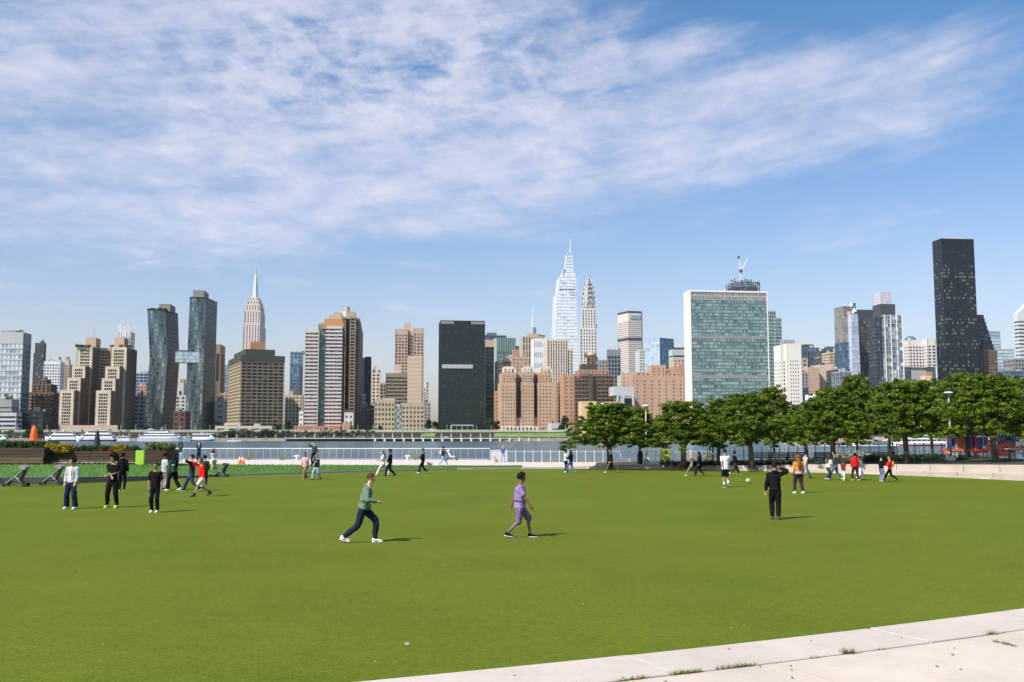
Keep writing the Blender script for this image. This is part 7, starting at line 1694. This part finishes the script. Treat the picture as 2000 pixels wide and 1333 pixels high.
        if hairk in ('curly','big','afro'):
            nb_ = 60 if near else 34; rr_ = {'curly': 1.02, 'big': 1.42, 'afro': 1.3}[hairk]
            for q_ in range(nb_):
                th = math.acos(1-1.45*(q_+.5)/nb_); ph = q_*2.39996
                if th > 1.15 and sin(ph) > .25: continue
                mb.ball(hp(.085*rr_*sin(th)*cos(ph), -.014+.104*rr_*sin(th)*sin(ph), .026+.104*rr_*cos(th)), random.uniform(.026,.040)*(1.5 if hairk == 'big' else 1), hm, 6, 5, jit=.1)
        if hairk in ('long','ponytail'):
            w0 = .085 if hairk == 'long' else .04; back = [hp(0,-.055,.03), hp(0,-.085,-.08), neckb+V((0,-.13,-.04)), neckb+V((0,-.15,-.22)), neckb+V((0,-.145,-.36))]
            mb.tube(*catm(back, [(w0*.8,.05),(w0,.05),(w0*1.15,.045),(w0*1.1,.04),(w0*.6,.02)]), hm, 12, up=(1,0,0), rnd=True)
            if hairk == 'long':
                for sx in (-1,1): mb.tube([hp(sx*.072,.01,.03), hp(sx*.088,-.01,-.06), neckb+V((sx*.095,-.04,-.04)), neckb+V((sx*.09,-.07,-.16))], [.026,.034,.034,.018], hm, 8, rnd=True)
        me = mb.mesh('hair'); me.polygons.foreach_set('use_smooth', [hairk not in ('curly','afro')]*len(me.polygons)); o = bpy.data.objects.new('hair', me); C.objects.link(o); o.parent = r
    if mid:
        for sx in (-1,1):
            mb = MB(); mb.ball(hp(sx*.031,.082,.012), (.013,.008,.008), eyew, 8, 6, mtx=hr_); mb.ball(hp(sx*.031,.0885,.012), (.0055,.0045,.006), eyed, 6, 5, mtx=hr_); mb.tube([hp(sx*.048,.078,.034), hp(sx*.030,.090,.037), hp(sx*.014,.092,.033)], .0045, hm or hairs['black'], 5)
            me = mb.mesh('eye'); o = bpy.data.objects.new('eye', me); C.objects.link(o); o.parent = r
        mb = MB(); mb.tube([hp(-.024,.080,-.056), hp(-.010,.090,-.053), hp(.010,.090,-.053), hp(.024,.080,-.056)], [.003,.007,.007,.003], lipm, 6); me = mb.mesh('mouth'); o = bpy.data.objects.new('mouth', me); C.objects.link(o); o.parent = r
    J = dict(pel=pel, chest=chest, neckb=neckb, hc=hc, hp=hp, kn=kn, arm=arm, sp=sp, r=r, wj=wj)
    for ex_ in (extra or []): ex_(J)
    return r
def child(J, n, f, sm=True):
    mb = MB(); f(mb); me = mb.mesh(n); me.polygons.foreach_set('use_smooth', [sm]*len(me.polygons)); o = bpy.data.objects.new(n, me); C.objects.link(o); o.parent = J['r']; return o
def stripes(mat=None):      # pale stripe down each trouser leg
    def f(J):
        for i, (h, k, a) in enumerate(J['kn']):
            sx = -1 if i == 0 else 1; o = V((sx*.085,0,0)); o2 = V((sx*.062,0,0)); o3 = V((sx*.058,0,0)); child(J, 'trouser_stripe', lambda m: m.tube([h+o*1.25, h.lerp(k,.5)+o*1.12, k+o2*1.25, k.lerp(a,.5)+o3*1.15, a+o3*1.0+V((0,0,.02))], [(.012,.018)]*5, mat or K['offwhite'], 6))
    return f
def inner_shirt(J): 
    c, n = J['chest'], J['neckb']; w = J['wj']
    child(J, 'white_shirt', lambda m: m.loft([[V((x, c.y+dy, z)) for x in (-.035,.035)]+[V((x, c.y+dy-.03, z)) for x in (.035,-.035)] for dy, z in ((.125*w,c.z-.30),(.130*w,c.z-.06),(.133*w,c.z+.07),(.105*w,n.z-.05))], K['white']), False)
def band(z, mat, hw=.017, grow=1.03, part='shirt_stripe'):
    def f(J):
        p = J['pel']+J['sp']*z; w = J['wj']*grow; child(J, part, lambda m: m.tube([p-J['sp']*hw, p+J['sp']*hw], [(.153*w,.121*w)]*2, mat, 18, up=(1,0,0), cap=False))
    return f
def socks(mat, hgt=.10):
    def f(J):
        for (h, k, a) in J['kn']: d = (k-a).normalized(); child(J, 'sock', lambda m: m.tube([a-d*.03, a+d*hgt*.5, a+d*hgt], [.046,.045,.050], mat, 10))
    return f
def capk(mat, visor=True):
    def f(J):
        hp = J['hp']
        def g(m):
            vs = []; sg = 16
            for a in range(7):
                th = pi*.5*a/6
                for k in range(sg): ph = 2*pi*k/sg; vs.append(hp(.092*sin(th)*cos(ph), -.010+.112*sin(th)*sin(ph), .052+.085*cos(th)))
            m.add(vs, [(a*sg+k, a*sg+(k+1) % sg, (a+1)*sg+(k+1) % sg, (a+1)*sg+k) for a in range(6) for k in range(sg)], mat)
            if visor: m.loft([[hp(x,.09,.05) for x in (-.07,.07)]+[hp(x,.09,.042) for x in (.07,-.07)], [hp(x,.165,.035) for x in (-.05,.05)]+[hp(x,.165,.028) for x in (.05,-.05)]], mat)
        child(J, 'cap', g)
    return f
def bag(mat, side=1, drop=.0, sz=(.14,.24,.26)):
    def f(J):
        w = J['arm'][1 if side > 0 else 0][2]; child(J, 'bag', lambda m: m.ball(w+V((side*.04,0,-.20-drop)), (sz[0]/1.6, sz[1]/1.6, sz[2]/1.6), mat, 12, 8))
        child(J, 'bag_strap', lambda m: m.tube([w+V((0,-.06,-.08-drop)), w+V((0,0,-.03)), w+V((0,.06,-.08-drop))], .01, mat, 6))
    return f
def shoe_mark(J):
    for (h, k, a) in J['kn']:
        for sx in (-1,1): child(J, 'shoe_mark', lambda m: m.tube([a+V((sx*.052,-.03,-.035)), a+V((sx*.054,.02,-.062)), a+V((sx*.050,.075,-.035))], [.004,.012,.003], K['black'], 6))
def backpack(mat):
    def f(J): c = J['chest']; child(J, 'backpack', lambda m: m.ball(c+V((0,-.20,-.03)), (.14,.09,.20), mat, 12, 9))
    return f
def phone(i=1):
    def f(J): w = J['arm'][i][2]; child(J, 'phone', lambda m: m.box(w+V((0,.05,.05)), (.07,.01,.14), K['black']), False)
    return f
def sleeve_band(mat):
    def f(J):
        for (h, e, w) in J['arm']: d = (w-e).normalized(); child(J, 'sleeve_cuff', lambda m: m.tube([w-d*.05, w-d*.005], .045, mat, 10))
    return f

P = person
# --- group at the left
P(139,994,898,172,'curly haired boy in a light grey zip hoodie, hands in pockets, striped track trousers','ltgrey','navy','white','black','tan','apart','pockets','hoodie','wide',head=-45,hairk='curly',extra=[inner_shirt,stripes()])
P(219,991.5,892,176,'boy with bushy black hair and bright yellow shoes, hands clasped in front','black','black','yellow','black','tan','apart','crossed','tee','jogger',head=-30,hairk='big',extra=[])
P(238,958,888,10,'tall person in black standing close behind the boy with yellow shoes','black','black','black','black','brown','stand','down','hoodie','pants',hairk='curly')
P(302,1001,907,180,'boy in black T-shirt and black track trousers, nearest of the left group','black','black','white','brown','tan','stand','down','loose','pants',extra=[stripes(K['ltgrey'])],headtilt=8)
P(321,957,888,-40,'boy in a pale grey T-shirt and grey patterned trousers beside the green jacket','ltgrey','camo','black','black','brown','stand','down','loose','pants',hairk='curly',build=1.05)
P(339,958.5,886,60,'person with long dark hair in a green and white jacket and white shoes','green','black','white','black','brown','walk','lowfront','jacket','wide',hairk='long',extra=[band(.32,K['offwhite'],.03)])
P(352,903.5,866,175,'person with both arms raised at the railing, wearing jeans','dkgreen','ltjeans','white','black','dark','stand','up','jacket','pants',z0=.1,hmul=1.0)
P(374,960,888,90,'person in dark jacket and blue jeans striding left behind the red hoodie','plum','dkjeans','black','brown','light','stride2','head_l','jacket','pants',hairk='curly')
P(394,970,894,130,'boy in a bright red hoodie and cream shorts with one hand raised to his face','red','offwhite','dkgrey','brown','tan','stride','head_r','hoodie','shorts',hairk='short',extra=[socks(K['black'],.09)],lean=6,build=1.05)
P(388,904,868,180,'person in a white cap reaching up by the river railing','navy','black','black','brown','tan','stand','up','jacket','pants',z0=.1,extra=[capk(K['white'])])
P(399,948,892,20,'person in dark clothes with black hair hidden behind the red hooded boy','dkgreen','black','black','black','tan','stand','down','jacket','pants',hairk='curly')
P(416,927,878,-120,'woman in a red cap and long dark hair in pale clothes beside a pushchair','offwhite','beige','offwhite','black','brown','stand','lowfront','jacket','wide',hairk='long',extra=[capk(K['red'])])
P(293,904,866.5,0,'person sitting behind the grassy planter, only head and shoulders showing','dkgrey','black','black','black','tan','stand','down','jacket','pants',z0=.1,YY=72,hmul=1)
P(300,904,868.5,0,'second head just right of the person behind the grassy planter','brown','black','black','brown','light','stand','down','jacket','pants',z0=.1,YY=72.6)
# --- centre left
P(596,937,884,160,'boy in a loose pink T-shirt and wide tan trousers','pink','brown','beige','black','brown','walk','down','loose','wide',head=25)
P(618,938,888,150,'person in an open black jacket over grey with light blue jeans, arms swinging','black','ltjeans','dkgrey','brown','light','walk2','out_r','jacket','pants',hairk='short',head=20,extra=[band(.36,K['ltgrey'],.03)])
P(613,908,865,170,'person in dark green with a hand on the head, standing on the promenade','dkgreen','black','black','black','light','apart','head_r','jacket','pants',z0=.1)
P(748,929.5,880.5,95,'person in a white T-shirt and wide cream trousers striding beside one in black','white','offwhite','offwhite','brown','light','stride','hold','loose','wide',hairk='ponytail',head=20)
P(762,931,878,105,'person all in black with bushy hair walking beside cream trousers','black','black','black','black','brown','walk','lowfront','hoodie','pants',hairk='curly')
P(826,925,877,110,'walker in black with white shoes looking at a phone, alone on the far turf','black','black','white','black','tan','walk','hold','hoodie','pants',hairk='curly',extra=[phone()],head=20)
P(865,910.5,871.5,-85,'person in white sleeves and jeans pushing the white pushchair','plum','ltjeans','white','black','brown','stride','push','jacket','pants',z0=.1,extra=[backpack(K['white'])])
P(982.5,903.5,872.5,175,'blond person in a blue jacket and pale jeans standing by a small tan dog','blue','ltjeans','dkgrey','blond','light','apart','lowfront','jacket','slim',z0=.1,hairk='long')
# --- the two walkers nearest
P(716,1060,921,-90,'young man in a sage green sweatshirt and navy joggers striding right in white trainers','sage','navy','white','auburn','light','run','runner','hoodie','jogger',lean=13,hairk='short',legs=((-.09,.20,.09),(.09,-.55,.15)),headtilt=10,extra=[band(.155,K['dkgreen'],.012,1.01,'waist_line'),shoe_mark])
P(1015,1050,925,-90,'child in a lilac top and purple cropped trousers walking right in black shoes','lilac','purple','black','black','brown','stride','swing','loose','capri',build=1.1,hairk='curly',legs=((-.09,.30,.09),(.09,-.33,.13)),extra=[band(.10,K['plum'],.012,1.02,'waist_band'),stripes(K['lilac'])],lean=3)
# --- right of centre
P(1105,923.5,880,-60,'girl with curly hair in a cream top and black trousers being hugged','offwhite','black','white','brown','brown','stand','hug','jacket','pants',hairk='curly')
P(1115,924,880,60,'person with long black hair and blue jeans hugging the girl in cream','black','jeans','ltjeans','black','tan','walk','hug','jacket','wide',hairk='long')
P(1194,924,877,92,'person in a black hoodie and olive trousers carrying a bag across the turf','black','olive','offwhite','black','tan','stride','bag','hoodie','pants',hairk='short',extra=[bag(K['black'],-1)],lean=4)
P(1351,930,885,88,'blond person in khaki trousers walking left','olive','khaki','offwhite','blond','light','stride','down','tee','pants',hairk='long')
P(1366,930,882,80,'tall person with long black hair and long black coat beside the blond walker','black','navy','dkgrey','black','brown','walk','down','coat','pants',hairk='long')
P(1417,952,880,8,'boy in a white T-shirt and navy shorts running away','white','navy','black','black','tan','walk','swing','loose','shorts',hairk='short',extra=[socks(K['white'],.16)],legs=((-.04,.04,.09),(.08,-.20,.17)))
P(1435,928,882,-75,'person in black stepping right behind the boy in the white T-shirt','black','plum','white','black','tan','stride','lowfront','hoodie','pants',hairk='curly')
P(1515,1015,907,-12,'boy in a black hoodie and black jeans seen from behind, right hand to his ear','black','black','dkgrey','black','tan','stand','head_r','hoodie','pants',build=1.05,hairk='short',extra=[phone()],legs=((-.10,.03,.09),(.08,-.10,.09)))
P(1560.5,964,891,8,'girl with very long brown hair and dark maroon trousers seen from behind','orange','plum','white','long_brown','tan','apart','down','jacket','pants',hairk='long',build=1.08,extra=[band(.02,K['ltgrey'],.05,1.05),bag(K['pink'],-1,-.35,(.16,.2,.3))])
P(1574,935,883,-70,'person in a dark cap, pink top and pale jeans striding right','palepink','ltjeans','black','black','light','stride','swing2','jacket','pants',extra=[capk(K['black'])])
P(1618,938,889,-60,'girl in a white blouse leaning towards her friend in the dark jacket','offwhite','dkgreen','offwhite','brown','tan','walk','hold','jacket','pants',hairk='long',lean=10)
P(1633,938,881,70,'person in a dark grey jacket and blue jeans in the chatting group','dkgrey','jeans','white','black','tan','stride','hold','jacket','pants',hairk='curly',lean=6)
P(1648,939,898,150,'small child in a maroon top and white leggings','maroon','white','yellow','black','brown','walk','lowfront','jacket','slim',hairk='curly')
P(1671,939.5,887.5,0,'child in a bright red hoodie seen from behind in grey trainers','red','plum','ltgrey','black','tan','apart','down','hoodie','pants',hairk='curly',build=1.05)
P(1681,938,892,-88,'child in white trousers running right behind the red hooded child','teal','white','black','black','brown','kick','swing','jacket','pants',legs=((-.09,.20,.09),(.09,-.35,.14)))
P(1722,941.5,892,-60,'person in a dark jacket and grey blue trousers with white shoes, facing the red vest','black','blueg','white','black','light','stand','hold','jacket','wide',hairk='short')
P(1739,940.5,890.5,75,'person in a bright red vest and black trousers at the far right of the turf','red','black','black','brown','light','stride','hug','jacket','pants',hairk='short',extra=[backpack(K['orange'])])
P(1736,893,866,180,'person in pale pink sitting by the river behind the hedge','pink','khaki','white','brown','light','stand','down','tee','pants',z0=.3,YY=82)
P(1295.5,896,869,0,'person whose head and shoulders show above the green sign box','plum','black','black','brown','tan','stand','down','jacket','pants',z0=.3,YY=80)

# fuse the limbs of each body and garment into one surface
tmp = []
for me, nm, r, vox, disp in PEND:
    o = bpy.data.objects.new('t', me); C.objects.link(o); m_ = o.modifiers.new('r', 'REMESH'); m_.mode = 'VOXEL'; m_.voxel_size = vox; m_.use_smooth_shade = True
    s_ = o.modifiers.new('s', 'SMOOTH'); s_.factor = .5; s_.iterations = 2 if nm == 'body' else 4
    tmp.append(o)
wr_tex = bpy.data.textures.new('wrinkle', 'CLOUDS'); wr_tex.noise_scale = .11; wr_tex.noise_depth = 2
for o, (me, nm, r, vox, disp) in zip(tmp, PEND):
    if disp: d = o.modifiers.new('d', 'DISPLACE'); d.texture = wr_tex; d.strength = .035; d.mid_level = .5
dg = bpy.context.evaluated_depsgraph_get()
for o, (me, nm, r, vox, disp) in zip(tmp, PEND):
    ev = o.evaluated_get(dg); nm_ = bpy.data.meshes.new_from_object(ev, depsgraph=dg); nm_.name = nm
    mats_ = me.materials[0]; 
    if not nm_.materials: nm_.materials.append(mats_)
    q = bpy.data.objects.new(nm, nm_); C.objects.link(q); q.parent = r
for o in tmp:
    me = o.data; bpy.data.objects.remove(o); bpy.data.meshes.remove(me)

# small tan dog sitting beside the blond person
p = gnd(968, 903.5, .1); dg_ = thing('dog', 'small tan dog sitting on the promenade', 'dog', p); dc = M('dog_tan', (.36,.20,.09), .85, .25, 12); x, y, z = p
mb = MB()
mb.tube([(x+.10,y,z+.10),(x+.07,y,z+.17),(x-.02,y,z+.30),(x-.06,y,z+.42)], [(.10,.11),(.11,.12),(.085,.10),(.055,.06)], dc, 12, rnd=True)
mb.ball((x-.09,y,z+.49), (.065,.055,.06), dc, 10, 8); mb.tube([(x-.12,y,z+.48),(x-.20,y,z+.455)], [.036,.024], dc, 8, rnd=True)
for s in (-.05,.05):
    mb.tube([(x-.05,y+s,z+.26),(x-.07,y+s,z+.12),(x-.08,y+s,z+.02),(x-.11,y+s,z+.015)], [.035,.024,.02,.02], dc, 8, rnd=True)
    mb.tube([(x+.10,y+s*1.5,z+.12),(x+.0,y+s*1.7,z+.13),(x+.05,y+s*1.7,z+.03),(x-.03,y+s*1.7,z+.018)], [.06,.045,.028,.022], dc, 8, rnd=True)
    mb.tube([(x-.07,y+s*.8,z+.53),(x-.06,y+s,z+.60)], [.025,.008], dc, 6, rnd=True)
mb.tube([(x+.17,y,z+.06),(x+.26,y,z+.05),(x+.32,y,z+.10)], [.025,.018,.008], dc, 7, rnd=True); mb.build('body', dg_, smooth=True)
mb = MB(); mb.ball((x-.215,y,z+.46), .012, K['black'], 6, 5); mb.build('nose', dg_)
print('objects', len(bpy.data.objects), 'tris', sum(len(o.data.loop_triangles) if False else len(o.data.polygons) for o in bpy.data.objects if o.type == 'MESH'))
